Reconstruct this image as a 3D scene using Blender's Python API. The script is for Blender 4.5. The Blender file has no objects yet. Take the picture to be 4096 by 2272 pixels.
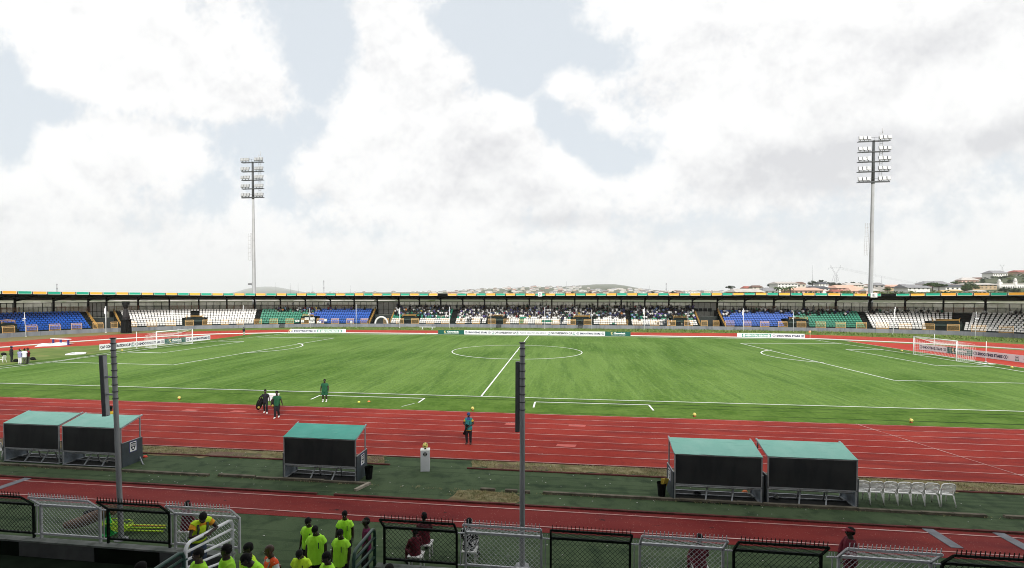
import bpy, bmesh, math, random
from mathutils import Vector, Matrix, noise
R = math.radians
rnd = random.Random(11)
scn = bpy.context.scene
COL = scn.collection

# ------------------------------------------------------------------ camera
CAM = Vector((6.0165, -72.0247, 7.7886))
PITCH, YAW, ROLL, FPX, U0, V0 = -0.0275, -0.1366, 0.0006, 2039.54, 1957.854, 1242.78
_f = Vector((math.sin(YAW)*math.cos(PITCH), math.cos(YAW)*math.cos(PITCH), math.sin(PITCH)))
_r0 = Vector((math.cos(YAW), -math.sin(YAW), 0)); _u0 = _r0.cross(_f)
CR = _r0*math.cos(ROLL) + _u0*math.sin(ROLL); CU = -_r0*math.sin(ROLL) + _u0*math.cos(ROLL); CF = _f
cd = bpy.data.cameras.new('camera'); cam = bpy.data.objects.new('camera', cd); COL.objects.link(cam)
cam.matrix_world = Matrix(((CR.x, CU.x, -CF.x, CAM.x), (CR.y, CU.y, -CF.y, CAM.y), (CR.z, CU.z, -CF.z, CAM.z), (0, 0, 0, 1)))
cd.sensor_width = 36; cd.sensor_fit = 'HORIZONTAL'; cd.lens = FPX*36/4096
cd.shift_x = (2048-U0)/4096; cd.shift_y = -(1136-V0)/4096
cd.clip_start = .1; cd.clip_end = 30000
scn.camera = cam

def ray(u, v): return CF + CR*((u-U0)/FPX) - CU*((v-V0)/FPX)
def G(u, v, z=0.):                       # survey: point seen at (u,v) of the 4096 px photograph on the level z
    d = ray(u, v); t = (z-CAM.z)/d.z; p = CAM + d*t; return Vector((p.x, p.y, z))
def AY(u, v, y):                          # same on the vertical plane Y = y
    d = ray(u, v); return CAM + d*((y-CAM.y)/d.y)
def AD(u, v, D): return CAM + ray(u, v)*D # same at depth D

# ------------------------------------------------------------------ light
SUN_EL, SUN_AZ = 31., 158.                # azimuth from +Y towards +X (behind the camera, a little right)
scn.render.engine = 'CYCLES'
vs_ = scn.view_settings; vs_.view_transform = 'Standard'; vs_.look = 'None'; vs_.exposure = 0.0; vs_.gamma = 1
scn.cycles.max_bounces = 6; scn.cycles.diffuse_bounces = 3; scn.cycles.volume_bounces = 2; scn.cycles.transparent_max_bounces = 24
scn.cycles.volume_step_rate = 10; scn.cycles.filter_width = 1.0
ld = bpy.data.lights.new('sun', 'SUN'); ld.energy = 4.4; ld.angle = R(17); ld.color = (1., .965, .91)
sun = bpy.data.objects.new('sun', ld); COL.objects.link(sun)
e, a = R(SUN_EL), R(SUN_AZ)
sd = Vector((math.sin(a)*math.cos(e), math.cos(a)*math.cos(e), math.sin(e)))
sun.rotation_euler = sd.to_track_quat('Z', 'Y').to_euler(); sun.location = (0, 0, 60)

W = bpy.data.worlds.new('World'); scn.world = W; W.use_nodes = True
nt = W.node_tree; nt.nodes.clear(); N = nt.nodes.new; L = nt.links.new
def MT(op, a_, b_=None, c_=None, clamp=False):
    n = N('ShaderNodeMath'); n.operation = op; n.use_clamp = clamp
    for i, x in enumerate((a_, b_, c_)):
        if x is None: continue
        if isinstance(x, (int, float)): n.inputs[i].default_value = x
        else: L(x, n.inputs[i])
    return n.outputs[0]
tc = N('ShaderNodeTexCoord'); sep = N('ShaderNodeSeparateXYZ'); L(tc.outputs['Generated'], sep.inputs[0])
AZ = MT('ARCTAN2', sep.outputs[0], sep.outputs[1]); EL = MT('ARCSINE', sep.outputs[2])
cmb = N('ShaderNodeCombineXYZ'); L(AZ, cmb.inputs[0]); L(EL, cmb.inputs[1])
def azel(u, v):
    d = ray(u, v).normalized(); return math.atan2(d.x, d.y), math.asin(d.z)
def fbm(scale, detail, rough, dist=0., zoff=0., up=0.):
    n = N('ShaderNodeTexNoise'); n.inputs['Scale'].default_value = scale; n.inputs['Detail'].default_value = detail
    n.inputs['Roughness'].default_value = rough; n.inputs['Distortion'].default_value = dist
    m = N('ShaderNodeMapping'); m.inputs['Location'].default_value = (zoff, zoff*1.7, zoff+up); m.inputs['Scale'].default_value = (1, 1.5, 1)
    L(tc.outputs['Generated'], m.inputs[0]); L(m.outputs[0], n.inputs['Vector']); return n.outputs['Fac']
def blobs(lst):
    tot = None
    for (cx, cy, rx, ry, w) in lst:       # cloud or gap lobes, each fixed to its compass bearing and elevation
        k = 1.59; a0, e0 = azel(cx*k, cy*k); a1, _ = azel((cx+rx)*k, cy*k); _, e1 = azel(cx*k, (cy-ry)*k)
        dx = MT('MULTIPLY', MT('SUBTRACT', AZ, a0), 1/abs(a1-a0)); dy = MT('MULTIPLY', MT('SUBTRACT', EL, e0), 1/max(.01, abs(e1-e0)))
        r2 = MT('ADD', MT('MULTIPLY', dx, dx), MT('MULTIPLY', dy, dy))
        g = MT('MULTIPLY', MT('EXPONENT', MT('MULTIPLY', r2, -1.)), w)
        tot = g if tot is None else MT('ADD', tot, g)
    return tot
gaps = blobs([(790, 60, 110, 120, -.75), (815, 200, 75, 110, -.7), (775, 330, 70, 60, -.5), (1180, 30, 150, 75, -.8), (1330, 130, 150, 110, -.85),
              (1540, 150, 90, 80, -.55), (1195, 85, 50, 55, -.5), (1262, 165, 42, 58, -.75), (1318, 215, 38, 40, -.5), (1375, 285, 42, 60, -.85), (1440, 350, 50, 50, -.65), (1510, 400, 60, 50, -.5), (1600, 400, 80, 50, -.35), (700, 395, 60, 50, -.3), (20, 170, 70, 130, -.6), (110, 275, 130, 50, -.6), (40, 330, 60, 60, -.4),
              (330, 285, 260, 28, -.30), (650, 380, 110, 70, -.45), (20, 400, 90, 60, -.45), (1560, 410, 110, 80, -.35), (1640, 560, 140, 60, -.3), (560, 480, 160, 40, -.3), (120, 540, 180, 30, -.2), (780, 520, 120, 40, -.2), (1050, 590, 260, 30, -.22), (2300, 560, 260, 50, -.25),
              (1930, 560, 200, 40, -.3), (2480, 420, 140, 50, -.25), (560, 530, 110, 40, -.2),
              (950, 40, 60, 90, .5), (1010, 170, 110, 110, .6), (1060, 380, 260, 170, .55), (1180, 160, 55, 60, .35), (1240, 280, 60, 50, .4), (1330, 450, 170, 90, .4),
              (1450, 220, 110, 60, .35), (300, 110, 380, 120, .35), (330, 370, 160, 50, .3), (200, 480, 180, 50, .25), (2100, 200, 480, 200, .4)])
n1 = fbm(5.0, 12, .60, .15, .3); n2 = fbm(3.0, 6, .55, .1, 2.1)
n3 = fbm(19., 10, .66, .0, 5.2)
dens = MT('ADD', MT('ADD', gaps, .60), MT('ADD', MT('MULTIPLY', MT('SUBTRACT', n1, .5), 2.0), MT('MULTIPLY', MT('SUBTRACT', n3, .5), 1.1)))
mr = N('ShaderNodeMapRange'); mr.interpolation_type = 'SMOOTHSTEP'; L(dens, mr.inputs[0])
mr.inputs[1].default_value = .10; mr.inputs[2].default_value = .62; CLOUD = mr.outputs[0]
shade = blobs([(1190, 380, 130, 60, .55), (1110, 490, 190, 35, .45), (600, 240, 150, 55, .3), (2060, 420, 330, 75, 1.3), (2330, 110, 330, 60, .6), (2150, 250, 260, 40, .3),
               (1900, 575, 260, 32, .5), (2540, 350, 120, 45, .8), (1380, 560, 220, 26, .8), (260, 560, 260, 30, .5), (350, 300, 160, 40, .3), (700, 640, 900, 30, .3), (1150, 440, 60, 40, .3)])
shade = MT('MULTIPLY', shade, MT('ADD', .35, MT('MULTIPLY', n2, 1.3)), clamp=True)
shade = MT('ADD', shade, MT('MULTIPLY', MT('SUBTRACT', .56, n1), .5), clamp=True)
shade = MT('ADD', shade, MT('MULTIPLY', MT('SUBTRACT', .52, n3), .3), clamp=True)
n1u = fbm(5.0, 12, .60, .15, .3, .035); n3u = fbm(19., 10, .66, 0., 5.2, .010)
relief = MT('ADD', MT('MULTIPLY', MT('SUBTRACT', n1u, n1), 2.6), MT('MULTIPLY', MT('SUBTRACT', n3u, n3), .95))
shade = MT('ADD', shade, relief, clamp=True)
sky = N('ShaderNodeTexSky'); sky.sky_type = 'NISHITA'; sky.sun_disc = False; sky.sun_elevation = R(SUN_EL); sky.sun_rotation = R(SUN_AZ)
sky.air_density = 1.; sky.dust_density = 2.5; sky.ozone_density = 1.
def MIX(f, a_, b_):
    n = N('ShaderNodeMix'); n.data_type = 'RGBA'
    for i, x in ((0, f), (6, a_), (7, b_)):
        if isinstance(x, (int, float)): n.inputs[i].default_value = x
        elif isinstance(x, tuple): n.inputs[i].default_value = (*x, 1)
        else: L(x, n.inputs[i])
    return n.outputs[2]
SK = .10
gapc = MIX(.88, sky.outputs[0], (.80/SK, .86/SK, .92/SK))
cloudc = MIX(shade, (1.04/SK, 1.04/SK, 1.04/SK), (.73/SK, .735/SK, .765/SK))
both = MIX(CLOUD, gapc, cloudc)
hz = N('ShaderNodeMapRange'); L(EL, hz.inputs[0]); hz.inputs[1].default_value = 0.; hz.inputs[2].default_value = .16; hz.inputs[3].default_value = .75; hz.inputs[4].default_value = 0.
final = MIX(hz.outputs[0], both, (.885/SK, .89/SK, .90/SK))
bg = N('ShaderNodeBackground'); L(final, bg.inputs[0]); bg.inputs[1].default_value = SK
ow = N('ShaderNodeOutputWorld'); L(bg.outputs[0], ow.inputs[0])

# ------------------------------------------------------------------ materials
_mc = {}
def mat(name, col, rough=.7, var=.12, scale=4., bump=0., bscale=None, metal=0., spec=.3, detail=6, stretch=None, emit=None):
    if name in _mc: return _mc[name]
    m = bpy.data.materials.new(name); m.use_nodes = True; t = m.node_tree; t.nodes.clear()
    o = t.nodes.new('ShaderNodeOutputMaterial'); p = t.nodes.new('ShaderNodeBsdfPrincipled'); t.links.new(p.outputs[0], o.inputs[0])
    p.inputs['Roughness'].default_value = rough; p.inputs['Metallic'].default_value = metal; p.inputs['Specular IOR Level'].default_value = spec
    c = t.nodes.new('ShaderNodeTexCoord'); vec = c.outputs['Object']
    if stretch:
        mp = t.nodes.new('ShaderNodeMapping'); mp.inputs['Scale'].default_value = stretch; t.links.new(vec, mp.inputs[0]); vec = mp.outputs[0]
    n = t.nodes.new('ShaderNodeTexNoise'); n.inputs['Scale'].default_value = scale; n.inputs['Detail'].default_value = detail; t.links.new(vec, n.inputs['Vector'])
    r = t.nodes.new('ShaderNodeValToRGB'); r.color_ramp.elements[0].position = .28; r.color_ramp.elements[1].position = .72
    lo = [x*(1-var) for x in col[:3]]; hi = [min(1, x*(1+var)) for x in col[:3]]
    r.color_ramp.elements[0].color = (*lo, 1); r.color_ramp.elements[1].color = (*hi, 1)
    t.links.new(n.outputs['Fac'], r.inputs[0]); t.links.new(r.outputs[0], p.inputs['Base Color'])
    if bump:
        n2_ = t.nodes.new('ShaderNodeTexNoise'); n2_.inputs['Scale'].default_value = bscale or scale*4; n2_.inputs['Detail'].default_value = 4; t.links.new(vec, n2_.inputs['Vector'])
        b = t.nodes.new('ShaderNodeBump'); b.inputs['Strength'].default_value = bump; b.inputs['Distance'].default_value = .02
        t.links.new(n2_.outputs['Fac'], b.inputs['Height']); t.links.new(b.outputs[0], p.inputs['Normal'])
    _mc[name] = m; return m
def veil(name, col, alpha, scale=40.):    # woven shade net / wire mesh seen from afar: really lets light through
    if name in _mc: return _mc[name]
    m = mat(name, col, .8, .2, 3.); t = m.node_tree; o = [n for n in t.nodes if n.type == 'OUTPUT_MATERIAL'][0]; p = [n for n in t.nodes if n.type == 'BSDF_PRINCIPLED'][0]
    tr = t.nodes.new('ShaderNodeBsdfTransparent'); mx = t.nodes.new('ShaderNodeMixShader'); mx.inputs[0].default_value = alpha
    t.links.new(tr.outputs[0], mx.inputs[1]); t.links.new(p.outputs[0], mx.inputs[2]); t.links.new(mx.outputs[0], o.inputs[0])
    return m
def layered(name, base, layers, rough=.9, bump=.3, bscale=30., spec=.15, sheen=0., stint=(1, 1, 1)):
    """layers: (colour, noise scale, threshold lo, hi, strength, stretch, detail)"""
    m = bpy.data.materials.new(name); m.use_nodes = True; t = m.node_tree; t.nodes.clear()
    o = t.nodes.new('ShaderNodeOutputMaterial'); p = t.nodes.new('ShaderNodeBsdfPrincipled'); t.links.new(p.outputs[0], o.inputs[0])
    p.inputs['Roughness'].default_value = rough; p.inputs['Specular IOR Level'].default_value = spec
    if sheen: p.inputs['Sheen Weight'].default_value = sheen; p.inputs['Sheen Roughness'].default_value = .5; p.inputs['Sheen Tint'].default_value = (*stint, 1)
    c = t.nodes.new('ShaderNodeTexCoord'); cur = None
    for i, (colr, sc, lo, hi, st, stretch, det) in enumerate(layers):
        mp = t.nodes.new('ShaderNodeMapping'); mp.inputs['Scale'].default_value = stretch[:3]; mp.inputs['Location'].default_value = (i*13.1, i*7.7, i*3.1)
        if len(stretch) > 3: mp.vector_type = 'TEXTURE'; mp.inputs['Scale'].default_value = [1/q for q in stretch[:3]]; mp.inputs['Rotation'].default_value = (0, 0, stretch[3])
        t.links.new(c.outputs['Object'], mp.inputs[0])
        n = t.nodes.new('ShaderNodeTexNoise'); n.inputs['Scale'].default_value = sc; n.inputs['Detail'].default_value = det; t.links.new(mp.outputs[0], n.inputs['Vector'])
        r = t.nodes.new('ShaderNodeMapRange'); r.inputs[1].default_value = lo; r.inputs[2].default_value = hi; r.inputs[4].default_value = st; t.links.new(n.outputs['Fac'], r.inputs[0])
        x = t.nodes.new('ShaderNodeMix'); x.data_type = 'RGBA'; t.links.new(r.outputs[0], x.inputs[0])
        if cur is None: x.inputs[6].default_value = (*base, 1)
        else: t.links.new(cur, x.inputs[6])
        x.inputs[7].default_value = (*colr, 1); cur = x.outputs[2]
    t.links.new(cur, p.inputs['Base Color'])
    if bump:
        n2_ = t.nodes.new('ShaderNodeTexNoise'); n2_.inputs['Scale'].default_value = bscale; n2_.inputs['Detail'].default_value = 3; t.links.new(c.outputs['Object'], n2_.inputs['Vector'])
        b = t.nodes.new('ShaderNodeBump'); b.inputs['Strength'].default_value = bump; b.inputs['Distance'].default_value = .03
        t.links.new(n2_.outputs['Fac'], b.inputs['Height']); t.links.new(b.outputs[0], p.inputs['Normal'])
    _mc[name] = m; return m

TURF = layered('pitch turf', (.050, .118, .010), [
    ((.112, .205, .040), .30, .40, .62, .85, (1, .07, 1, R(-4)), 4),
    ((.132, .222, .048), .07, .42, .60, .7, (1, 1, 1), 3),
    ((.040, .100, .013), 1.1, .50, .70, .6, (1, .06, 1, R(3)), 6),
    ((.175, .28, .075), 3.5, .50, .76, .60, (1, .06, 1, R(-2)), 5),
    ((.150, .250, .040), 3.2, .46, .72, .55, (1, .6, 1), 6),
    ((.030, .075, .009), 7., .52, .72, .6, (1, .6, 1), 6)], rough=.85, bump=.6, bscale=6, spec=.10)
TURF2 = layered('turf margin', (.058, .120, .014), [((.110, .190, .034), .5, .4, .65, .8, (1, 1, 1), 6), ((.130, .215, .038), 3.2, .46, .72, .5, (1, .6, 1), 6), ((.028, .068, .009), 5., .52, .72, .6, (.4, 1.6, 1), 6), ((.012, .030, .006), .9, .60, .62, .8, (.02, 3, 1), 2)], bump=.4, spec=.08)
OLDTURF = layered('old dark turf', (.054, .086, .040), [((.074, .110, .054), .35, .4, .65, .9, (1, 1, 1), 6), ((.022, .042, .02), 1.6, .48, .7, .8, (1, 1, 1), 6), ((.050, .070, .038), 9., .55, .8, .6, (1, 1, 1), 5),
    ((.13, .15, .09), 45., .71, .75, .7, (1, 1, 1), 1), ((.014, .032, .014), 1.2, .56, .58, .35, (.05, 3.0, 1), 2)], bump=.5, bscale=25)
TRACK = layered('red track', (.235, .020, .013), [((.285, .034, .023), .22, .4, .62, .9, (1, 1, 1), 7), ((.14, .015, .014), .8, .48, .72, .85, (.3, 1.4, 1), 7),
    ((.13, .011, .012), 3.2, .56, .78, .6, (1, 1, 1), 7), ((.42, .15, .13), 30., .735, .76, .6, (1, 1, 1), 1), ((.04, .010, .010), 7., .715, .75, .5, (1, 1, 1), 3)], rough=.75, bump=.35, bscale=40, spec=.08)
FARTRACK = layered('sunlit red track', (.38, .034, .020), [((.44, .052, .030), .15, .4, .62, .9, (1, 1, 1), 7), ((.27, .028, .025), .5, .5, .75, .6, (.3, 1, 1), 6)], rough=.75, bump=.2, spec=.1)  # TRACK's red with sunlight put into the colour; TRACK is the shaded copy
RUNWAY = layered('worn red runway', (.165, .016, .015), [((.205, .027, .023), .3, .4, .62, .9, (1, 1, 1), 7), ((.11, .011, .013), 1.1, .48, .72, .8, (.3, 1.2, 1), 7),
    ((.40, .19, .16), 26., .72, .75, .8, (1, 1, 1), 1), ((.02, .012, .012), 3.5, .70, .735, .85, (.6, 1.3, 1), 7)], rough=.8, bump=.4, bscale=40)
ROUGHGRASS = layered('rough grass', (.105, .165, .034), [((.165, .205, .058), .25, .4, .6, .9, (1, 1, 1), 6), ((.07, .11, .025), 1.2, .5, .7, .8, (.4, 1, 1), 6), ((.30, .23, .11), .5, .58, .72, .6, (.4, 1, 1), 5)], bump=.6, bscale=4)
BROWNGRASS = layered('parched grass', (.22, .17, .09), [((.16, .18, .05), .3, .42, .6, .9, (1, 1, 1), 6), ((.30, .22, .13), 1.5, .5, .7, .6, (.5, 1, 1), 6)], bump=.5, bscale=4)
DRY = layered('dry straw grass', (.16, .13, .06), [((.27, .235, .13), 3., .42, .62, .9, (.5, 1, 1), 8), ((.07, .085, .03), 2., .5, .68, .8, (1, 1, 1), 8), ((.12, .065, .05), .7, .55, .7, .8, (1, 1, 1), 6)], bump=1., bscale=30)
EARTH = layered('bare earth', (.14, .085, .065), [((.18, .13, .09), 2., .4, .6, .8, (1, 1, 1), 8), ((.09, .10, .045), 1.2, .55, .68, .8, (1, 1, 1), 8)], bump=.8, bscale=20)
CONC = mat('concrete', (.33, .34, .35), .9, .25, 1.2, .3)
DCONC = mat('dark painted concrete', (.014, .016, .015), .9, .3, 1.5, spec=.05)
WALLG = layered('painted grey wall', (.17, .18, .20), [((.22, .23, .25), .5, .4, .6, .9, (1, 1, .3), 6), ((.11, .118, .135), 2.0, .55, .7, .7, (1, 1, .12), 7)], bump=.1)
WHITE = mat('white line paint', (.80, .82, .80), .7, .08, 6.)
LANE = layered('worn lane paint', (.52, .31, .29), [((.33, .10, .09), 2.2, .46, .66, .8, (1, 1, 1), 7), ((.70, .56, .54), .6, .5, .7, .6, (1, 1, 1), 4)], bump=0)
FADED = mat('faded lane numbers', (.42, .09, .075), .8, .2, 3.)
GALV = mat('galvanised steel', (.42, .43, .45), .45, .15, 3., metal=.55, spec=.5)
STEEL = mat('grey steel frame', (.36, .38, .40), .5, .2, 4., metal=.3)
BLACKM = mat('black paint', (.007, .008, .008), .7, .3, 3., spec=.12)
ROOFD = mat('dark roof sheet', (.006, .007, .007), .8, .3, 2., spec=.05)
WPOST = mat('white painted post', (.74, .76, .78), .5, .08, 2.)
HAZE = 1
# ------------------------------------------------------------------ mesh helpers
class MB:
    def __init__(s): s.v = []; s.f = []; s.m = []; s.sm = []
    def add(s, vs, fs, m=0, smooth=False):
        o = len(s.v); s.v.extend([tuple(p) for p in vs]); s.f.extend([tuple(i+o for i in f) for f in fs]); s.m.extend([m]*len(fs)); s.sm.extend([smooth]*len(fs)); return s
    def box(s, c, d, m=0, rz=0., M=None):
        hx, hy, hz = d[0]/2, d[1]/2, d[2]/2; ca, sa = math.cos(rz), math.sin(rz); P = []
        for z in (-hz, hz):
            for x, y in ((-hx, -hy), (hx, -hy), (hx, hy), (-hx, hy)): P.append(Vector((c[0]+x*ca-y*sa, c[1]+x*sa+y*ca, c[2]+z)))
        if M: P = [M @ p for p in P]
        return s.add(P, [(3, 2, 1, 0), (4, 5, 6, 7), (0, 1, 5, 4), (1, 2, 6, 5), (2, 3, 7, 6), (3, 0, 4, 7)], m)
    def bar(s, a, b, w=.05, h=None, m=0, up=(0, 0, 1)):
        a, b = Vector(a), Vector(b); d = (b-a)
        if d.length < 1e-6: return s
        d.normalize(); u = Vector(up)
        if abs(d.dot(u)) > .98: u = Vector((0, 1, 0))
        x = d.cross(u).normalized(); y = x.cross(d); h = h or w
        P = [p + x*(i*w/2) + y*(j*h/2) for p in (a, b) for i, j in ((-1, -1), (1, -1), (1, 1), (-1, 1))]
        return s.add(P, [(0, 1, 2, 3), (7, 6, 5, 4), (0, 4, 5, 1), (1, 5, 6, 2), (2, 6, 7, 3), (3, 7, 4, 0)], m)
    def tube(s, pts, rad, n=8, m=0, smooth=True, caps=True, X=None):
        pts = [Vector(p) for p in pts]; k = len(pts)
        if not isinstance(rad, (list, tuple)): rad = [rad]*k
        rings = []; px = None
        for i, p in enumerate(pts):
            d = (pts[min(i+1, k-1)]-pts[max(i-1, 0)]).normalized()
            if X is not None: x = (Vector(X) - d*d.dot(Vector(X))).normalized()
            else:
                if px is None: px = Vector((1, 0, 0)) if abs(d.x) < .9 else Vector((0, 1, 0))
                x = (px - d*d.dot(px)).normalized(); px = x
            y = d.cross(x); r = rad[i]; rx, ry = r if isinstance(r, (tuple, list)) else (r, r)
            rings += [p + x*(rx*math.cos(2*math.pi*j/n)) + y*(ry*math.sin(2*math.pi*j/n)) for j in range(n)]
        F = [(i*n+j, i*n+(j+1) % n, (i+1)*n+(j+1) % n, (i+1)*n+j) for i in range(k-1) for j in range(n)]
        if caps: F += [tuple(range(n-1, -1, -1)), tuple((k-1)*n+j for j in range(n))]
        return s.add(rings, F, m, smooth)
    def ball(s, c, r, n=10, k=7, m=0, M=None, lo=-1., hi=1.):
        rx, ry, rz = r if isinstance(r, (tuple, list)) else (r, r, r); P = []; F = []
        for i in range(k+1):
            t = math.pi*(-.5 + (lo+1)/2 + (hi-lo)/2*i/k)
            for j in range(n):
                q = 2*math.pi*j/n; P.append(Vector((rx*math.cos(t)*math.cos(q), ry*math.cos(t)*math.sin(q), rz*math.sin(t))))
        if M: P = [M.to_3x3() @ p for p in P]
        P = [p + Vector(c) for p in P]
        F = [(i*n+j, i*n+(j+1) % n, (i+1)*n+(j+1) % n, (i+1)*n+j) for i in range(k) for j in range(n)]
        F += [tuple(range(n-1, -1, -1)), tuple(k*n+j for j in range(n))]
        return s.add(P, F, m, True)
    def prism(s, poly, z0, z1, m=0):      # poly in xy
        n = len(poly); P = [(p[0], p[1], z0) for p in poly] + [(p[0], p[1], z1) for p in poly]
        return s.add(P, [tuple(range(n-1, -1, -1)), tuple(range(n, 2*n))] + [(i, (i+1) % n, n+(i+1) % n, n+i) for i in range(n)], m)
    def mesh(s, name, mats):
        me = bpy.data.meshes.new(name); me.from_pydata(s.v, [], s.f)
        for mm in (mats if isinstance(mats, (list, tuple)) else [mats]): me.materials.append(mm)
        me.polygons.foreach_set('material_index', s.m); me.polygons.foreach_set('use_smooth', s.sm); me.update(); return me
    def obj(s, name, mats, parent=None, loc=None, rz=0.):
        return link(name, s.mesh(name, mats), parent, loc, rz)
def link(name, data, parent=None, loc=None, rz=0.):
    o = bpy.data.objects.new(name, data); COL.objects.link(o)
    if parent: o.parent = parent
    if loc is not None: o.location = loc
    o.rotation_euler[2] = rz; return o
def tag(o, label=None, cat=None, group=None, kind=None):
    if label: o['label'] = label
    if cat: o['category'] = cat
    if group: o['group'] = group
    if kind: o['kind'] = kind
    return o
def thing(name, label, cat, loc=(0, 0, 0), rz=0., group=None): return tag(link(name, None, None, loc, rz), label, cat, group)
def dup(src, loc, rz=None, label=None, group=None):
    c = src.copy(); COL.objects.link(c); c.location = loc
    if rz is not None: c.rotation_euler = (0, 0, rz)
    if label: c['label'] = label
    if group: c['group'] = group
    for ch in KIDS.get(src, []):
        d = ch.copy(); COL.objects.link(d); d.parent = c
        for g in KIDS.get(ch, []):
            h = g.copy(); COL.objects.link(h); h.parent = d
    return c
KIDS = {}
def keep(root, objs): KIDS[root] = list(objs); return root
def text_mesh(txt, w, h, mt, name, parent, M, bold=.02, depth=.004):
    """lettering fitted into a w x h box; M maps (x right, y up, z out)"""
    c = bpy.data.curves.new(name, 'FONT'); c.body = txt; c.extrude = .01; c.offset = bold; c.resolution_u = 2
    o = bpy.data.objects.new(name, c); COL.objects.link(o); dg = bpy.context.evaluated_depsgraph_get()
    me = bpy.data.meshes.new_from_object(o.evaluated_get(dg)); bpy.data.objects.remove(o); bpy.data.curves.remove(c)
    xs = [v.co.x for v in me.vertices]; ys = [v.co.y for v in me.vertices]; zs = [v.co.z for v in me.vertices]
    x0, x1, y0, y1 = min(xs), max(xs), min(ys), max(ys)
    for v in me.vertices: v.co = M @ Vector(((v.co.x-x0)/(x1-x0)*w, (v.co.y-y0)/(y1-y0)*h, depth if v.co.z > 0 else -depth*.2))
    me.materials.clear(); me.materials.append(mt); return link(name, me, parent)
def polysheet(name, poly, z, m, kind='structure', sub=0):
    me = bpy.data.meshes.new(name); me.from_pydata([(p[0], p[1], z) for p in poly], [], [tuple(range(len(poly)))]); me.materials.append(m)
    bm = bmesh.new(); bm.from_mesh(me); bmesh.ops.triangulate(bm, faces=bm.faces); bmesh.ops.recalc_face_normals(bm, faces=bm.faces)
    if bm.faces and sum(f.normal.z for f in bm.faces) < 0: bmesh.ops.reverse_faces(bm, faces=bm.faces)
    bm.to_mesh(me); bm.free(); return tag(link(name, me), kind=kind)
def ribbon(mb, pts, w, z, m=0):
    pts = [Vector((p[0], p[1])) for p in pts]; k = len(pts); P = []
    for i, p in enumerate(pts):
        d = (pts[min(i+1, k-1)]-pts[max(i-1, 0)]).normalized(); n = Vector((-d.y, d.x))
        ww = w[i] if isinstance(w, list) else w
        P += [(p.x+n.x*ww/2, p.y+n.y*ww/2, z), (p.x-n.x*ww/2, p.y-n.y*ww/2, z)]
    return mb.add(P, [(2*i+1, 2*i+3, 2*i+2, 2*i) for i in range(k-1)], m)
def catmull(pts, n=8):
    pts = [Vector(p) for p in pts]; out = []
    for i in range(len(pts)-1):
        p0, p1, p2, p3 = pts[max(i-1, 0)], pts[i], pts[i+1], pts[min(i+2, len(pts)-1)]
        for j in range(n):
            t = j/n; out.append(.5*((2*p1)+(p2-p0)*t+(2*p0-5*p1+4*p2-p3)*t*t+(3*p1-p0-3*p2+p3)*t**3))
    return out+[pts[-1]]

# ------------------------------------------------------------------ ground of the stadium
def circ(cx, cy, r, a0, a1, n=40): return [(cx+r*math.cos(R(a0+(a1-a0)*i/n)), cy+r*math.sin(R(a0+(a1-a0)*i/n))) for i in range(n+1)]
polysheet('apron_grass', [(-104, -40), (104, -40), (104, 30), (98, 46), (80, 56), (50, 62), (-45, 62), (-70, 54), (-92, 40), (-104, 20)], .002, ROUGHGRASS)
outer = catmull([(-88.5, -6), (-87.6, 4), (-87, 10), (-84.9, 18.5), (-80.8, 25), (-74, 31.8), (-64.4, 37.2), (-56, 40.4), (-43.4, 41.6), (-21, 42.1), (0, 42.3), (21.5, 42.2),
                 (43.7, 42.9), (57, 40.6), (70.5, 34), (76.5, 28.2), (81.6, 22), (85.5, 12), (87, 0)], 5)
inner = catmull([(-78.3, -10), (-77.7, -4), (-75.2, 7), (-72.3, 13), (-65.7, 23), (-57, 27.6), (-51, 29.9), (-38.9, 31.3), (-20, 31.9), (0, 31.9), (20, 31.6), (39, 30.9),
                 (51.9, 29.2), (57.2, 26.8), (64.4, 22.6), (69.6, 18.4), (74.2, 12.6), (77, 4), (77.6, -4)], 5)
lowo = circ(39, -1, 48, 1, -90) + circ(-41, -1, 47.6, -90, -182); lowi = circ(39, -1, 37.35, -5, -90) + circ(-41, -1, 37.35, -90, -168)
trk = MB()
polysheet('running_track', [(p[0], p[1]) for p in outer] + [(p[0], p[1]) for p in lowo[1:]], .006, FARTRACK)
inp = [(p[0], p[1]) for p in inner] + lowi[1:]
polysheet('infield_grass', inp, .010, ROUGHGRASS)
polysheet('infield_red_surface', [(56.0, 26.0), (62.0, 22.0), (68.3, 17.4), (72.9, 11.8), (75.6, 4), (76, -6), (75, -14), (56.6, -14)], .014, FARTRACK)
polysheet('infield_red_surface', [(-77.6, -10), (-77, -4), (-74.6, 7), (-71.7, 13), (-65.2, 22.6), (-57.0, 26.8), (-56.6, 12), (-61.5, 4.0), (-64, .8), (-67, -.2), (-69.6, -2.8), (-71.6, -6.2), (-72.4, -11)], .014, FARTRACK)
polysheet('parched_verge', [(-102, -12), (-88.2, -6), (-87.6, 4), (-87, 10), (-84.9, 18.5), (-80, 26), (-83, 33), (-89, 29.5), (-93.5, 23), (-97.2, 11)], .006, BROWNGRASS)
# synthetic turf field
polysheet('turf_margin', [(-56.8, -38.25), (56.8, -38.25), (56.2, 27), (53, 30.0), (30, 30.7), (0, 31.1), (-30, 30.9), (-52, 29.4), (-56.2, 26.4)], .020, TURF2)
polysheet('football_pitch', [(-53.4, -33.05), (53.5, -33.05), (52.4, 28.3), (0, 29.8), (-51.4, 28.4)], .024, TURF)
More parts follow.
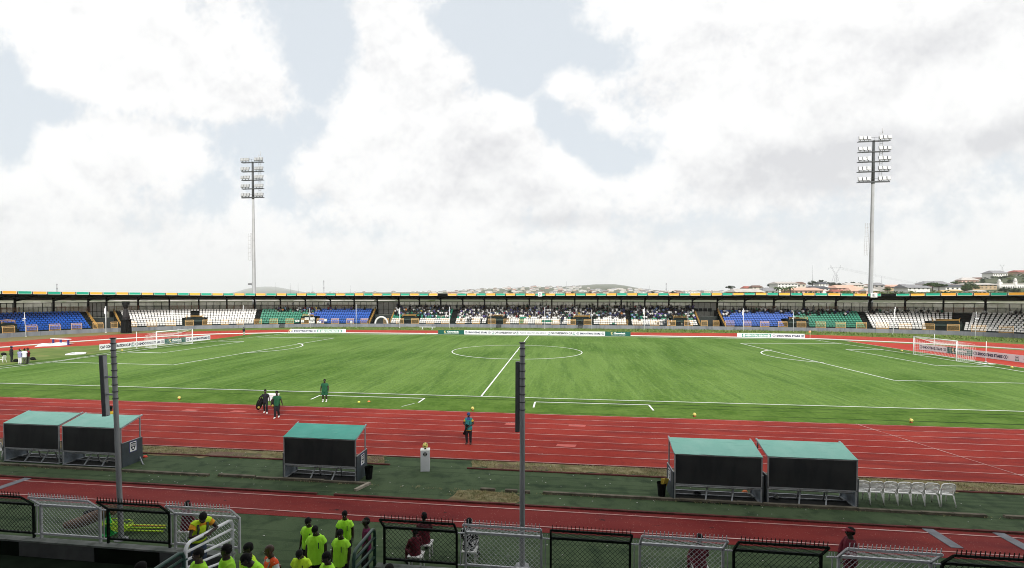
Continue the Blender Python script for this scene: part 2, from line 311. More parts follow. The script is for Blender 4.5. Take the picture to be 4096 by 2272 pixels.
# near straight, red strip and old turf
def wob(x0, x1, y, a=.03, n=60, s=.7): return [(x0+(x1-x0)*i/n, y + a*noise.noise(Vector(((x0+(x1-x0)*i/n)*s, y, 0)))*2) for i in range(n+1)]
polysheet('old_turf', [(-60, -66), (60, -66), (60, -46.6), (-60, -46.6)], .008, OLDTURF)
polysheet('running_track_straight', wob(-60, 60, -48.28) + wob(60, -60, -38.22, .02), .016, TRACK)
polysheet('runway', wob(-60, 60, -55.33) + wob(60, -60, -53.33), .016, RUNWAY)
polysheet('dry_grass_strip', wob(-45, -2.0, -49.45, .30, 90, 1.9) + wob(-2.4, -45, -48.34, .08), .020, DRY)
polysheet('dry_grass_strip', wob(2.1, 45, -49.4, .30, 90, 1.9) + wob(45, 1.9, -48.34, .08), .020, DRY)
polysheet('earth_patch', wob(-11.2, -8.3, -49.35, .1) + wob(-8.5, -11.4, -48.75, .1), .024, EARTH)
polysheet('earth_patch', wob(-1.9 - 3.2, -2.4, -49.3, .1) + wob(-2.5, -1.9-3.4, -48.7, .1), .024, EARTH)
polysheet('earth_patch', wob(3.4, 5.6, -49.2, .1) + wob(5.4, 3.2, -48.8, .1), .024, EARTH)
polysheet('dry_patch', [(1.75, -53.2), (1.95, -52.6), (2.0, -52.12), (2.9, -52.0), (4.3, -52.15), (4.7, -52.7), (4.3, -53.22), (3.0, -53.28)], .020, DRY)

# white marks
mk = MB(); Z = .034
def hv(p, q, w=.13):                      # a painted line keeps about the breadth it reads at in the photograph
    ribbon(mk, [p, q], w, Z)
hl, hr, yn, yf = -53.3, 53.3, -33.0, 29.6
def gl(u, v): p = G(u, v); return (p.x, p.y)
cFL, cFR = (-50.9, 28.1), (51.6, 28.0)
hv((-62, yn), (62, yn), .12); hv(cFL, (0, 29.65), .3); hv((0, 29.65), cFR, .3)
gR = [cFR, gl(3534, 1400), gl(3654, 1418), gl(3825, 1445), gl(3966, 1467), (53.3, -33)]
gL = [cFL, gl(870, 1365), gl(770, 1375), gl(627, 1392), gl(507, 1409), gl(207, 1449), gl(0, 1475), (-53.3, -33)]
for P in (gL, gR): ribbon(mk, P, .15, Z)
hv((-.0, yn), (0, 29.6), .13)
ribbon(mk, circ(0, .1, 9.15, 0, 360, 96), [.11+.09*abs(math.sin(2*math.pi*i/96)) for i in range(97)], Z+.004)
mk.ball((0, 0, Z), (.18, .3, .004), 10, 2)
# boxes
Rf, Rn = gl(2962, 1374), gl(3578, 1523); Rn2 = (53.4, Rn[1]-.1); Rf2 = gl(3362, 1374.5)
ribbon(mk, [Rf2, Rf], .28, Z+.002); ribbon(mk, [Rf, Rn], .14, Z+.002); ribbon(mk, [Rn, Rn2], .14, Z+.002)
A1, A2, A3, A4 = gl(3534, 1400), gl(3384, 1399), gl(3749, 1464), gl(3966, 1467)
ribbon(mk, [A1, A2], .25, Z+.006); ribbon(mk, [A2, A3], .14, Z+.006); ribbon(mk, [A3, A4], .25, Z+.006)
Lf, Ln, Ln2 = gl(1336, 1353), gl(692, 1461), gl(207, 1449)
ribbon(mk, [gl(1030, 1349), Lf], .28, Z+.002); ribbon(mk, [Lf, Ln], .14, Z+.002); ribbon(mk, [Ln, Ln2], .16, Z+.002)
B1, B2, B3, B4 = gl(870, 1365), gl(976, 1367), gl(645, 1413), gl(507, 1409)
ribbon(mk, [B1, B2], .25, Z+.006); ribbon(mk, [B2, B3], .14, Z+.006); ribbon(mk, [B3, B4], .3, Z+.006)
for sx, x0, cx in ((1, 36.9, 42.4), (-1, -37.0, -42.6)):
    aa = [i for i in range(-53, 54, 3)]
    ribbon(mk, [(cx - sx*9.15*math.cos(R(i)), 9.15*math.sin(R(i))) for i in aa], [.12+.16*abs(math.sin(R(i))) for i in aa], Z+.01)
# technical areas
for a, b, c, d in (((-12.55, -35.9), (-12.6, -34.35), (-4.15, -34.35), (-4.2, -35.9)), ((4.24, -36.4), (4.26, -34.5), (12.4, -34.4), (12.4, -36.2))):
    for p, q in ((a, b), (b, c), (c, d)): hv(p, q, .12)
ribbon(mk, [(-5.0, -37.4), (-4.4, -36.2)], .05, Z)
# turf edge line left, far side
ribbon(mk, [(-56.8, -30), gl(257, 1441), gl(547, 1395), (-56.6, 11)], .12, Z+.004)
ribbon(mk, [(56.6, -14), (56.0, 0), (56.1, 14), (56.0, 25.6)], .10, Z+.004)
tag(mk.obj('pitch_markings', WHITE), kind='structure')
lk = MB()
for i in range(9):
    y = -38.42 - i*1.222; ribbon(lk, [(p[0], p[1]) for p in wob(-60, 60, y, .008)], .05 if i else .065, .030)
for y in (-53.62, -54.93): ribbon(lk, wob(-60, 60, y, .008), .055, .030)
ribbon(lk, [(24.0, -38.3), gl(2620*1.59, 1214*1.59)], .05, .032)
# staggered tick marks across the lanes
for k in range(7):
    for xx in (-9.2, 2.6, 9.9): ribbon(lk, [(xx+k*.42-.12, -39.64-k*1.222-.05), (xx+k*.42+.12, -39.64-k*1.222+.05)], .05, .032)
tag(lk.obj('lane_lines', LANE), kind='structure')
fk = MB()
for u, v in ((598, 1036), (478, 1033), (1450, 1072), (1422, 1122), (1290, 1068), (55, 1002)):
    p = G(u*1.59, v*1.59); fk.add([(p.x-.5, p.y-.22, .030), (p.x+.5, p.y-.22, .030), (p.x+.6, p.y+.22, .030), (p.x-.4, p.y+.22, .030)], [(0, 1, 2, 3)])
tag(fk.obj('faded_lane_numbers', FADED), kind='structure')
fl_ = MB()
for k in range(1, 8):
    t = k/8; P = []
    for i in range(0, len(inner)):
        j = min(len(outer)-1, int(i*len(outer)/len(inner))); P.append((inner[i][0]*(1-t)+outer[j][0]*t, inner[i][1]*(1-t)+outer[j][1]*t))
    ribbon(fl_, P, .06, .012)
tag(fl_.obj('lane_lines_far', LANE), kind='structure')
bd = MB()                                 # grey take-off boards across the runway
for x0 in (18.1, 20.2, -16.6, -19.5): bd.box((x0+.15, -53.98, .026), (.34, 1.30, .02))
tag(bd.obj('takeoff_boards', mat('weathered grey board', (.17, .18, .20), .8, .2, 3.)), kind='structure')

# kerbs
KERBM = mat('mossy concrete kerb', (.13, .115, .085), .95, .45, 3., .5); KERBR = mat('red painted kerb', (.10, .028, .024), .9, .4, 2.5, .4)
def kerb(name, label, segs, h, w, m, y):
    b = MB()
    for x0, x1, dy in segs:
        n = max(1, int((x1-x0)/1.0)); 
        for i in range(n):
            a0 = x0+(x1-x0)*i/n; a1 = x0+(x1-x0)*(i+1)/n - .012; hh = h*(1+.25*noise.noise(Vector((a0*2, y, 3)))); yy = y+dy+.02*noise.noise(Vector((a0, y, 9)))
            b.box(((a0+a1)/2, yy, hh/2), (a1-a0, w, hh))
    return tag(b.obj(name, m), label, 'kerb')
kerb('kerb', 'long low mossy concrete kerb along the near side of the team shelters', [(-40, -13.4, 0), (-13.2, -9.0, -.02), (-8.6, -6.9, .06), (-6.8, -1.7, 0), (2.9, 3.5, .02), (3.9, 4.4, 0), (4.6, 4.9, -.02), (5.4, 21.0, 0), (21.6, 40, .03)], .10, .14, KERBM, -51.97)
kerb('kerb', 'reddish kerb edging the dark turf beside the near red runway', [(-40, -3.4, 0), (-2.7, 40, 0)], .07, .10, KERBR, -53.27)
kerb('kerb', 'reddish kerb between the straw-coloured grass strip and the dark turf', [(-40, -5.8, 0), (-5.6, -1.7, 0), (1.9, 40, 0)], .06, .09, KERBR, -49.5)
kerb('kerb', 'thin pale edging along the outer lane of the near red track', [(-40, 40, 0)], .045, .05, KERBR, -48.31)
b = MB(); b.bar((-1.75, -51.95, .06), (-2.05, -52.75, .05), .13, .10); tag(b.obj('kerb', mat('pale concrete kerb', (.33, .30, .24), .9, .3, 5.)), 'short pale kerb stone turned at the end of the mossy kerb', 'kerb')
b = MB(); pts = [(p[0], p[1], .09) for p in inner]
for i in range(len(pts)-1): b.bar(pts[i], pts[i+1], .16, .13)
tag(b.obj('track_kerb', WPOST), 'long white raised kerb curving along the inner edge of the far track', 'kerb')
# straw tufts
tf = MB()
def tuft(x, y, h, n, s=.05):
    for _ in range(n):
        a_ = rnd.random()*6.28; dx, dy = math.cos(a_)*s, math.sin(a_)*s; x_, y_ = x+rnd.uniform(-s, s), y+rnd.uniform(-s, s); hh = h*rnd.uniform(.5, 1.2)
        tf.add([(x_-dy*.12, y_+dx*.12, .02), (x_+dy*.12, y_-dx*.12, .02), (x_+dx*1.1, y_+dy*1.1, hh)], [(0, 1, 2)], rnd.choice((0, 0, 1)))
for _ in range(5200):
    r_ = rnd.random()
    if r_ < .36: x, y = rnd.uniform(-22, -2.1), rnd.uniform(-49.45, -48.36)
    elif r_ < .84: x, y = rnd.uniform(2.0, 26), rnd.uniform(-49.4, -48.36)
    elif r_ < .93: x, y = rnd.uniform(1.7, 4.7), rnd.uniform(-53.25, -52.05)
    else: x, y = rnd.uniform(-22, 26), -52.05+rnd.gauss(0, .06)
    if noise.noise(Vector((x*.7, y*1.4, 2))) > -.22: tuft(x, y, .09, 5)
tag(tf.obj('straw_grass', [mat('straw blades', (.36, .32, .17), .9, .2, 5.), mat('olive blades', (.15, .17, .06), .9, .2, 5.)]), 'dry straw grass growing in the strips beside the near track', 'grass', kind='stuff')
tf = MB()
for _ in range(5200):
    t = rnd.random(); x = -60+150*t; yb = 43.0 + 11*rnd.random()
    if x > 55: yb = 43 - (x-55)*.62 + 12*rnd.random(); x += 4*rnd.random()
    if noise.noise(Vector((x*.12, yb*.3, 7))) > -.05 - .2*(x > 20): tuft(x, yb, .28 if x < 20 else .42, 3, .35)
tag(tf.obj('verge_grass', [mat('verge green blades', (.10, .19, .035), .9, .25, 1.), mat('verge yellow blades', (.23, .24, .09), .9, .25, 1.)]), 'uneven green grass growing between the far track and the stand wall', 'grass', kind='stuff')
# scattered litter flecks on the old turf
lt = MB()
for _ in range(420):
    x, y = rnd.uniform(-20, 24), rnd.uniform(-58.4, -48.6)
    if -55.4 < y < -53.2: continue
    s = rnd.uniform(.008, .028); lt.add([(x-s, y-s*.7, .03), (x+s, y-s*.4, .03), (x+s*.6, y+s, .035), (x-s*.8, y+s*.6, .03)], [(0, 1, 2, 3)])
tag(lt.obj('paper_litter', mat('pale litter', (.5, .5, .46), .9, .2, 5.)), 'tiny pale scraps of litter scattered over the dark turf', 'litter', kind='stuff')
# ------------------------------------------------------------------ far grandstand, swept along its curved front wall
PC = [14.311, 22.116, -32.278, 20.292, 18.786, 1310.93]
def basept(u):
    x = u/2048-1; v = 0
    for c in PC: v = v*x+c
    return G(u, v)
BP = [basept(u) for u in range(-150, 4301, 50)]
d0 = (BP[0]-BP[3]).normalized(); BP = [BP[0]+Vector((d0.x*.5-.0, d0.y, 0)).normalized()*k for k in (24, 16, 8)] + BP
BP += [Vector((94.6, 24, 0)), Vector((94.2, 14, 0)), Vector((92, 4, 0))]
# even resampling
cum = [0]
for i in range(1, len(BP)): cum.append(cum[-1]+(BP[i]-BP[i-1]).length)
TOT = cum[-1]; NS = 240; DS = TOT/NS
def _lin(s):
    s = min(max(s, 0), TOT); i = 0
    lo, hi = 0, len(cum)-2
    while lo < hi:
        md = (lo+hi+1)//2
        if cum[md] <= s: lo = md
        else: hi = md-1
    t = (s-cum[lo])/(cum[lo+1]-cum[lo]); return BP[lo].lerp(BP[lo+1], t)
SP = [_lin(i*DS) for i in range(NS+1)]
for _ in range(10): SP = [SP[0]]+[(SP[i-1]+SP[i]*2+SP[i+1])/4 for i in range(1, NS)]+[SP[-1]]
TN = []
for i in range(NS+1):
    t = (SP[min(i+1, NS)]-SP[max(i-1, 0)]).normalized(); TN.append(t)
def S(s, off, z=0.):
    f = min(max(s/DS, 0), NS-1e-6); i = int(f); t = f-i
    p = SP[i].lerp(SP[i+1], t); d = TN[i].lerp(TN[i+1], t).normalized(); return Vector((p.x-d.y*off, p.y+d.x*off, z))
def ST(s):
    f = min(max(s/DS, 0), NS-1e-6); i = int(f); return TN[i].lerp(TN[i+1], f-i).normalized()
def SU(u, off=0., z=1.):                  # arc position seen in column u of the photograph
    dr = ray(u, 1250); nx, ny = dr.y, -dr.x
    pv = None; N_ = 600
    for i in range(N_+1):
        s = TOT*i/N_; p = S(s, off)-CAM; q = p.x*nx+p.y*ny
        if pv is not None and pv <= 0 < q: return s - TOT/N_*q/(q-pv)
        pv = q
    return 0. if u < 2000 else TOT
stand = thing('grandstand', 'long curved far grandstand with a low dark roof edged in orange and green panels', 'grandstand', tuple(S(TOT/2, 0)))
SO = Vector(stand.location)
def sobj(mb, name, mats, parent=stand):
    mb.v = [(p[0]-SO.x, p[1]-SO.y, p[2]-SO.z) for p in mb.v] if parent is stand else mb.v
    return mb.obj(name, mats, parent)
def sweep(mb, prof, s0, s1, m=0, ends=True, closed=False):
    n = max(2, int((s1-s0)/1.2)+1); P = []; k = len(prof)
    for i in range(n+1):
        s = s0+(s1-s0)*i/n
        for o_, z_ in prof: P.append(S(s, o_, z_))
    kk = k if closed else k-1
    F = [(i*k+j, (i+1)*k+j, (i+1)*k+(j+1) % k, i*k+(j+1) % k) for i in range(n) for j in range(kk)]
    if ends: F += [tuple(range(k)), tuple(n*k+j for j in range(k-1, -1, -1))]
    mb.add(P, F, m)
NROW = 9
def rowoff(i): return .95+.85*i
def treadz(i): return .80+.39*i
ENT = [(395, 480), (1482, 1556), (2806, 2896)]              # the three tall entrances
ENTS = [(SU(a, .5), SU(b, .5)) for a, b in ENT]
VOM = [(0, 68), (740, 818), (1206, 1258), (1606, 1668), (1952, 2016), (2290, 2364), (2690, 2754), (3154, 3236), (3725, 3846)]
VOMS = [(SU(a, .5), SU(b, .5)) for a, b in VOM]
prof = [(0.24, .60)]
for i in range(NROW): o_ = rowoff(i)-.45 if i else .30; prof += [(o_, treadz(i)-.39 if i else .60), (o_, treadz(i))]
prof += [(rowoff(8)+.55, treadz(8)), (rowoff(8)+.55, 4.3), (11.4, 4.3), (11.4, 0), (0.24, 0)]
ter = MB(); s0 = 0
for a, b in ENTS+[(TOT, TOT)]:
    sweep(ter, prof, s0, a, 0, closed=True); s0 = b
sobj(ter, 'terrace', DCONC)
wl = MB(); sweep(wl, [(0, 0), (0, .86), (.24, .86), (.24, 0)], 0, TOT, 0, closed=True); sobj(wl, 'front_wall', WALLG)
for a, b in ENTS:
    w = MB(); sweep(w, [(6.6, 0), (6.6, 3.0), (6.9, 3.0), (6.9, 0)], a, b, 0, closed=True); sobj(w, 'entrance_wall', mat('dark green wall', (.03, .037, .034), .8))
    w = MB(); sweep(w, [(.24, .60), (6.6, .60)], a, b, 0, ends=False); sobj(w, 'entrance_floor', DCONC)
# roof
def fz(u):
    T = [(-300, 1175), (0, 1175), (500, 1179), (1000, 1182), (2000, 1182), (2500, 1182), (2850, 1181.5), (3000, 1179.5), (3300, 1182.), (3478, 1184.3), (3560, 1184), (4096, 1180.5), (4500, 1180)]
    for i in range(len(T)-1):
        if T[i][0] <= u <= T[i+1][0]: return T[i][1]+(T[i+1][1]-T[i][1])*(u-T[i][0])/(T[i+1][0]-T[i][0])
    return 1180
def uof(p): d = Vector(p)-CAM; z = d.dot(CF); return U0+FPX*d.dot(CR)/z
def zat(p, v): d = Vector(p)-CAM; z = d.dot(CF); # height at plan point p that is seen at row v
def zrow(p, v):
    q = Vector((p[0], p[1], CAM.z)); D = (q-CAM).dot(CF); r0 = ray(uof(q), v); return CAM.z + r0.z*D/ r0.dot(CF)
RF = .9
rf = MB(); n = 220; P = []
for i in range(n+1):
    s = TOT*i/n; pf = S(s, RF); zb = zrow(pf, fz(uof(pf))); pb = S(s, 12.2); zr = 7.42
    P += [S(s, RF, zb), S(s, RF, zb+.50), S(s, 12.2, zr+.25), S(s, 12.2, zr)]
F = [(i*4+j, (i+1)*4+j, (i+1)*4+(j+1) % 4, i*4+(j+1) % 4) for i in range(n) for j in range(4)]
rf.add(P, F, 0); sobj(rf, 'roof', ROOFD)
bk = MB()                                   # dark steel beams under the roof
COLU = [-40, 60.6, 215, 354, 427, 553, 678, 796, 908, 1019, 1122, 1222, 1322, 1417, 1509, 1596, 1678, 1763, 1851, 1938, 2027, 2117, 2207, 2299, 2391, 2485, 2579, 2675, 2769, 2869, 2978, 3095, 3215, 3343, 3478, 3620, 3773, 3941, 4130, 4330]
COLS = [SU(u, 10.2) for u in COLU]
for s in COLS:
    bk = MB(); bk.bar(S(s, 10.2, 6.9), S(s, RF+.2, 7.95), .16, .42); sobj(bk, 'roof_beam', ROOFD)
for s in COLS:
    c = MB(); p = S(s, 10.2, 0); c.box((0, 0, 5.95), (.34, .34, 3.3), rz=math.atan2(ST(s).y, ST(s).x)); c.box((0, 0, 4.35), (.5, .5, .1)); c.bar((0, 0, 6.6), tuple(S(s, 8.4, 7.3)-p-Vector((0, 0, 0))), .14, .14)
    c.obj('column', BLACKM, stand, tuple(p-SO))
FPO = mat('orange fascia paint', (.88, .42, .05), .5, .06, 2.); FPG = mat('green fascia paint', (.010, .36, .23), .5, .1, 2.); FPR = mat('pale fascia rim', (.75, .78, .70), .5, .05)
fpl = [9.5, 72.7, 132.8, 192.4, 249.3, 306.8, 361.3, 415.2, 467.3, 518.6, 568.6, 617.7, 666, 714, 760.4, 806.2, 851.6, 896.3, 939.7, 982.9, 1025.2, 1067, 1108.4, 1149, 1189, 1229, 1267.9, 1306.8, 1344.8, 1383, 1420.9, 1457.8, 1494.6, 1530.9, 1567.2, 1604, 1641.3, 1678.7, 1716, 1754,
       1792, 1830, 1868, 1907.2, 1945.7, 1984.5, 2023.8, 2063.6, 2103, 2142.5, 2182.7, 2223, 2263, 2304.2, 2344.4, 2386, 2426.5, 2467.9, 2509.3, 2550.5, 2592.3, 2633.8, 2676.2, 2719, 2760.8, 2803.8, 2846.2, 2889.2, 2932.4, 2976.8, 3021.7, 3068, 3114.6, 3162.6, 3211.3, 3260.4, 3311.5, 3363.1, 3415.9, 3470.2,
       3526.5, 3583.2, 3641.4, 3701.5, 3764, 3828.2, 3894.4, 3962.6, 4033.6, 4106, 4180]
fpl = [-54.5]+fpl
for i in range(len(fpl)-1):
    if abs(fpl[i]-1754) < 1 or abs(fpl[i]-3526.5) < 1: continue
    orange = (i % 2 == 1)
    ua, ub = fpl[i], fpl[i]+(fpl[i+1]-fpl[i])*.905; sa, sb = SU(ua, RF), SU(ub, RF)
    pa, pb = S(sa, RF-.06), S(sb, RF-.06); za, zb = zrow(pa, fz(ua)), zrow(pb, fz(ub)); o = (pa+pb)/2; o.z = (za+zb)/2
    h = .50+.07*noise.noise(Vector((i*.37, 0, 0))); j = .03*noise.noise(Vector((i*3.3, 1, 0)))
    m = MB(); A, B = Vector((pa.x-o.x, pa.y-o.y, za-o.z+j)), Vector((pb.x-o.x, pb.y-o.y, zb-o.z+j)); U = Vector((0, 0, h)); nn = Vector((-(B-A).y, (B-A).x, 0)).normalized()*-.05
    m.add([A, B, B+U, A+U, A+nn, B+nn, B+U+nn, A+U+nn], [(0, 1, 2, 3), (4, 7, 6, 5), (0, 4, 5, 1), (1, 5, 6, 2), (2, 6, 7, 3), (3, 7, 4, 0)], 0)
    e1 = nn*1.25
    for p_, q_ in ((A, B), (A, A+U), (B, B+U)): m.bar(p_+e1, q_+e1, .032, .055, 1)
    pn = m.obj('fascia_panel', [FPO if orange else FPG, FPR], stand, tuple(o-SO))
SIGNW = mat('white sign face', (.78, .80, .78), .5, .04)
INK = mat('dark sign ink', (.025, .03, .05), .6, .1); INKN = mat('navy ink', (.02, .025, .07), .6, .1)
for ch, u0, u1, v0, v1 in (('D', 2152, 2168, 1169.5, 1185.5), ('E', 3483.5, 3505.5, 1172, 1189.5)):
    s = SU((u0+u1)/2, RF-.3); p = S(s, RF-.3); D = (p-CAM).dot(CF); w = (u1-u0)*D/FPX; h = (v1-v0)*D/FPX; zc = zrow(p, (v0+v1)/2); t = ST(s); rz = math.atan2(t.y, t.x)
    b = MB(); b.box((0, 0, 0), (w, .06, h)); sg = b.obj('letter_sign', SIGNW, stand, (p.x-SO.x, p.y-SO.y, zc), rz)
    M = Matrix(((1, 0, 0, -w*.22), (0, 0, -1, -.035), (0, 1, 0, -h*.3), (0, 0, 0, 1))); text_mesh(ch, w*.44, h*.6, INK, 'letter', sg, M, bold=.02)
# rear screens, top rail, concourse railings
MESHG = veil('grey mesh screen', (.34, .34, .32), .55); LSCR = veil('pale translucent screen', (.40, .41, .41), .92)
RUST = mat('brown orange railing', (.20, .10, .06), .7, .3, 3.); DRAIL = mat('black green railing', (.010, .013, .012), .7, .3, 3., spec=.1)
RUSTV = veil('brown railing net', (.13, .08, .055), .45); GREYV = veil('dark railing net', (.05, .055, .055), .35)
tp = MB(); sweep(tp, [(10.9, 6.30), (10.9, 6.46), (11.05, 6.46), (11.05, 6.30)], 0, TOT, closed=True); sobj(tp, 'top_rail', BLACKM)
tp = MB(); sweep(tp, [(11.0, 6.98), (11.0, 7.45), (11.06, 7.45), (11.06, 6.98)], 0, TOT, closed=True); sobj(tp, 'rear_sheeting', mat('grey translucent sheeting', (.10, .105, .105), .7, .3, 1.))
def in_ent(s): return any(a <= s <= b for a, b in ENTS)
for i in range(len(COLS)-1):
    a, b = COLS[i]+.06, COLS[i+1]-.06; md = (a+b)/2; ent = in_ent(md)
    zlo = 2.9; off = 10.95
    m = MB(); m.add([S(a, off, zlo), S(b, off, zlo), S(b, off, 6.3), S(a, off, 6.3)], [(0, 1, 2, 3)], 0)
    k = 4
    for j in range(k+1): s = a+(b-a)*j/k; m.bar(S(s, off-.05, zlo), S(s, off-.05, 6.3), .09, .09, 1)
    for z in ((4.3, 3.1, 6.3) if ent else (5.35, 4.4)): m.bar(S(a, off-.06, z), S(b, off-.06, z), .08, .08, 1)
    if i == 12: pass
    sobj(m, 'rear_screen', [LSCR if ent else MESHG, BLACKM])
    if not ent:
        m = MB(); rr = i % 2 == 0
        for z in (4.62, 4.86, 5.10, 5.34, 5.58): m.bar(S(a, 8.6, z), S(b, 8.6, z), .05, .05, 0)
        for j in range(5): s = a+(b-a)*j/4; m.bar(S(s, 8.6, 4.1), S(s, 8.6, 5.6), .07, .07, 0)
        m.add([S(a, 8.64, 4.4), S(b, 8.64, 4.4), S(b, 8.64, 5.5), S(a, 8.64, 5.5)], [(0, 1, 2, 3)], 1)
        sobj(m, 'railing', [RUST if rr else DRAIL, RUSTV if rr else GREYV])
# dark panels hung behind the right hand entrance
m = MB()
sa = SU(2778, 7.0)
for k in range(4): m.box((0, 0, 0), (0, 0, 0)) if False else None
for k in range(4):
    a, b = SU(2776+k*18.5, 6.8), SU(2776+k*18.5+15.5, 6.8); m.add([S(a, 6.85, 4.15), S(b, 6.85, 4.15), S(b, 6.85, 4.95), S(a, 6.85, 4.95)], [(0, 1, 2, 3)])
sobj(m, 'dark_panel', BLACKM)
# entrance stair rails, boxed portals
YEL = mat('orange yellow handrail', (.52, .30, .08), .6, .2, 3.); BOXD = mat('dark green portal', (.012, .020, .018), .7, .2, 2., spec=.1); OPENSHADE = mat('painted opening shade', (.003, .004, .004), .9)
for a, b in ENTS:
    for s, sg in ((a, -1), (b, 1)):
        m = MB(); q = s+sg*.25
        for dz in (.35, .65, .95): m.bar(S(q, .4, .65+dz), S(q, 8.3, 4.0+dz), .07, .07)
        for k in range(9): o_ = .4+7.9*k/8; m.bar(S(q, o_, .65+3.35*k/8), S(q, o_, 1.6+3.35*k/8), .07, .07)
        sobj(m, 'stair_handrail', YEL)
for a, b in VOMS:
    m = MB(); sweep(m, [(.5, .6), (.5, 2.55), (4.6, 2.75), (4.6, .6)], a, b, 0, closed=True)
    c0, c1 = a+(b-a)*.12, b-(b-a)*.12; m.add([S(c0, .47, .62), S(c1, .47, .62), S(c1, .47, 1.75), S(c0, .47, 1.75)], [(0, 1, 2, 3)], 1)  # flat black sheet: the shade inside the portal put on as colour
    m.bar(S(a+.1, .42, 1.95), S(b-.1, .42, 1.95), .10, .28, 2)
    for z in (2.95, 3.2): m.bar(S(a+.3, .6, z), S(b-.3, .6, z), .06, .06, 3)
    for s in (a+.3, b-.3): m.bar(S(s, .6, 2.6), S(s, .6, 3.2), .06, .06, 3); m.bar(S(s, .6, 3.2), S(s, 4., 3.4), .06, .06, 3)
    sobj(m, 'stair_portal', [BOXD, OPENSHADE, mat('portal lintel', (.06, .085, .08), .7), YEL])
# small steel steps against the wall
for u in (1128, 1996, 2323):
    s = SU(u, 0); m = MB()
    for k in range(4): a, b = S(s-.55, -.15-.2*(3-k), .17+.2*k), S(s+.55, -.15-.2*(3-k), .17+.2*k); m.bar(a, b, .22, .05)
    for q in (-.55, .55): m.bar(S(s+q, -.8, .05), S(s+q, -.05, .86), .05, .12)
    o = m.obj('wall_steps', DRAIL); tag(o, {1128: 'black steel steps against the grey wall below the green seats', 1996: 'black steel steps against the wall above the left half of the middle boards', 2323: 'black steel steps against the wall above the right end of the middle boards'}[u], 'steps', 'steps against the stand wall')
# front mesh panels on the wall, orange/green alternating: one thing each
YV = veil('yellow mesh', (.55, .36, .14), .20); DV = veil('dark green mesh', (.02, .04, .03), .16)
YF = mat('pale orange frame', (.85, .52, .22), .6, .15); DF = mat('dark green frame', (.02, .035, .03), .6, .2)
OR = [(9, 58), (105, 148), (197, 240), (285, 326), (371, 412), (443, 470), (500, 545), (587, 627), (663, 702), (740, 773), (810, 845), (884, 912), (947, 974), (1016, 1046), (1079, 1110), (1143, 1173), (1205, 1235), (1267, 1295), (1326, 1355), (1386, 1415), (1443, 1472), (1535, 1553),
      (1585, 1614), (1645, 1674), (1706, 1736), (1766, 1797), (1827, 1857), (1889, 1918), (1952, 1981), (2015, 2038), (2078, 2109), (2143, 2167), (2207, 2237), (2270, 2303), (2336, 2367), (2400, 2436), (2470, 2512), (2535, 2569), (2603, 2637), (2670, 2703), (2738, 2771), (2807, 2831), (2853, 2877), (2903, 2937),
      (2975, 3005), (3042, 3077), (3114, 3150), (3189, 3225), (3265, 3304), (3345, 3384), (3427, 3468), (3508, 3555), (3598, 3646), (3693, 3739), (3790, 3840), (3888, 3945), (3998, 4055)]
def fpanel(s, w, fr, vl, name):
    p = S(s, .12); t = ST(s); rz = math.atan2(t.y, t.x); m = MB(); h = 1.05
    m.add([(-w/2, 0, .08), (w/2, 0, .08), (w/2, 0, h), (-w/2, 0, h), (-w/2, .22, h+.28), (w/2, .22, h+.28)], [(0, 1, 2, 3), (3, 2, 5, 4)], 1)
    for a, b in (((-w/2, 0, 0), (-w/2, 0, h)), ((w/2, 0, 0), (w/2, 0, h)), ((-w/2, 0, h), (w/2, 0, h)), ((-w/2, 0, .1), (w/2, 0, .1)), ((-w/2, .22, h+.28), (w/2, .22, h+.28)), ((-w/2, 0, h), (-w/2, .22, h+.28)), ((w/2, 0, h), (w/2, .22, h+.28))): m.bar(a, b, .042, .042, 0)
    return m.obj(name, [fr, vl], None, (p.x, p.y, .86), rz)
WORDS = ['first', 'second', 'third', 'fourth', 'fifth', 'sixth', 'seventh', 'eighth', 'ninth', 'tenth', 'eleventh', 'twelfth']
def ordn(n): return WORDS[n-1] if n <= 12 else '%d%s' % (n, 'th' if 10 <= n % 100 <= 20 else {1: 'st', 2: 'nd', 3: 'rd'}.get(n % 10, 'th'))
for i, (a, b) in enumerate(OR):
    sa, sb = SU(a, .1), SU(b, .1); o = fpanel((sa+sb)/2, sb-sa, YF, YV, 'mesh_guard')
    tag(o, 'orange framed mesh panel on the far stand wall, %s orange one from the left' % ordn(i+1), 'mesh guard', 'mesh panels along the far stand wall')
    if i+1 < len(OR):
        sc = SU(OR[i+1][0], .1)
        if sc-sb > .9 and not in_ent((sb+sc)/2):
            o = fpanel((sb+sc)/2, sc-sb-.3, DF, DV, 'mesh_guard'); tag(o, 'dark green mesh panel on the far stand wall, right of the %s orange panel' % ordn(i+1), 'mesh guard', 'mesh panels along the far stand wall')

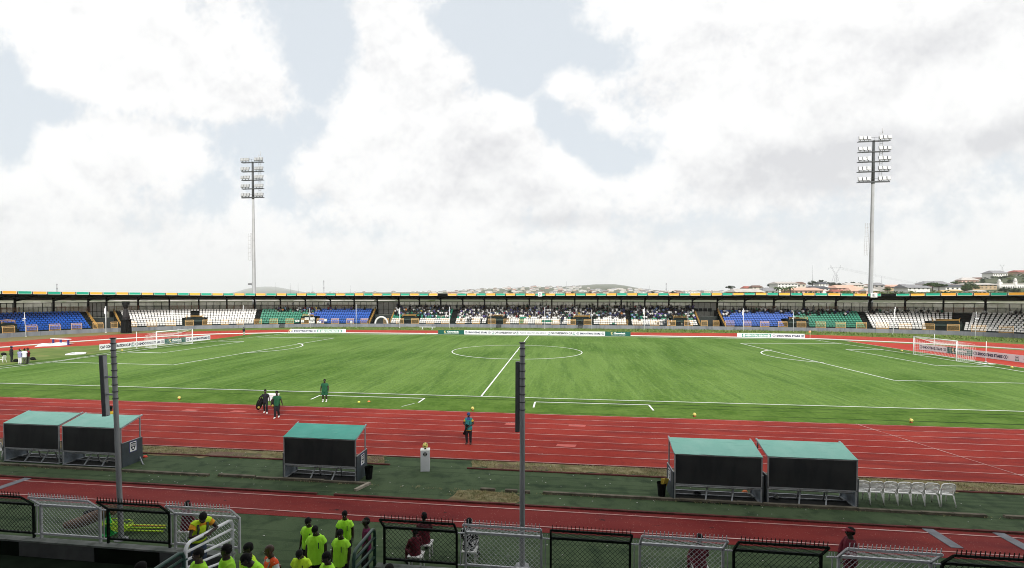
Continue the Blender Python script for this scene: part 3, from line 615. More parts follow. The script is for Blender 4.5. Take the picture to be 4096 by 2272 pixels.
# ------------------------------------------------------------------ seats
SB = mat('blue plastic seat', (.008, .095, .46), .45, .1, 2., spec=.4); SG = mat('green plastic seat', (.008, .22, .13), .45, .1, 2., spec=.4); SW = mat('white plastic seat', (.84, .83, .80), .45, .05, 2.)
def seatmb(mb, M, m):
    w, h = .245, .285
    P = [(-w, .02, 0), (w, .02, 0), (w*1.02, .05, .17), (w*.8, .08, h), (-w*.8, .08, h), (-w*1.02, .05, .17), (-w, .08, 0), (w, .08, 0), (w*1.02, .10, .17), (w*.8, .12, h), (-w*.8, .12, h), (-w*1.02, .10, .17),
         (-w*.9, -.22, -.02), (w*.9, -.22, -.02), (w*.9, -.20, -.07), (-w*.9, -.20, -.07), (-w, .06, -.05), (w, .06, -.05)]
    F = [(0, 1, 2, 5), (5, 2, 3, 4), (1, 7, 8, 2), (2, 8, 9, 3), (3, 9, 10, 4), (4, 10, 11, 5), (5, 11, 6, 0), (7, 6, 11, 8), (8, 11, 10, 9), (12, 13, 1, 0), (12, 15, 14, 13), (15, 16, 17, 14), (13, 14, 17, 1), (0, 16, 15, 12)]
    mb.add([M @ Vector(p) for p in P], F, m)
seatme = {}
for k, mm in (('blue', SB), ('green', SG), ('white', SW)):
    b = MB(); seatmb(b, Matrix.Identity(4), 0); seatme[k] = b.mesh('stadium_seat_'+k, mm)
BLK = [(-400, 371, 'L'), (505, 1014, 'W'), (1034, 1473, 'GB'), (1562, 1803, 'WG'), (1821, 2511, 'WX'), (2528, 2795, 'WG'), (2906, 3467, 'BG'), (3492, 5000, 'W')]
BN = ['far left block', 'block right of left entrance', 'green and blue block', 'block right of white arch', 'middle block', 'block left of right entrance', 'block right of right entrance', 'far right block']
seats = []
for bi, (a, b, kd) in enumerate(BLK):
    sa = 2. if a < -100 else SU(a, rowoff(0)); sb = TOT-3 if b > 4500 else SU(b, rowoff(0)); n = int((sb-sa)/.56)
    for i in range(NROW):
        for j in range(n):
            s = sa+.28+j*.56; u = uof(S(s, rowoff(i)))
            if i < 4 and any(q[0]-.5 < s < q[1]+.5 for q in VOMS): continue
            if i == 4 and any(q[0]+.9 < s < q[1]-.9 for q in VOMS): continue
            if bi == 1 and SU(757, 6) < s < SU(757, 6)+2.0 and i in (4, 5, 6, 7): continue
            if bi == 7 and 0 < s-(VOMS[8][0]+3.4) < 2.2 and i >= 4: continue
            if kd == 'W': c = 'white'
            elif kd == 'L': c = 'blue'
            elif kd == 'GB': c = 'green' if u < 1238 else 'blue'
            elif kd == 'BG': c = 'blue' if u < 3172 else 'green'
            elif kd == 'WG': c = 'white' if i < 3 else 'green'
            else: c = 'green' if noise.noise(Vector((s*.35, i*.4, 4.))) > .30 else 'white'
            seats.append((bi, i, j, s, u, c))
# ------------------------------------------------------------------ crowd occupancy
def occ(u, i):
    r = rnd.random
    if 1575 < u < 1803: return i >= 3 and r() < (.4 if i == 3 else .85 if i == 4 else .97)
    if 1821 < u < 2530: return i >= 3 and r() < (.5 if i == 3 else .93 if i == 4 else .99) or (i in (1, 2) and r() < .02)
    if 2528 < u < 2790: return i >= 3 and r() < (.4 if i == 3 else .85 if i == 4 else .97) or (i in (2,) and r() < .05)
    if 1105 < u < 1155: return i >= 7 and r() < .8
    if 1168 < u < 1290: return (i >= 7 and r() < .85) or (i == 6 and r() < .35)
    if 1290 < u < 1480: return i >= 8 and r() < .4
    if 1020 < u < 1105: return i >= 8 and r() < .15
    if 2870 < u < 2920: return i >= 5 and r() < .7
    if 2920 < u < 3180: return (i == 8 and r() < .8) or (i == 7 and r() < .3)
    if 3180 < u < 3390: return i >= 6 and r() < (.75 if i == 8 else .55)
    if 3390 < u < 3440: return i == 8 and r() < .8
    if 3478 < u < 3560: return (i == 8 and r() < .9) or (i == 7 and r() < .3)
    if 3560 < u < 3780: return i == 8 and r() < .88
    if 3780 < u < 3860: return i == 8 and r() < .6
    if 3920 < u < 3950: return i == 8 and r() < .6
    if 4020 < u < 4200: return i == 8 and r() < .85
    return False
taken = {}
people = []
for q in seats:
    bi, i, j, s, u, c = q
    if occ(u, i): taken[(bi, i, j)] = 1; people.append((bi, i, j, s+rnd.uniform(-.08, .08), rowoff(i)-.05+rnd.uniform(-.05, .1), treadz(i), 'sit' if rnd.random() < (.93 if i < 6 or not 1575 < u < 2790 else .72) else 'stand', u))
def dpt(p): return (p-CAM).dot(CF)
vis = [q for q in seats if not ((q[0], q[1], q[2]) in taken)]
inframe = [q for q in vis if 4 < q[4] < 4092]
inframe.sort(key=lambda q: dpt(S(q[3], rowoff(q[1]))) - 14*abs(ST(q[3]).dot(CR)))
near = set((q[0], q[1], q[2]) for q in inframe[:300])
rest = MB(); mi = {'blue': 0, 'green': 1, 'white': 2}
for bi, i, j, s, u, c in seats:
    p = S(s, rowoff(i)+.12, treadz(i)+.345); t = ST(s); rz = math.atan2(t.y, t.x)
    if (bi, i, j) in near:
        nm = 'stadium_seat'; o = link(nm, seatme[c], None, p, rz)
        tag(o, '%s plastic seat, %s row up, %s along, %s' % (c, ordn(i+1), ordn(j+1), BN[bi]), 'seat', 'plastic seats in rows on the far terraces')
    else:
        seatmb(rest, Matrix.Translation(p) @ Matrix.Rotation(rz, 4, 'Z'), mi[c])
tag(rest.obj('stadium_seats', [SB, SG, SW]), 'rows of blue, green and white plastic seats filling the far terraces', 'seats', kind='stuff')
# seat bearers so that rows read as dark steps
# ------------------------------------------------------------------ spectators
SKINS = [mat('dark skin', (.035, .02, .014), .6, .15, 6.), mat('brown skin', (.07, .038, .024), .6, .15, 6.)]
def spec(mb, M, pose, sk=0, sh=1, pa=2, rr=rnd):
    T = lambda pts: [M @ Vector(p) for p in pts]
    lean = rr.uniform(-.04, .12)
    if pose == 'sit':
        mb.tube(T([(0, 0, .42), (0, -lean*.5, .65), (0, -lean, .90), (0, -lean, 1.0)]), [(.15, .12), (.16, .11), (.19, .11), (.08, .08)], 7, sh)
        mb.ball(M @ Vector((0, -lean-.03, 1.14)), (.085, .10, .12), 7, 5, sk); tp_ = -lean
        for q in (-1, 1):
            mb.tube(T([(q*.09, -.02, .46), (q*.11, -.42, .50), (q*.11, -.44, .12)]), [.085, .065, .05], 5, pa)
            e_ = rr.choice((((q*.24, -.10-lean, .66), (q*.14, -.34, .60)), ((q*.24, -.12-lean, .68), (q*.05, -.28-lean, .80)), ((q*.26, -.05, .62), (q*.2, -.25, .5))))
            if rr.random() < .06: e_ = ((q*.30, -.05, 1.0), (q*.26, -.05, 1.3))
            mb.tube(T([(q*.19, -lean, .93), e_[0]]), [.06, .045], 5, sh); mb.tube(T([e_[0], e_[1]]), [.042, .03], 5, sk)
    else:
        mb.tube(T([(0, 0, .82), (0, 0, 1.1), (0, 0, 1.36), (0, 0, 1.46)]), [(.15, .11), (.15, .10), (.19, .10), (.07, .07)], 7, sh); mb.ball(M @ Vector((0, -.01, 1.60)), (.08, .095, .12), 7, 5, sk)
        for q in (-1, 1):
            mb.tube(T([(q*.08, 0, .9), (q*.1, -.01, .48), (q*.11, 0, .03)]), [.095, .07, .05], 5, pa)
            e_ = ((q*.25, 0, 1.12), (q*.22, -.12, .90)) if rr.random() < .8 else ((q*.32, 0, 1.35), (q*.2, -.05, 1.62))
            mb.tube(T([(q*.18, 0, 1.38), e_[0]]), [.06, .045], 5, sh); mb.tube(T([e_[0], e_[1]]), [.042, .03], 5, sk)
SHC = [('white', (.66, .66, .66), 27), ('black', (.012, .012, .014), 44), ('navy', (.02, .025, .09), 14), ('grey', (.13, .135, .14), 8), ('light blue', (.20, .28, .45), 3), ('red', (.28, .02, .03), 2), ('green', (.015, .14, .075), 4), ('yellow', (.5, .36, .08), 1), ('brown', (.035, .026, .022), 5), ('violet', (.10, .07, .28), 3), ('orange', (.5, .2, .07), .7), ('pink', (.32, .2, .21), .6)]
SHM = [mat('cotton '+n, c, .9, .1, 3.) for n, c, w in SHC]; PAM = [mat('dark trousers', (.012, .013, .018), .9, .2, 3.), mat('blue jeans', (.03, .045, .085), .9, .2, 3.), mat('pale trousers', (.35, .33, .28), .9, .15, 3.)]
pool = {}
for pose in ('sit', 'stand'):
    for ci in range(len(SHC)):
        for v in range(2):
            b = MB(); spec(b, Matrix.Identity(4), pose); pool[(pose, ci, v)] = b.mesh('spectator', [SKINS[(ci+v) % 2], SHM[ci], PAM[0 if v == 0 else rnd.choice((0, 1, 2, 0))]])
wts = [w for _, _, w in SHC]
for u, off, zz, n_ in ((1589, 8.2, 4.3, 1), (2031, 8.9, 4.3, 2), (2095, 8.9, 4.3, 1), (2109, 8.9, 4.3, 1), (2161, 8.9, 4.35, 1), (2170, 10.3, 5.1, 1), (2185, 10.3, 5.1, 1), (2248, 8.9, 4.3, 1), (2263, 8.9, 4.3, 1), (2290, 8.9, 4.3, 1), (2308, 8.9, 4.3, 1), (2318, 8.9, 4.3, 1), (2344, 8.9, 4.3, 1), (2358, 8.9, 4.3, 1), (2370, 9.5, 4.5, 1),
                        (2409, 8.9, 4.3, 1), (2417, 8.9, 4.3, 1), (2429, 8.9, 4.3, 1), (2438, 10.3, 5.1, 1), (2462, 10.3, 5.1, 1), (2481, 10.3, 5.1, 1), (2496, 8.9, 4.3, 1), (2508, 10.3, 5.1, 1), (2523, 10.3, 5.1, 1), (2532, 10.3, 5.1, 1), (2560, 8.9, 4.4, 1), (2025, 1.2, 1.1, 1), (2033, 2.0, 1.5, 1), (2160, 4.3, 2.4, 1),
                        (2253, 2.8, 1.7, 1), (2245, 1., .9, 1), (1872, 1.0, .8, 1), (1881, 1.0, .8, 1), (1925, .9, .8, 1), (2664, .8, .9, 1), (2671, .5, .7, 1), (2656, .8, .9, 1), (2688, .7, .8, 1), (2716, .5, .7, 1), (2727, .5, .7, 1), (2737, .5, .7, 1), (2752, .5, .7, 1), (2633, 1., .8, 1), (1990, .6, .7, 1), (2310, .5, .7, 1), (2330, .5, .7, 1), (3206, .5, .7, 1)):
    s = SU(u, off); people.append((9, 0, u, s, off, zz, 'stand', u))
for k in range(120):                      # a broken row of people standing along the concourse rail
    u = rnd.choice((rnd.uniform(1590, 1800), rnd.uniform(1825, 2525), rnd.uniform(2530, 2790))); s = SU(u, 8.4); people.append((9, 0, k, s, 8.35, 4.02, 'stand' if rnd.random() < .5 else 'sit', u))
people.sort(key=lambda q: dpt(S(q[3], q[4])))
inp_ = [q for q in people if 3 < q[7] < 4093]
chosen = set(id(q) for q in inp_[:300])
crowd = MB(); cnt = {}
PN = {'sit': 'seated', 'stand': 'standing'}
order = sorted([q for q in people if id(q) in chosen], key=lambda q: q[7])
for q in order:
    bi, i, j, s, off, z, pose, u = q
    ci = rnd.choices(range(len(SHC)), wts)[0]; v = rnd.randrange(2); p = S(s, off, z); t = ST(s)
    o = link('person', pool[(pose, ci, v)], None, p, math.atan2(t.y, t.x)+rnd.uniform(-.3, .3)); sc = rnd.uniform(.98, 1.12); o.scale = (sc, sc, sc)
    key = (SHC[ci][0], pose, i if bi < 9 else -1); cnt[key] = cnt.get(key, 0)+1
    where = '%s row up' % ordn(i+1) if bi < 9 else 'off the seats'
    tag(o, '%s spectator in %s top, %s, %s such from left' % (PN[pose], SHC[ci][0], where, ordn(cnt[key])), 'person', 'spectators in the far grandstand')
nS = len(SHM)
for q in people:
    if id(q) in chosen: continue
    bi, i, j, s, off, z, pose, u = q; ci = rnd.choices(range(nS), wts)[0]; p = S(s, off, z); t = ST(s)
    M = Matrix.Translation(p) @ Matrix.Rotation(math.atan2(t.y, t.x)+rnd.uniform(-.3, .3), 4, 'Z'); spec(crowd, M, pose, nS+rnd.randrange(2), ci, nS+2+rnd.choice((0, 0, 1, 2)))
tag(crowd.obj('crowd', SHM+SKINS+PAM), 'dense crowd of spectators filling the upper rows of the far stand', 'crowd', kind='stuff')
# banners hung by the supporters
BAN = mat('banner cloth', (.62, .64, .62), .9, .15, 5.)
for k, (u0, u1, z0, z1, off, lb) in enumerate(((1181, 1197, 1.4, 1.9, .0, 'small pale blue-grey banner hung on the rail left of the yellow framed steps'), (1204, 1216, 1.25, 1.85, -.02, 'small white banner hung beside the stair portal'), (1219, 1235, 1.9, 2.5, .1, 'white banner lying over the top of the stair portal'), (1235, 1258, 1.0, 1.7, .0, 'large white banner with black marks below the crowd'), (1240, 1258, 1.9, 2.5, .1, 'white and black banner over the portal, right one'), (1268, 1284, 1.0, 1.6, -.02, 'white banner tied to the first fence panel over blue seats'), (1297, 1308, 1.5, 2.1, .0, 'narrow white banner hung over the blue seats'), (1401, 1409, .95, 1.6, -.02, 'narrow white cloth on the fence over blue seats'), (1167, 1177, 5.4, 6.2, 10.6, 'green and white square banner on the rear screen'), (1307, 1317, 5.4, 6.2, 10.6, 'white square banner on the rear screen'))):
    a, b = SU(u0, off), SU(u1, off); m = MB(); o_ = S((a+b)/2, off); t = ST((a+b)/2); w = b-a; rz = math.atan2(t.y, t.x)
    nx = 5; P = []
    for i in range(nx+1):
        for z in (z0, z1): P += [(-w/2+w*i/nx, .03*math.sin(i*2.), z)]
    m.add(P, [(2*i, 2*i+2, 2*i+3, 2*i+1) for i in range(nx)], 0)
    P2 = [(x, y+.02, z) for x, y, z in P]; m.add(P2, [(2*i, 2*i+1, 2*i+3, 2*i+2) for i in range(nx)], 0)
    for _ in range(3): x, z = rnd.uniform(-w*.35, w*.2), rnd.uniform(z0+.1, z1-.15); m.box((x+.1, -.045, z), (w*.2, .01, .07), 1)
    tag(m.obj('banner', [BAN, INK], None, (o_.x, o_.y, 0), rz), lb, 'banner', 'banners hung in the far stand')
# tall white poles in front of the wall
PL = [(104, 1345, 97, 1249, 1), (424, 1329, 423, 1225, 2), (690, 1316, 690, 1240, 0), (973, 1312.5, 973, 1220, 0), (1242, 1308.5, 1238, 1233, 1), (1424.5, 1308.5, 1424.5, 1216, 0), (1599, 1308.5, 1599, 1231, 2), (1798, 1311, 1798, 1227, 0), (1964, 1312.5, 1963, 1235, 1), (2179, 1313.5, 2179, 1229, 0), (2367, 1315, 2367, 1238, 1), (2577, 1317.3, 2577, 1231, 2), (2752, 1319, 2752, 1243, 1), (2973, 1323, 2973, 1234, 2), (3173, 1325, 3174, 1248, 1), (3571, 1336, 3581, 1228, 2), (3900, 1351, 3905, 1247, 1)]
where = ['front of the blue seats at far left', 'front of the left entrance', 'front of the white seats above the left goal', 'front of the white seats behind a lone person', 'front of the small banners', 'front of the blue seats left of the arch', 'front of the seats right of the white arch', 'front of the crowd above the white bench', 'front of the middle crowd, slim', 'front of the crowd right of the D sign', 'front of the crowd, slim, near the middle boards', 'front of the crowd beside a stair aisle', 'front of the portal left of the right entrance', 'front of the blue seats right of the right entrance', 'front of the portal between blue and green seats', 'front of the white seats left of the right goal', 'front of the white seats behind the right goal']
for k, (ub, vb, ut, vt, kd) in enumerate(PL):
    p = G(ub, vb+1.5); D = (p-CAM).dot(CF); h = zrow(p, vt); t = AD(ut, vt, D)-p; r = [.06, .045, .08][kd]
    m = MB(); m.tube([(0, 0, 0), tuple(t)], [r, r*.85], 8); m.tube([(0, 0, 0), (0, 0, .06)], [r*2.2, r*2.2], 8); q = t*.93
    if kd == 2: m.box((q.x*.9-.16, 0, q.z*.88), (.16, .12, 1.2))
    if kd == 1: m.box((q.x+.0, 0, q.z*.8), (.55, .1, .1)); m.ball((q.x+.25, 0, q.z*.8), .13, 6, 4); m.ball((q.x-.22, 0, q.z*.72), .12, 6, 4)
    tag(m.obj('white_pole', WPOST, None, p), 'white pole standing in %s' % where[k], 'pole', 'white poles in front of the far stand')
# ------------------------------------------------------------------ goals
NETM = mat('white net cord', (.78, .78, .78), .8, .05); GOALW = mat('white goal paint', (.80, .81, .82), .35, .04, 2., spec=.5)
def goal(P0, P1, back, label):
    P0, P1 = Vector(P0), Vector(P1); ax = (P1-P0); w = ax.length; ax.normalize(); rz = math.atan2(ax.y, ax.x)
    loc = (P0+P1)/2; root = thing('goal', label, 'goal', loc, rz); h = 2.44; s = back
    m = MB(); m.tube([(-w/2, 0, 0), (-w/2, 0, h)], .066, 10); m.tube([(w/2, 0, 0), (w/2, 0, h)], .066, 10); m.tube([(-w/2-.06, 0, h), (w/2+.06, 0, h)], .066, 10); m.obj('goal_frame', GOALW, root)
    m = MB(); m.tube([(-w/2, 0, .04), (-w/2, s*2.1, .04), (w/2, s*2.1, .04), (w/2, 0, .04)], .028, 6); m.obj('ground_bar', GOALW, root)
    n = MB(); nx, nz = 30, 14
    def B(i, j):                           # back sheet sagging between the crossbar, the two ropes and the ground
        x = -w/2+w*i/nx; t = j/nz; 
        if t < .42: k = t/.42; y = s*2.0*k; z = h-.05-.55*k - .32*math.sin(math.pi*i/nx)*math.sin(math.pi*k)*1.2
        else: k = (t-.42)/.58; y = s*(2.0+.15*math.sin(math.pi*k)); z = (h-.60)*(1-k)+.04
        return Vector((x, y, z))
    for i in range(nx+1):
        for j in range(nz): n.bar(B(i, j), B(i, j+1), .009, .009)
    for j in range(nz+1):
        for i in range(nx): n.bar(B(i, j), B(i+1, j), .009, .009)
    for q in (-1, 1):                       # side sheets
        for k in range(11):
            z = h*k/11; d = 2.0*(1-max(0, (z-1.7)/(h-1.7))*.9)
            n.bar((q*w/2, 0, z), (q*w/2, s*d, z*(.80 if z > 1.5 else .95)), .009, .009)
        for k in range(9): y = 2.0*k/9; zt = h-.3*y-.1; n.bar((q*w/2, s*y, .04), (q*w/2, s*y, zt-.15*math.sin(k*.35)), .009, .009)
        n.bar((q*w/2, s*.05, h-.05), (q*w*.46, s*2.2, 2.05), .015, .015)
    n.obj('goal_net', NETM, root); return root
gR0, gR1 = G(3654, 1418), G(3825, 1445); gL0, gL1 = G(770, 1375), G(627, 1392)
goal(gR0, gR1, 1, 'white football goal with net at the right end of the pitch')
goal(gL0, gL1, -1, 'white football goal with net at the left end of the pitch')
for p, lb in ((G(3943, 1448), 'slim pale net pole right of the right goal'), (G(3736, 1405), 'slim pale net pole seen through the right goal'), (G(547, 1393), 'slim pale net pole left of the left goal'), (G(713, 1375), 'slim pale net pole seen through the left goal')):
    m = MB(); m.tube([(0, 0, 0), (0, 0, 2.5)], .03, 8); m.tube([(0, 0, 0), (0, 0, .05)], .12, 8); tag(m.obj('net_pole', WPOST, None, p), lb, 'pole')

# ------------------------------------------------------------------ advertising boards
BW = mat('white board vinyl', (.76, .77, .80), .5, .03, 2.); BG = mat('dark green board vinyl', (.008, .095, .072), .5, .05, 2.); CY = mat('pale yellow print', (.82, .66, .25), .5, .05); WT = mat('white print', (.8, .82, .8), .5, .04); GT = mat('green print', (.02, .22, .15), .5, .05)
def ring(mb, c, r0, r1, n=18, y=-.03, m=0, a0=0, a1=360, sy=1.):
    P = []
    for i in range(n+1):
        a = R(a0+(a1-a0)*i/n)
        P += [(c[0]+r0*math.cos(a), y, c[1]+r0*math.sin(a)*sy), (c[0]+r1*math.cos(a), y, c[1]+r1*math.sin(a)*sy)]
    mb.add(P, [(2*i, 2*i+1, 2*i+3, 2*i+2) for i in range(n)], m)
def board(p0, p1, kind, label, h=.86, zb=(0, 0)):
    p0, p1 = Vector(p0), Vector(p1); d = p1-p0; w = d.length; rz = math.atan2(d.y, d.x)
    root = thing('advertising_board', label, 'advertising board', p0, rz)
    b = MB(); b.box((w/2, 0, h/2), (w-.02, .04, h)); b.obj('panel', BG if kind == 'chow' else BW, root)
    st = MB()
    for x in (.3, w-.3): st.bar((x, .03, h*.8), (x, .5, 0), .04); st.bar((x, .03, .03), (x, .5, .03), .04)
    st.obj('prop', STEEL, root)
    def T(s, x, z, ww, hh, m, bold=.03): text_mesh(s, ww, hh, m, 'lettering', root, Matrix(((1, 0, 0, x), (0, 0, -1, -.026), (0, 1, 0, z), (0, 0, 0, 1))), bold=bold)
    e = MB()
    def emb(cx):                            # round club crest
        r = h*.30; ring(e, (cx, h/2), r*.72, r, 20, -.028, 0, 100, 260); ring(e, (cx, h/2), r*.72, r, 20, -.028, 0, -80, 80); ring(e, (cx, h/2), 0.01, r*.28, 5, -.03, 1); ring(e, (cx, h*.62), .01, r*.3, 5, -.03, 0); e.box((cx, -.028, h*.38), (r*.5, .006, r*.35), 0)
    def cup(cx):                            # cup crest: arch outline, trophy, green foot
        ring(e, (cx, h*.60), h*.22, h*.26, 14, -.028, 0, 0, 180); e.box((cx-h*.24, -.028, h*.45), (.03, .006, h*.3), 0); e.box((cx+h*.24, -.028, h*.45), (.03, .006, h*.3), 0)
        ring(e, (cx, h*.62), .01, h*.11, 6, -.03, 0); e.box((cx, -.03, h*.48), (h*.06, .006, h*.2), 0); e.box((cx, -.029, h*.24), (h*.5, .006, h*.18), 2); e.box((cx, -.034, h*.24), (h*.3, .006, h*.04), 3)
    if kind == 'ss': emb(w*.075); emb(w*.925); T('SHOOTING STARS', w*.15, h*.27, w*.70, h*.46, INKN, .055)
    elif kind == 'caf': cup(w*.075) ; T('CAF CONFEDERATION CUP', w*.13, h*.25, w*.82, h*.50, INK, .045)
    elif kind == 'caf2': cup(w*.065); T('CAF CONFEDERATION CUP', w*.12, h*.25, w*.76, h*.50, INK, .045); cup(w*.935)
    elif kind == 'caf3': T('CAF CONFEDERATION CUP', w*.02, h*.25, w*.86, h*.50, INK, .045); cup(w*.945)
    elif kind == 'mosh': T('MOSHOOD ABIOLA SPORT ARENA ABEOKUTA', w*.03, h*.28, w*.93, h*.44, INKN, .0)
    elif kind == 'chow':
        cx = w*.27; r = h*.24; ring(e, (cx, h*.60), r*.45, r, 16, -.03, 4, 45, 315); e.box((cx-r*.85, -.029, h*.60+r*.6), (r*.4, .006, r*.6), 4)
        T('Chowdeck', w*.34, h*.42, w*.46, h*.40, WT, .06); T('DELIVERING HAPPINESS', w*.23, h*.18, w*.56, h*.10, WT, .03)
    elif kind in ('nff', 'nffr'):
        x0 = 0.02 if kind == 'nff' else .14; x1 = .86 if kind == 'nff' else .98
        e.box((w*(x0+x1)/2, -.024, h*.5), (w*(x1-x0), .006, h*.74), 2); 
        for c in (x0+.065, x1-.065): ring(e, (w*c, h*.5), .01, h*.30, 16, -.034, 3); ring(e, (w*c, h*.5), h*.20, h*.23, 14, -.037, 2)
        T('NIGERIA FOOTBALL FEDERATION', w*(x0+.12), h*.27, w*(x1-x0-.24), h*.46, WT, .06)
    if e.v: e.obj('emblem', [INKN, mat('grey print', (.3, .32, .42), .6), GT, WT, CY], root)
    return root
def between(p, q, t): return (p[0]+(q[0]-p[0])*t, p[1]+(q[1]-p[1])*t, 0)
a, b = (-59.8, -6.9), (-56.25, 11.9)
def tsec(u, a=a, b=b):                     # fraction along a board line seen in column u
    lo, hi = 0., 1.
    for _ in range(30):
        m_ = (lo+hi)/2
        if uof((*between(a, b, m_)[:2], .4)) < u: lo = m_
        else: hi = m_
    return lo
def run(a, b, cuts, spec_):
    for i, (k, lb) in enumerate(spec_):
        t0, t1 = tsec(cuts[i], a, b), tsec(cuts[i+1], a, b)
        if i == 0: t0 = 0
        if i == len(spec_)-1: t1 = 1
        board(between(a, b, t0), between(a, b, t1), k, lb)
run(a, b, [399, 538, 658, 743, 839], [('caf3', 'white board with black lettering, outermost left of those behind the left goal'), ('ss', 'white board with navy lettering crossed by the near post of the left goal'), ('chow', 'dark green board with yellow mark, seen inside the left goal'), ('ss', 'white board with navy lettering behind the far post of the left goal')])
run((-51.2, 30.2), (-39.1, 31.35), [1160, 1267, 1383], [('ss', 'white board with navy lettering beside the left corner flag'), ('nff', 'white and green federation board, right of the left corner flag')])
run((-19.0, 31.45), (19.95, 31.35), [1756, 1857, 1966, 2077, 2190, 2302, 2420, 2521], [('chow', 'dark green board with yellow mark at the left end of the middle row'), ('ss', 'white board with navy lettering, second in the middle row'), ('caf2', 'white board with black cup lettering left of the halfway line'), ('mosh', 'white board with thin arena lettering at the halfway line'), ('caf2', 'white board with black cup lettering right of the halfway line'), ('ss', 'white board with navy lettering, sixth in the middle row'), ('chow', 'dark green board with yellow mark at the right end of the middle row')])
run((39.75, 31.1), (51.55, 30.4), [2946, 3086, 3220], [('nffr', 'white and green federation board left of the right corner flag'), ('ss', 'white board with navy lettering beside the right corner flag')])
run((58.85, 11.3), (61.8, -16.), [3677, 3787, 3891, 4034, 4200], [('ss', 'white board with navy lettering seen through the right goal'), ('chow', 'dark green board with yellow mark behind the near post of the right goal'), ('ss', 'white board with navy lettering right of the right goal'), ('caf', 'white board with black cup lettering cut by the right picture edge')])
# ------------------------------------------------------------------ balls, flags, small things on the field
BY = mat('yellow ball leather', (.72, .60, .16), .4, .3, 9., spec=.5)
def ball(p, lb, r=.11, z=0):
    root = thing('football', lb, 'ball', (p[0], p[1], z)); m = MB(); m.ball((0, 0, r), r, 14, 9); m.obj('shell', BY, root); m = MB()
    for a_, e_ in ((200, 30), (280, -10), (330, 40), (250, 65), (300, -50), (230, -35)):
        d = Vector((math.cos(R(a_))*math.cos(R(e_)), math.sin(R(a_))*math.cos(R(e_)), math.sin(R(e_)))); x = d.cross(Vector((0, 0, 1))).normalized(); y = x.cross(d)
        P = [Vector((0, 0, r))+ (d+ (x*math.cos(2*math.pi*i/5)+y*math.sin(2*math.pi*i/5))*.33).normalized()*r*1.02 for i in range(5)]; m.add(P, [(0, 1, 2, 3, 4)])
    m.obj('dark_patch', BLACKM, root); return root
for u, v, lb, z in ((1189*1.59, 1033*1.59, 'yellow ball on the turf edge behind the photographer', 1), (1747*1.59, 1049*1.59, 'yellow ball on the turf edge between centre pole and right dugouts', 1), (2292*1.59, 1064*1.59, 'yellow ball on the turf edge at the far right', 1), (451*1.59, 1006*1.59, 'yellow ball at the turf edge left of the walking pair', 1),
                    (3607, 1404+3, 'yellow ball beside the far post of the right goal', 0), (4047, 1474, 'yellow ball near the corner of the right boards', 0), (1704, 1337, 'pale ball on the far kerb left of the middle boards', 0), (489, 1405, 'yellow ball behind the left goal line', 0)):
    p = G(u, v); sc = 1.35 if z == 0 else 1.
    if z: 
        b = ball(p, lb, .11, .06); m = MB(); m.tube([(0, 0, 0), (0, 0, .07)], [.09, .05], 10); tag(m.obj('ball_stand', mat('red disc cone', (.30, .03, .02), .6), None, (p.x, p.y, .024)), 'red disc under the ' + lb, 'cone')
    else: ball(p, lb, .13, .02)
CONEC = {'red': mat('red cone', (.75, .08, .05), .6), 'orange': mat('orange cone', (.80, .20, .06), .6), 'yellow': mat('yellow cone', (.75, .62, .1), .6)}
for u, v, c, lb in ((903*1.59, 1011*1.59, 'yellow', 'small yellow disc cone on the turf right of the man in green'), (928*1.59, 1010*1.59, 'orange', 'orange disc cone on the turf right of the yellow disc'), (580, 1827, 'red', 'red disc cone on the dark turf beside the second dugout'), (2980, 1968, 'orange', 'orange disc cone lying inside the third dugout')):
    p = G(u, v+2); m = MB(); m.tube([(0, 0, 0), (0, 0, .09)], [.13, .06], 14); tag(m.obj('disc_cone', CONEC[c], None, p), lb, 'cone')
def flag(p, lb, lean, cm):
    root = thing('corner_flag', lb, 'corner flag', p); m = MB(); m.tube([(0, 0, 0), lean], .035, 8); m.obj('flag_pole', mat('pale yellow pole', (.75, .70, .45), .5), root)
    m = MB(); q = Vector(lean); m.add([q, q+Vector((-.28, 0, -.18)), q+Vector((-.05, 0, -.5)), q+Vector((.22, .05, -.25)), q+Vector((0, .03, -.15))], [(0, 1, 2, 4), (0, 4, 2, 3)]); m.obj('flag_cloth', cm, root)
flag(G(3240, 1356), 'upright corner flag with orange and white cloth at the far right corner', (0, 0, 1.6), mat('orange flag cloth', (.75, .25, .10), .8, .1))
flag(G(1145, 1335), 'leaning pale yellow corner flag at the far left corner', (1.0, 0, 1.0), mat('cream flag cloth', (.75, .62, .30), .8, .1))
def hurdlebench(p0, p1, z, lb, legs, cm, name='bench', thick=.1):
    p0, p1 = Vector((*p0[:2], 0)), Vector((*p1[:2], 0)); m = MB(); m.bar(p0+Vector((0, 0, z)), p1+Vector((0, 0, z)), .38, thick)
    root = thing(name, lb, 'bench', p0); m.v = [(x-p0.x, y-p0.y, q) for x, y, q in m.v]; m.obj('seat', WPOST, root)
    for t in legs: q = (p1-p0)*t; m = MB(); m.bar((q.x, q.y, z), (q.x, q.y, 0), .1, .3); m.bar((q.x-.2, q.y-.2, .03), (q.x+.1, q.y+.2, .03), .08); m.obj('leg', cm, root)
hurdlebench(G(1678, 1317), G(1742, 1317.5), .55, 'long white bench standing on the far verge left of the middle boards', (.2, .8), WPOST)
hurdlebench(G(2839, 1319), G(2905, 1319), .35, 'long low white bench in front of the right entrance', (.1, .5, .9), WPOST)
q0, q1 = G(206, 1378), G(281, 1381); hurdlebench(q0, q1, .95, 'white top bench on blue legs on the track bend at left', (.1, .5, .9), mat('blue steel leg', (.05, .05, .22), .5))
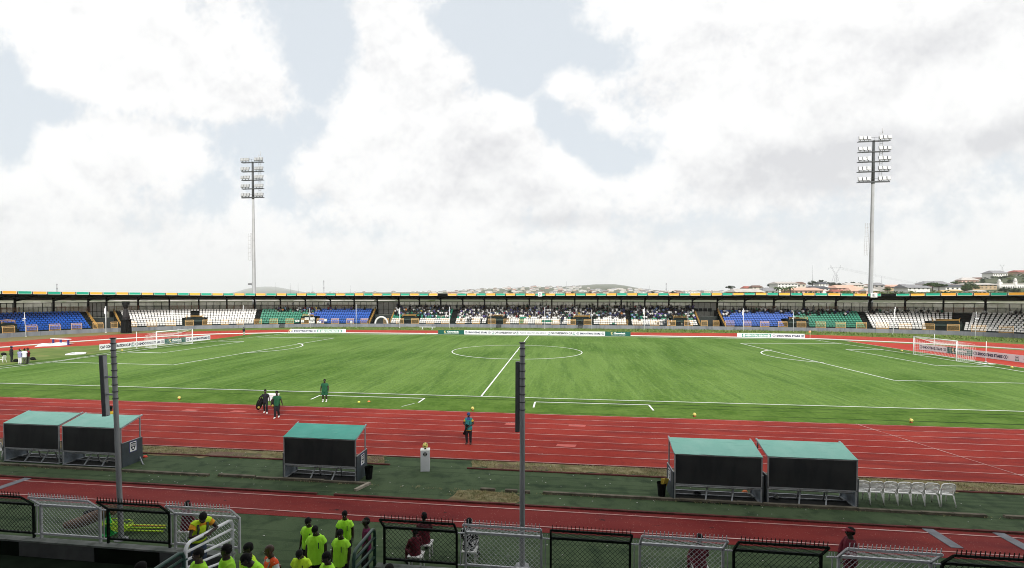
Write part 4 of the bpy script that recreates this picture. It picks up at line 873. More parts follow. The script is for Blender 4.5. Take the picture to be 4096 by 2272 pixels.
m = MB(); P = catmull([(*G(u, v)[:2], 0) for u, v in ((148, 1387), (180, 1384), (215, 1383), (280, 1379))], 6); P = [Vector(p) for p in P]
pp = []
for i, p in enumerate(P): hgt = .12+.35*abs(math.sin(i*.35)); pp += [(p.x+.5, p.y-.9, .03), (p.x, p.y, hgt), (p.x-.6, p.y+1.4, .03)]
m.add(pp, [(3*i+j, 3*i+j+1, 3*i+j+4, 3*i+j+3) for i in range(len(P)-1) for j in (0, 1)], 0, True); tag(m.obj('white_cover', mat('crumpled white sheet', (.72, .74, .74), .8, .1, 2., .5)), 'crumpled white sheet lying on the grass below the blue legged bench', 'sheet')
m = MB(); q = [G(u, v) for u, v in ((266, 1421), (296, 1414), (340, 1413.5), (336, 1417))]
for i in range(4): m.bar(q[i]+Vector((0, 0, .1)), q[(i+1) % 4]+Vector((0, 0, .1)), .3, .14)
tag(m.obj('flat_panel', WPOST), 'flat white frame lying on the grass near the left pitch edge', 'frame')
m = MB()
for u, v in ((3921, 1453.5), (3940, 1455.5), (3958, 1456.5)): p = G(u, v); m.box((p.x, p.y, .04), (.7, .3, .03)); 
for k, (u, v) in enumerate(((3921, 1453.5), (3940, 1455.5), (3958, 1456.5))):
    p = G(u, v); m = MB(); m.box((0, 0, .01), (.75, .7, .02), rz=.2); m.box((.05, .05, .025), (.5, .4, .01), rz=.5); tag(m.obj('white_bib', WT, None, (p.x, p.y, .03)), ['white bib on the turf right of the right goal, nearest the goal', 'middle of three white bibs on the turf right of the right goal', 'white bib on the turf right of the right goal, farthest from it'][k], 'bib', 'white bibs by the right goal')
# black cauldron pedestal
p = G(505, 1333); root = thing('torch_cauldron', 'tall black torch pedestal with a flared bowl standing by the far track', 'monument', p)
m = MB(); m.tube([(0, 0, 0), (0, 0, 2.75)], [1.0, .88], 4, smooth=False, X=(.7, .7, 0)); m.obj('pedestal', BLACKM, root)
m = MB(); m.box((0, 0, 2.85), (1.75, 1.75, .14)); m.obj('ledge', BLACKM, root)
m = MB(); m.tube([(0, 0, 2.9), (0, 0, 3.35), (0, 0, 3.5), (0, 0, 5.2)], [.62, .66, .70, .30], 8, smooth=False); m.obj('column', mat('charred column', (.018, .018, .019), .7, .3), root)
m = MB(); m.tube([(0, 0, 5.2), (0, 0, 5.5), (0, 0, 6.7)], [.30, .42, .72], 10); m.obj('bowl', BLACKM, root)
m = MB()
for q in (-1.15, 1.15): m.tube([(q, -.6, 0), (q, -.6, 2.1)], .04, 6)
m.bar((-1.15, -.6, 2.1), (-1.15, .6, 2.1), .05); m.obj('side_rail', BLACKM, root)
# white inflatable arch at the middle entrance
s = SU(1524, -.2); p = S(s, .25); t = ST(s); m = MB()
D = dpt(p); rr_ = 27*D/FPX; m.tube([(rr_*math.cos(R(a_))*.92, 0, .75+rr_*1.05*math.sin(R(a_))) for a_ in range(0, 181, 12)], .24, 10)
tag(m.obj('inflatable_arch', mat('white inflatable', (.62, .63, .63), .6, .15, 3.), None, (p.x, p.y, 0), math.atan2(t.y, t.x)), 'white half-round arch standing in the middle entrance of the far stand', 'arch')
# ------------------------------------------------------------------ floodlight masts
def mast(u, vb, D, rows, hw, utop, vtop, w0, w1, label):
    p = AD(u, 1187, D); p.z = 0; root = thing('floodlight_mast', label, 'floodlight mast', p, math.atan2(-p.x+0, 1)*0)
    MP = mat('grey mast steel', (.40, .41, .42), .5, .12, .4, metal=.2); MF = mat('floodlight body', (.24, .25, .26), .6); MD = mat('dark mast steel', (.07, .075, .08), .6, .2, 1.)
    Z = lambda v: CAM.z+(1187-v)/FPX*D; X = lambda v: 0.
    zl = Z(rows[-1]); zt = Z(rows[0])
    m = MB(); m.tube([(0, 0, 0), (X(rows[-1]), 0, zl)], [w0/2, w1/2], 8, smooth=False); 
    for k in range(1, 6): z = zl*k/6; x = X(vb+(rows[-1]-vb)*(z-Z(vb))/(zl-Z(vb))) if z > Z(vb) else 0; r_ = w0/2+(w1-w0)/2*k/6; m.tube([(x, 0, z-.06), (x, 0, z+.06)], r_*1.05, 8)
    m.obj('pole', MP, root)
    m = MB(); m.tube([(X(rows[-1]), 0, zl-.4), (X(rows[0]), 0, zt+.2)], [w1*.55, w1*.42], 8); m.obj('upper_pole', MD, root)
    for ri, v in enumerate(rows):
        z = Z(v); x = X(v); m = MB(); big = ri == len(rows)-1
        m.bar((x-hw, -.35, z), (x+hw, -.35, z), .16, .16 if not big else .35); m.bar((x-hw, .35, z), (x+hw, .35, z), .1, .1)
        for k in range(7): m.bar((x-hw+2*hw*k/6, -.35, z), (x-hw+2*hw*k/6, .35, z), .06)
        if big or ri == 0: m.bar((x-hw, -.4, z+.8), (x+hw, -.4, z+.8), .05); [m.bar((x-hw+2*hw*k/8, -.4, z), (x-hw+2*hw*k/8, -.4, z+.8), .05) for k in range(9)]
        m.obj('crossarm', MD, root)
        for q in (-1, 1):
            for k in range(3):
                xx = x+q*(hw*(.36+.27*k)) + (.0 if q < 0 else .05); tl = rnd.uniform(-.07, .07)
                m = MB(); M = Matrix.Translation((xx, -.45, z+.75)) @ Matrix.Rotation(tl, 4, 'Y') @ Matrix.Rotation(R(-10), 4, 'X')
                m.box((0, 0, 0), (.80, .22, .86), 0, M=M); m.box((0, -.13, 0), (.70, .03, .76), 1, M=M); m.bar((xx, -.3, z+.05), (xx, -.3, z+.4), .12, .12, 0)
                for g in (-.2, .15): m.box((0, -.15, g), (.70, .02, .03), 0, M=M)
                m.obj('floodlight', [MF, mat('floodlight glass', (.42, .43, .44), .3, .2, 2., spec=.6)], root)
    m = MB(); zb = zl+.2
    for q in (0, .6): m.bar((X(rows[-1])+hw*.45+q, .5, zb), (X(rows[0])+hw*.45+q+.1, .5, zt+2.2), .07)
    k = zb
    while k < zt+2.2: m.bar((X(rows[-1])+hw*.45, .5, k), (X(rows[-1])+hw*.45+.6, .5, k), .06); k += .6
    m.tube([(X(rows[0])+hw*.62, .5, zt+2.), (X(rows[0])+hw*.62, .5, zt+3.2)], .05, 5); m.obj('upper_ladder', mat('pale ladder', (.5, .5, .5), .6), root)
    m = MB(); z0, z1 = Z(vb-.25*(vb-vtop)*1.0), Z(vb-.46*(vb-vtop))
    for q in (0, .35, .8): m.bar((-w0*.55-.15-q, 0, z0), (-w1*.6-.2-q, 0, z1), .06)
    k = z0
    while k < z1: m.bar((-w0*.55-.15, 0, k), (-w0*.55-.95, 0, k), .05); k += 1.1
    m.obj('ladder_cage', mat('pale ladder', (.5, .5, .5), .6), root)
    if u < 2000: m = MB(); m.box((-w0*.5-.7, 0, Z(1137)), (.9, .5, .32)); m.bar((-w0*.5-.3, 0, Z(1137)-.3), (-w0*.5, 0, Z(1137)-.3), .08); m.obj('side_lamp', BLACKM, root)
    return root
mast(1017, 1172, 140, [655, 691, 725, 759, 794], 3.15, 1011, 655, 1.08, .62, 'tall grey floodlight mast with five lamp rows rising behind the left half of the stand')
mast(3482, 1172, 122, [570, 612, 651, 690, 731], 3.45, 3496, 565, 1.15, .66, 'tall grey floodlight mast with five lamp rows rising behind the E sign')

# ------------------------------------------------------------------ land beyond the stadium
def interp(T, x):
    if x <= T[0][0]: return T[0][1]
    for i in range(len(T)-1):
        if x <= T[i+1][0]: return T[i][1]+(T[i+1][1]-T[i][1])*(x-T[i][0])/(T[i+1][0]-T[i][0])
    return T[-1][1]
NEARV = [(-2000, 1206), (0, 1204), (1000, 1205), (1500, 1203), (4096, 1203)]
# (column, row of the surface) at each distance
RING = [(60, lambda u: None), (158, lambda u: 1207.5), (260, lambda u: interp([(0, 1200), (2800, 1198), (3300, 1185), (4096, 1180)], u)), (420, lambda u: interp([(0, 1194), (2300, 1193), (2900, 1182), (3400, 1168), (3700, 1162), (3850, 1160), (4096, 1155), (4600, 1150)], u)),
        (600, lambda u: interp([(0, 1191), (2300, 1190), (2800, 1180), (3150, 1166), (3300, 1148), (3420, 1146), (3600, 1152), (3800, 1148), (3870, 1135), (3960, 1112), (4040, 1106), (4096, 1100), (4600, 1090)], u)),
        (900, lambda u: interp([(0, 1189), (2000, 1188), (2600, 1182), (3000, 1172), (3300, 1150), (3600, 1160), (3860, 1150), (4096, 1120), (4600, 1110)], u)), (1400, lambda u: interp([(0, 1187), (1700, 1184), (2300, 1176), (2700, 1174), (3100, 1168), (4600, 1160)], u)),
        (2200, lambda u: interp([(0, 1186), (1200, 1181), (1700, 1177), (2000, 1166), (2300, 1163), (2600, 1168), (2900, 1168), (4600, 1165)], u)),
        (3400, lambda u: interp([(0, 1185), (1000, 1180), (1250, 1172), (1500, 1170), (1750, 1169), (2000, 1153), (2150, 1148), (2330, 1148), (2500, 1150), (2650, 1162), (2850, 1166), (3200, 1170), (4600, 1170)], u)),
        (6500, lambda u: interp([(0, 1185), (900, 1176), (1240, 1174), (1700, 1172), (2100, 1160), (2300, 1143), (2400, 1137), (2470, 1137), (2540, 1150), (2620, 1160), (2900, 1172), (4600, 1174)], u)),
        (12500, lambda u: interp([(-400, 1186), (850, 1182), (930, 1174), (960, 1163), (1000, 1151), (1050, 1147), (1110, 1149), (1150, 1157), (1190, 1164), (1240, 1172), (1300, 1180), (2200, 1176), (4600, 1180)], u)), (14500, lambda u: 1186)]
def land(u, D):
    for k in range(2, len(RING)):
        if D <= RING[k][0]:
            a, b = RING[k-1], RING[k]; t = (D-a[0])/(b[0]-a[0]); t = max(0, min(1, t)); va, vb_ = a[1](u), b[1](u)
            za = CAM.z+(1187-va)/FPX*a[0]; zb = CAM.z+(1187-vb_)/FPX*b[0]; return za+(zb-za)*t
    return 6
ROWS = [158, 200, 260, 320, 420, 500, 560, 600, 660, 760, 900, 1150, 1400, 1800, 2200, 2600, 3000, 3400, 3900, 4400, 5000, 5800, 6500, 7500, 9000, 10500, 11500, 12500, 13200, 14500]
UC = list(range(-900, 5001, 40)); lm = MB(); P = []
for D in ROWS:
    for u in UC:
        p = AD(u, 1187, D); z = land(u, D); z += noise.noise(Vector((p.x/ (D*.05), p.y/(D*.05), 0)))*D*.0008
        P.append((p.x, p.y, z))
n = len(UC); lm.add(P, [(i*n+j, i*n+j+1, (i+1)*n+j+1, (i+1)*n+j) for i in range(len(ROWS)-1) for j in range(n-1)], 0, True)
LAND = layered('hillside vegetation', (.085, .095, .055), [((.15, .15, .10), .006, .40, .62, .9, (1, 1, 1), 9), ((.035, .06, .022), .03, .46, .66, .8, (1, 1, 1), 6), ((.26, .20, .13), .012, .60, .72, .6, (1, 1, 1), 8)], bump=0)
tag(lm.obj('hills', LAND), kind='structure')
EMB = MB(); PP = []
for u in UC: p = AD(u, 1187, 158); PP += [(p.x, p.y, land(u, 158)), (p.x, p.y, -.5)]
# flat base sheet to the horizon
g_ = MB(); g_.add([(-9000, -3000, -.02), (9000, -3000, -.02), (9000, 60, -.02), (-9000, 60, -.02)], [(0, 1, 2, 3)]); g_.add([(-9000, 60, -.02), (9000, 60, -.02), (20000, 16000, -.6), (-20000, 16000, -.6)], [(0, 1, 2, 3)])
tag(g_.obj('ground', ROUGHGRASS), kind='structure')
EMB.add(PP, [(2*i, 2*i+2, 2*i+3, 2*i+1) for i in range(len(UC)-1)]); tag(EMB.obj('embankment', layered('pale dusty bank', (.24, .235, .20), [((.36, .35, .32), .25, .45, .62, .9, (1, 1, 2), 8), ((.13, .15, .09), .5, .5, .7, .7, (1, 1, 2), 8)], bump=0)), kind='structure')

# houses
WC = {'cream': mat('cream plaster', (.55, .50, .42), .9, .12, .5), 'white': mat('white plaster', (.70, .69, .66), .9, .08, .5), 'pink': mat('pink plaster', (.62, .40, .33), .9, .1, .5), 'grey': mat('grey plaster', (.33, .31, .29), .9, .15, .5), 'tan': mat('tan plaster', (.42, .32, .20), .9, .15, .5)}
RC = {'grey': mat('grey metal roof', (.22, .22, .23), .6, .15, .3), 'dark': mat('dark slate roof', (.06, .065, .075), .6, .15, .3), 'red': mat('red metal roof', (.30, .085, .06), .6, .2, .3), 'pink': mat('salmon roof', (.62, .37, .28), .6, .1, .3), 'pale': mat('pale zinc roof', (.46, .43, .40), .6, .15, .3), 'brown': mat('rusty brown roof', (.15, .09, .07), .7, .25, .3), 'yellow': mat('ochre roof', (.50, .36, .16), .7, .1, .3)}
WIN = mat('dark window glass', (.03, .035, .04), .3, .2, 2., spec=.6)
def house(u0, u1, vt, vb, D, wc, rc, label, st=1, rh=.45, over=.06, depth=None, arches=0, gable=False, parts=True):
    p0, p1 = AD(u0, vb, D), AD(u1, vb, D); w = (p1-p0).length; rz = math.atan2((p1-p0).y, (p1-p0).x)+rnd.uniform(-.02, .02); H = (vb-vt)/FPX*D; c = (p0+p1)/2; dp = depth or min(w*.7, 16)
    hw, hr_ = H*(1-rh), H*rh; root = thing('house', label, 'house', (c.x, c.y, c.z), rz); o = w*over; W2 = w/2-o
    m = MB(); m.box((0, dp/2, (hw-4)/2), (2*W2, dp, hw+4)); m.obj('wall', WC[wc], root)
    m = MB(); y0, y1 = -o, dp+o; rx = w/2-hr_*.9 if not gable else w/2
    rx = max(rx, w*.08)
    m.add([(-w/2, y0, hw), (w/2, y0, hw), (w/2, y1, hw), (-w/2, y1, hw), (-rx, dp/2, H), (rx, dp/2, H), (-w/2, y0, hw-.12), (w/2, y0, hw-.12), (w/2, y1, hw-.12), (-w/2, y1, hw-.12)], [(0, 1, 5, 4), (1, 2, 5), (2, 3, 4, 5), (3, 0, 4), (6, 7, 1, 0), (7, 8, 2, 1), (9, 6, 0, 3), (9, 8, 7, 6)]); m.obj('roof', RC[rc], root)
    nw = max(2, int(w/3.4)); sh = hw/st
    if nw*st > 60: nw = 60//st
    for s_ in range(st):
        for k in range(nw):
            m = MB(); x = -W2+2*W2*(k+.5)/nw; ww = 2*W2/nw*.38; m.box((x, -.03, sh*(s_+.52)), (ww, .12, sh*.42)); m.obj('window', WIN, root)
    return root
house(2973, 3012, 1144.5, 1163, 430, 'tan', 'red', 'red roofed house beside the broad dark tree')
house(3008, 3053, 1141, 1163, 420, 'cream', 'brown', 'two storey cream house with brown roof right of the red roofed one', 2, .35)
house(2938, 3060, 1154, 1176, 330, 'pink', 'pale', 'wide pale roofed house in front of the two storey cream house', 1, .6)
house(3050, 3108, 1150, 1176, 340, 'grey', 'grey', 'grey roofed house hidden by shrubs left of the palms', 1, .5)
house(3106, 3196, 1126, 1152, 470, 'white', 'pale', 'long white two storey building with pale roof on the rise', 2, .3)
house(3184, 3226, 1127, 1150, 480, 'cream', 'brown', 'cream house with brown hipped roof adjoining the long white building', 1, .4)
house(3274, 3316, 1128, 1145, 520, 'white', 'dark', 'white bungalow with dark hipped roof in the trees', 1, .45)
house(3245, 3322, 1144, 1164, 400, 'white', 'dark', 'white house with broad dark grey roof', 1, .5)
house(3168, 3300, 1150, 1178, 340, 'pink', 'pink', 'long pink hall with a salmon roof and small arches', 1, .4)
house(3345, 3442, 1139, 1160, 400, 'pink', 'pink', 'big pink villa with tall salmon roof left of the right mast', 1, .62)
house(3400, 3476, 1150, 1176, 330, 'pink', 'pink', 'pink villa wing with pointed red trimmed gables', 1, .5)
house(3330, 3392, 1158, 1176, 335, 'pink', 'red', 'small pink house with red roof below the villa', 1, .5)
house(3384, 3460, 1131, 1148, 560, 'cream', 'pale', 'low pale roofed house under the trees left of the right mast', 1, .5)
house(3493, 3541, 1130, 1151, 420, 'grey', 'grey', 'brown windowed house with grey hipped roof right of the mast', 1, .5)
house(3462, 3518, 1153, 1172, 320, 'pink', 'pale', 'salmon roofed low house right behind the mast foot', 1, .5)
house(3556, 3662, 1138, 1156, 430, 'tan', 'pink', 'very long red edged school block with pale red roof', 1, .45)
house(3625, 3726, 1137, 1160, 360, 'white', 'grey', 'grey sloping roofed shed beyond the green shrubs', 1, .6, gable=True)
house(3770, 3806, 1132, 1146, 560, 'grey', 'grey', 'grey roofed house half hidden behind the spreading tree', 1, .5)
house(3778, 3862, 1138, 1161, 380, 'white', 'dark', 'white walled bungalow with black roof right of the spreading tree', 1, .4)
house(3770, 3810, 1160, 1174, 300, 'tan', 'yellow', 'small tan gabled house just above the roof edge', 1, .5, gable=True)
house(3802, 3852, 1158, 1173, 300, 'tan', 'yellow', 'ochre roofed house just above the roof edge', 1, .4)
house(3880, 3994, 1131, 1156, 420, 'tan', 'pale', 'long tan school building with a pale roof under the hill', 2, .3)
house(3898, 3956, 1160, 1172, 300, 'pink', 'pale', 'low salmon house right of the ochre roofed house', 1, .45)
house(3968, 4034, 1081, 1106, 640, 'white', 'grey', 'white house with grey pyramid roof on top of the hill', 1, .45)
house(4070, 4140, 1080, 1096, 700, 'tan', 'red', 'red roofed house on the hilltop at the right picture edge', 1, .5)
# white mosque-like hall with minarets
D = 430; p0 = AD(3996, 1156, D); p1 = AD(4150, 1156, D); w = (p1-p0).length; rz = math.atan2((p1-p0).y, (p1-p0).x); Hh = 20/FPX*D
root = thing('arcaded_hall', 'white arcaded hall with two slim minarets and a small dome at the far right', 'mosque', (p0.x, p0.y, p0.z), rz)
m = MB(); m.box((w/2, 8, Hh/2-2), (w, 15, Hh+4)); m.obj('wall', WC['white'], root)
m = MB(); m.box((w/2, 8, Hh+.2), (w+1, 16, .5)); m.obj('roof', RC['pale'], root)
for k in range(22):
    m = MB(); x = w*(k+.5)/22; m.box((x, .45, Hh*.28), (w/22*.45, .2, Hh*.36)); m.tube([(x, .32, Hh*.46), (x, .58, Hh*.46)], w/22*.225, 8); m.obj('arch_window', WIN, root)
for u, vt in ((4001, 1115), (4065, 1111)):
    x = (u-3996)/154*w; z1 = CAM.z+(1187-vt)/FPX*D-p0.z; m = MB(); m.tube([(x, 1, 0), (x, 1, z1*.72)], 1.3, 8); m.tube([(x, 1, z1*.72), (x, 1, z1*.74)], 1.9, 8); m.tube([(x, 1, z1*.74), (x, 1, z1*.88)], 1.0, 8); m.tube([(x, 1, z1*.88), (x, 1, z1*.93), (x, 1, z1)], [1.1, .8, .05], 8); m.obj('minaret', WC['white'], root)
m = MB(); m.ball((w*.2, 6, Hh), 2.2, 12, 6); m.obj('dome', WC['white'], root)
# far town: simple hip-roofed houses, each its own object
hm = []
for wc in ('white', 'cream', 'pink', 'white'):
    for rc in ('pale', 'brown', 'grey', 'pale'):
        m = MB(); m.box((0, 0, 1.2), (14, 11, 6.4), 0); m.add([(-8, -6.5, 4.4), (8, -6.5, 4.4), (8, 6.5, 4.4), (-8, 6.5, 4.4), (-4, 0, 7.4), (4, 0, 7.4)], [(0, 1, 5, 4), (1, 2, 5), (2, 3, 4, 5), (3, 0, 4), (3, 2, 1, 0)], 1)
        for k in range(4): m.box((-5.2+3.5*k, -5.53, 2.4), (1.4, .1, 1.5), 2)
        hm.append(m.mesh('town_house', [WC[wc], RC[rc], WIN]))
ZONE = [(1230, 1720, 3300, 3450, 20, 'near the left lattice tower'), (1720, 2100, 1500, 3400, 60, 'on the rise left of the D sign'), (2100, 2330, 1400, 3500, 56, 'on the slope above the D sign'), (2330, 2600, 1300, 2900, 44, 'below the round green hill'), (2600, 2950, 900, 2200, 42, 'on the rise around the thin tower'), (2950, 3480, 640, 1500, 38, 'behind the pink villas'), (3500, 3900, 560, 1300, 24, 'between right mast and hill'), (3900, 4096, 600, 900, 8, 'on the right hill')]
tk = 0
for (u0, u1, D0, D1, n_, lb) in ZONE:
    L_ = sorted(rnd.uniform(u0, u1) for _ in range(n_))
    for k, u in enumerate(L_):
        D = D0+(D1-D0)*rnd.random()**.8; p = AD(u, 1187, D); z = land(u, D)
        if CAM.z+(1187-1176)/FPX*D > z+7: continue
        o = link('town_house', hm[rnd.randrange(len(hm))], None, (p.x, p.y, z), rnd.uniform(-.5, .5)); s_ = rnd.uniform(.8, 1.25)*(1 if D < 2200 else 1.15); o.scale = (s_*rnd.uniform(.9, 1.5), s_, s_)
        tag(o, 'small town house %s, %s from the left' % (lb, ordn(k+1)), 'house', 'hip-roofed houses of the distant town')
# trees
LEAFD = mat('dark foliage', (.028, .05, .022), .9, .35, .5); LEAFM = mat('mid foliage', (.065, .105, .035), .9, .35, .4); LEAFY = mat('yellow green foliage', (.15, .20, .06), .9, .3, .3); BARK = mat('grey bark', (.10, .085, .07), .95, .3, 2.)
def tree_meshes(seed, kind):
    r = random.Random(seed); tm, cm = MB(), MB()
    if kind == 'palm':
        tm.tube([(0, 0, 0), (.03, 0, .5), (.0, 0, .82)], [.035, .025, .02], 6)
        for k in range(22):
            a_ = k*2.4; el = r.uniform(-.5, 1.1); pts = []; L_ = .32
            for i in range(6): t = i/5; pts.append(Vector((math.cos(a_)*L_*t*math.cos(el*(1-t)), math.sin(a_)*L_*t*math.cos(el*(1-t)), .82+L_*(math.sin(el)*t-.75*t*t))))
            side = Vector((-math.sin(a_), math.cos(a_), 0))
            for i in range(5):
                for q in (-1, 1): cm.add([pts[i], pts[i+1], pts[i+1]+side*q*.05*(1-abs(i-2)/4)+Vector((0, 0, -.05)), pts[i]+side*q*.05+Vector((0, 0, -.04))], [(0, 1, 2, 3)])
        return tm, cm
    flat = {'broad': .75, 'shrub': .55, 'spread': .35}[kind]; base = {'broad': .30, 'shrub': .05, 'spread': .60}[kind]; rad = {'broad': .42, 'shrub': .55, 'spread': .55}[kind]
    tm.tube([(0, 0, 0), (.01, 0, base+.15), (0, .01, .75)], [.045, .03, .012], 6)
    cl = []
    for k in range(16 if kind != 'spread' else 22):
        a_ = r.random()*6.28; rr2 = rad*math.sqrt(r.random()); z = base+(1-base)*r.uniform(.12, .93)*(1-.5*(rr2/rad)**2)
        c = Vector((math.cos(a_)*rr2, math.sin(a_)*rr2, z)); cl.append(c); tm.tube([(0, 0, base*.9+.05), tuple(c*.6+Vector((0, 0, .25*base))), tuple(c)], [.018, .010, .005], 4)
    for c in cl:
        rr3 = r.uniform(.11, .20)
        for _ in range(90):
            d = Vector((r.gauss(0, 1), r.gauss(0, 1), r.gauss(0, 1)*.75)).normalized()*rr3*r.random()**.35; p = c+Vector((d.x, d.y, d.z*flat*1.1)); s_ = r.uniform(.018, .038); n_ = Vector((r.gauss(0, 1), r.gauss(0, 1), r.gauss(0, 1)+.8)).normalized(); x = n_.cross(Vector((.3, .2, .9))).normalized(); y = n_.cross(x)
            cm.add([p-x*s_-y*s_*.6, p+x*s_-y*s_*.5, p+x*s_*.8+y*s_, p-x*s_*.7+y*s_*.8], [(0, 1, 2, 3)])
    return tm, cm
TP = {}
for kind, lf in (('broad', LEAFD), ('broad', LEAFM), ('broad', LEAFY), ('shrub', LEAFD), ('shrub', LEAFM), ('shrub', LEAFY), ('spread', LEAFD), ('spread', LEAFM), ('palm', LEAFM)):
    for sd_ in range(3):
        tm, cm = tree_meshes(sd_*7+3, kind); TP.setdefault((kind, lf.name), []).append((tm.mesh('trunk', BARK), cm.mesh('crown', lf)))
tc_ = {}
def tree(kind, lf, u, vt, vb, D, label, wf=1., group=None):
    p = AD(u, vb, D); H = (vb-vt)/FPX*D; z = p.z; root = thing({'palm': 'palm_tree', 'shrub': 'shrub', 'broad': 'tree', 'spread': 'tree'}[kind], label, 'shrub' if kind == 'shrub' else 'tree', (p.x, p.y, z), rnd.random()*6.28, group); v = TP[(kind, lf.name)][rnd.randrange(3)]
    a_ = link('trunk', v[0], root); b_ = link('crown', v[1], root); root.scale = (H*wf, H*wf, H); return root
tree('spread', LEAFD, 2922, 1141, 1172, 420, 'broad dark spreading tree left of the red roofed house', .9)
tree('broad', LEAFD, 3077, 1133, 1152, 500, 'small dark round tree left of the long white building', .8)
for u, vt, lb in ((3112, 1144, 'palm tree left of three beside the pink hall'), (3136, 1146, 'middle palm tree of three beside the pink hall'), (3163, 1141, 'palm tree right of three beside the pink hall')): tree('palm', LEAFM, u, vt, 1178, 260, lb, 1.5)
for u, vt, vb, D, lb in ((3250, 1121, 1148, 560, 'dark round tree crown left of the black roofed bungalow'), (3282, 1118, 1146, 620, 'tallest dark tree on the rise behind the black roofed bungalow'), (3300, 1124, 1148, 600, 'dark tree right of the tallest one on the rise'), (3328, 1128, 1150, 580, 'dark tree at the foot of the big pylon'), (3355, 1131, 1152, 560, 'dark tree right of the big pylon'),
                          (3385, 1128, 1150, 600, 'dark tree on the ridge above the pink villa'), (3412, 1126, 1148, 600, 'dark tree on the ridge, middle of three above the villa'), (3440, 1129, 1150, 600, 'dark tree on the ridge nearest the right mast'), (2610, 1164, 1178, 700, 'dark tree clump left of the thin tower'), (2690, 1163, 1178, 700, 'dark tree clump right of the thin tower'), (2040, 1160, 1176, 900, 'lone dark tree on the town skyline left of the D sign'), (2290, 1166, 1178, 900, 'dark tree clump right of the D sign'),
                          (2360, 1165, 1178, 900, 'second dark tree clump right of the D sign')): tree('broad', LEAFD, u, vt, vb, D, lb, 1.25)
for u, vt, vb, D, lb in ((3730, 1128, 1166, 330, 'wide spreading tree right of the grey sloping shed'), (3755, 1133, 1168, 320, 'spreading tree beside the black roofed bungalow'), (3822, 1124, 1150, 520, 'flat topped tree above the black roofed bungalow'), (3855, 1128, 1152, 520, 'flat topped tree on the slope foot'), (3550, 1152, 1174, 300, 'dark leafy tree right of the windowed house')): tree('spread', LEAFM, u, vt, vb, D, lb, 1.2)
for u, vt, vb, D, lb in ((3880, 1128, 1170, 330, 'bushy tree left of the long tan school'), (4020, 1146, 1176, 300, 'dark bushy tree in front of the arcaded hall'), (4060, 1150, 1178, 280, 'dark bushy tree right below the arcaded hall'), (3865, 1140, 1172, 310, 'low bushy tree by the ochre roofed house')): tree('broad', LEAFD if u > 4000 else LEAFM, u, vt, vb, D, lb, 1.2)
k = 0
for i in range(34):
    u = 3238+i*26.5+rnd.uniform(-6, 6)
    if 3470 < u < 3500: continue
    k += 1; tree('shrub', LEAFY if rnd.random() < .6 else LEAFM, u, 1161+rnd.uniform(-5, 5)+(4 if u < 3350 else 0), 1184, 190+rnd.uniform(0, 30), 'bright green shrub showing over the stand roof, %s from the left' % ordn(k), 1.0, 'green shrubs behind the right half of the roof')
k = 0
for i in range(22):
    u = 2925+i*14+rnd.uniform(-5, 5); k += 1; tree('shrub', LEAFY if i % 3 else LEAFM, u, 1169+rnd.uniform(-3, 3), 1182, 210, 'small low shrub just above the roof between pole and palms, %s from the left' % ordn(k), 1.0, 'low shrubs over the roof edge')
k = 0
for i in range(46):
    t = rnd.random(); u = 3790+rnd.random()*330; D = rnd.uniform(480, 640); vs = 1187-(land(u, D)-CAM.z)/D*FPX
    if vs > 1150: continue
    k += 1; tree('broad' if rnd.random() < .6 else 'shrub', rnd.choice((LEAFD, LEAFM, LEAFM, LEAFY)), u, vs-rnd.uniform(6, 13), vs+2, D, 'leafy tree on the green hill at far right, %s planted' % ordn(k), 1.5, 'trees on the right hill')
k = 0
for i in range(60):
    u = rnd.uniform(0, 4096); D = rnd.uniform(165, 260); vt = rnd.uniform(1196, 1201) if u > 1500 or u < 420 else rnd.uniform(1203, 1206)
    k += 1; tree('shrub', rnd.choice((LEAFD, LEAFM, LEAFY, LEAFM)), u, vt, 1209, D, 'shrub seen through the gap under the stand roof, %s of them' % ordn(k), 2.2, 'shrubs seen through the gap under the roof')
# low pale sheds seen through the gap at the left
k = 0
for u in range(380, 1560, 66):
    k += 1; house(u, u+rnd.uniform(50, 75), 1199.5+rnd.uniform(0, 1.5), 1208, 190+rnd.uniform(0, 20), 'white', 'pale', 'low pale shed seen through the gap under the roof, %s from the left' % ordn(k), 1, .3, .02, 8)
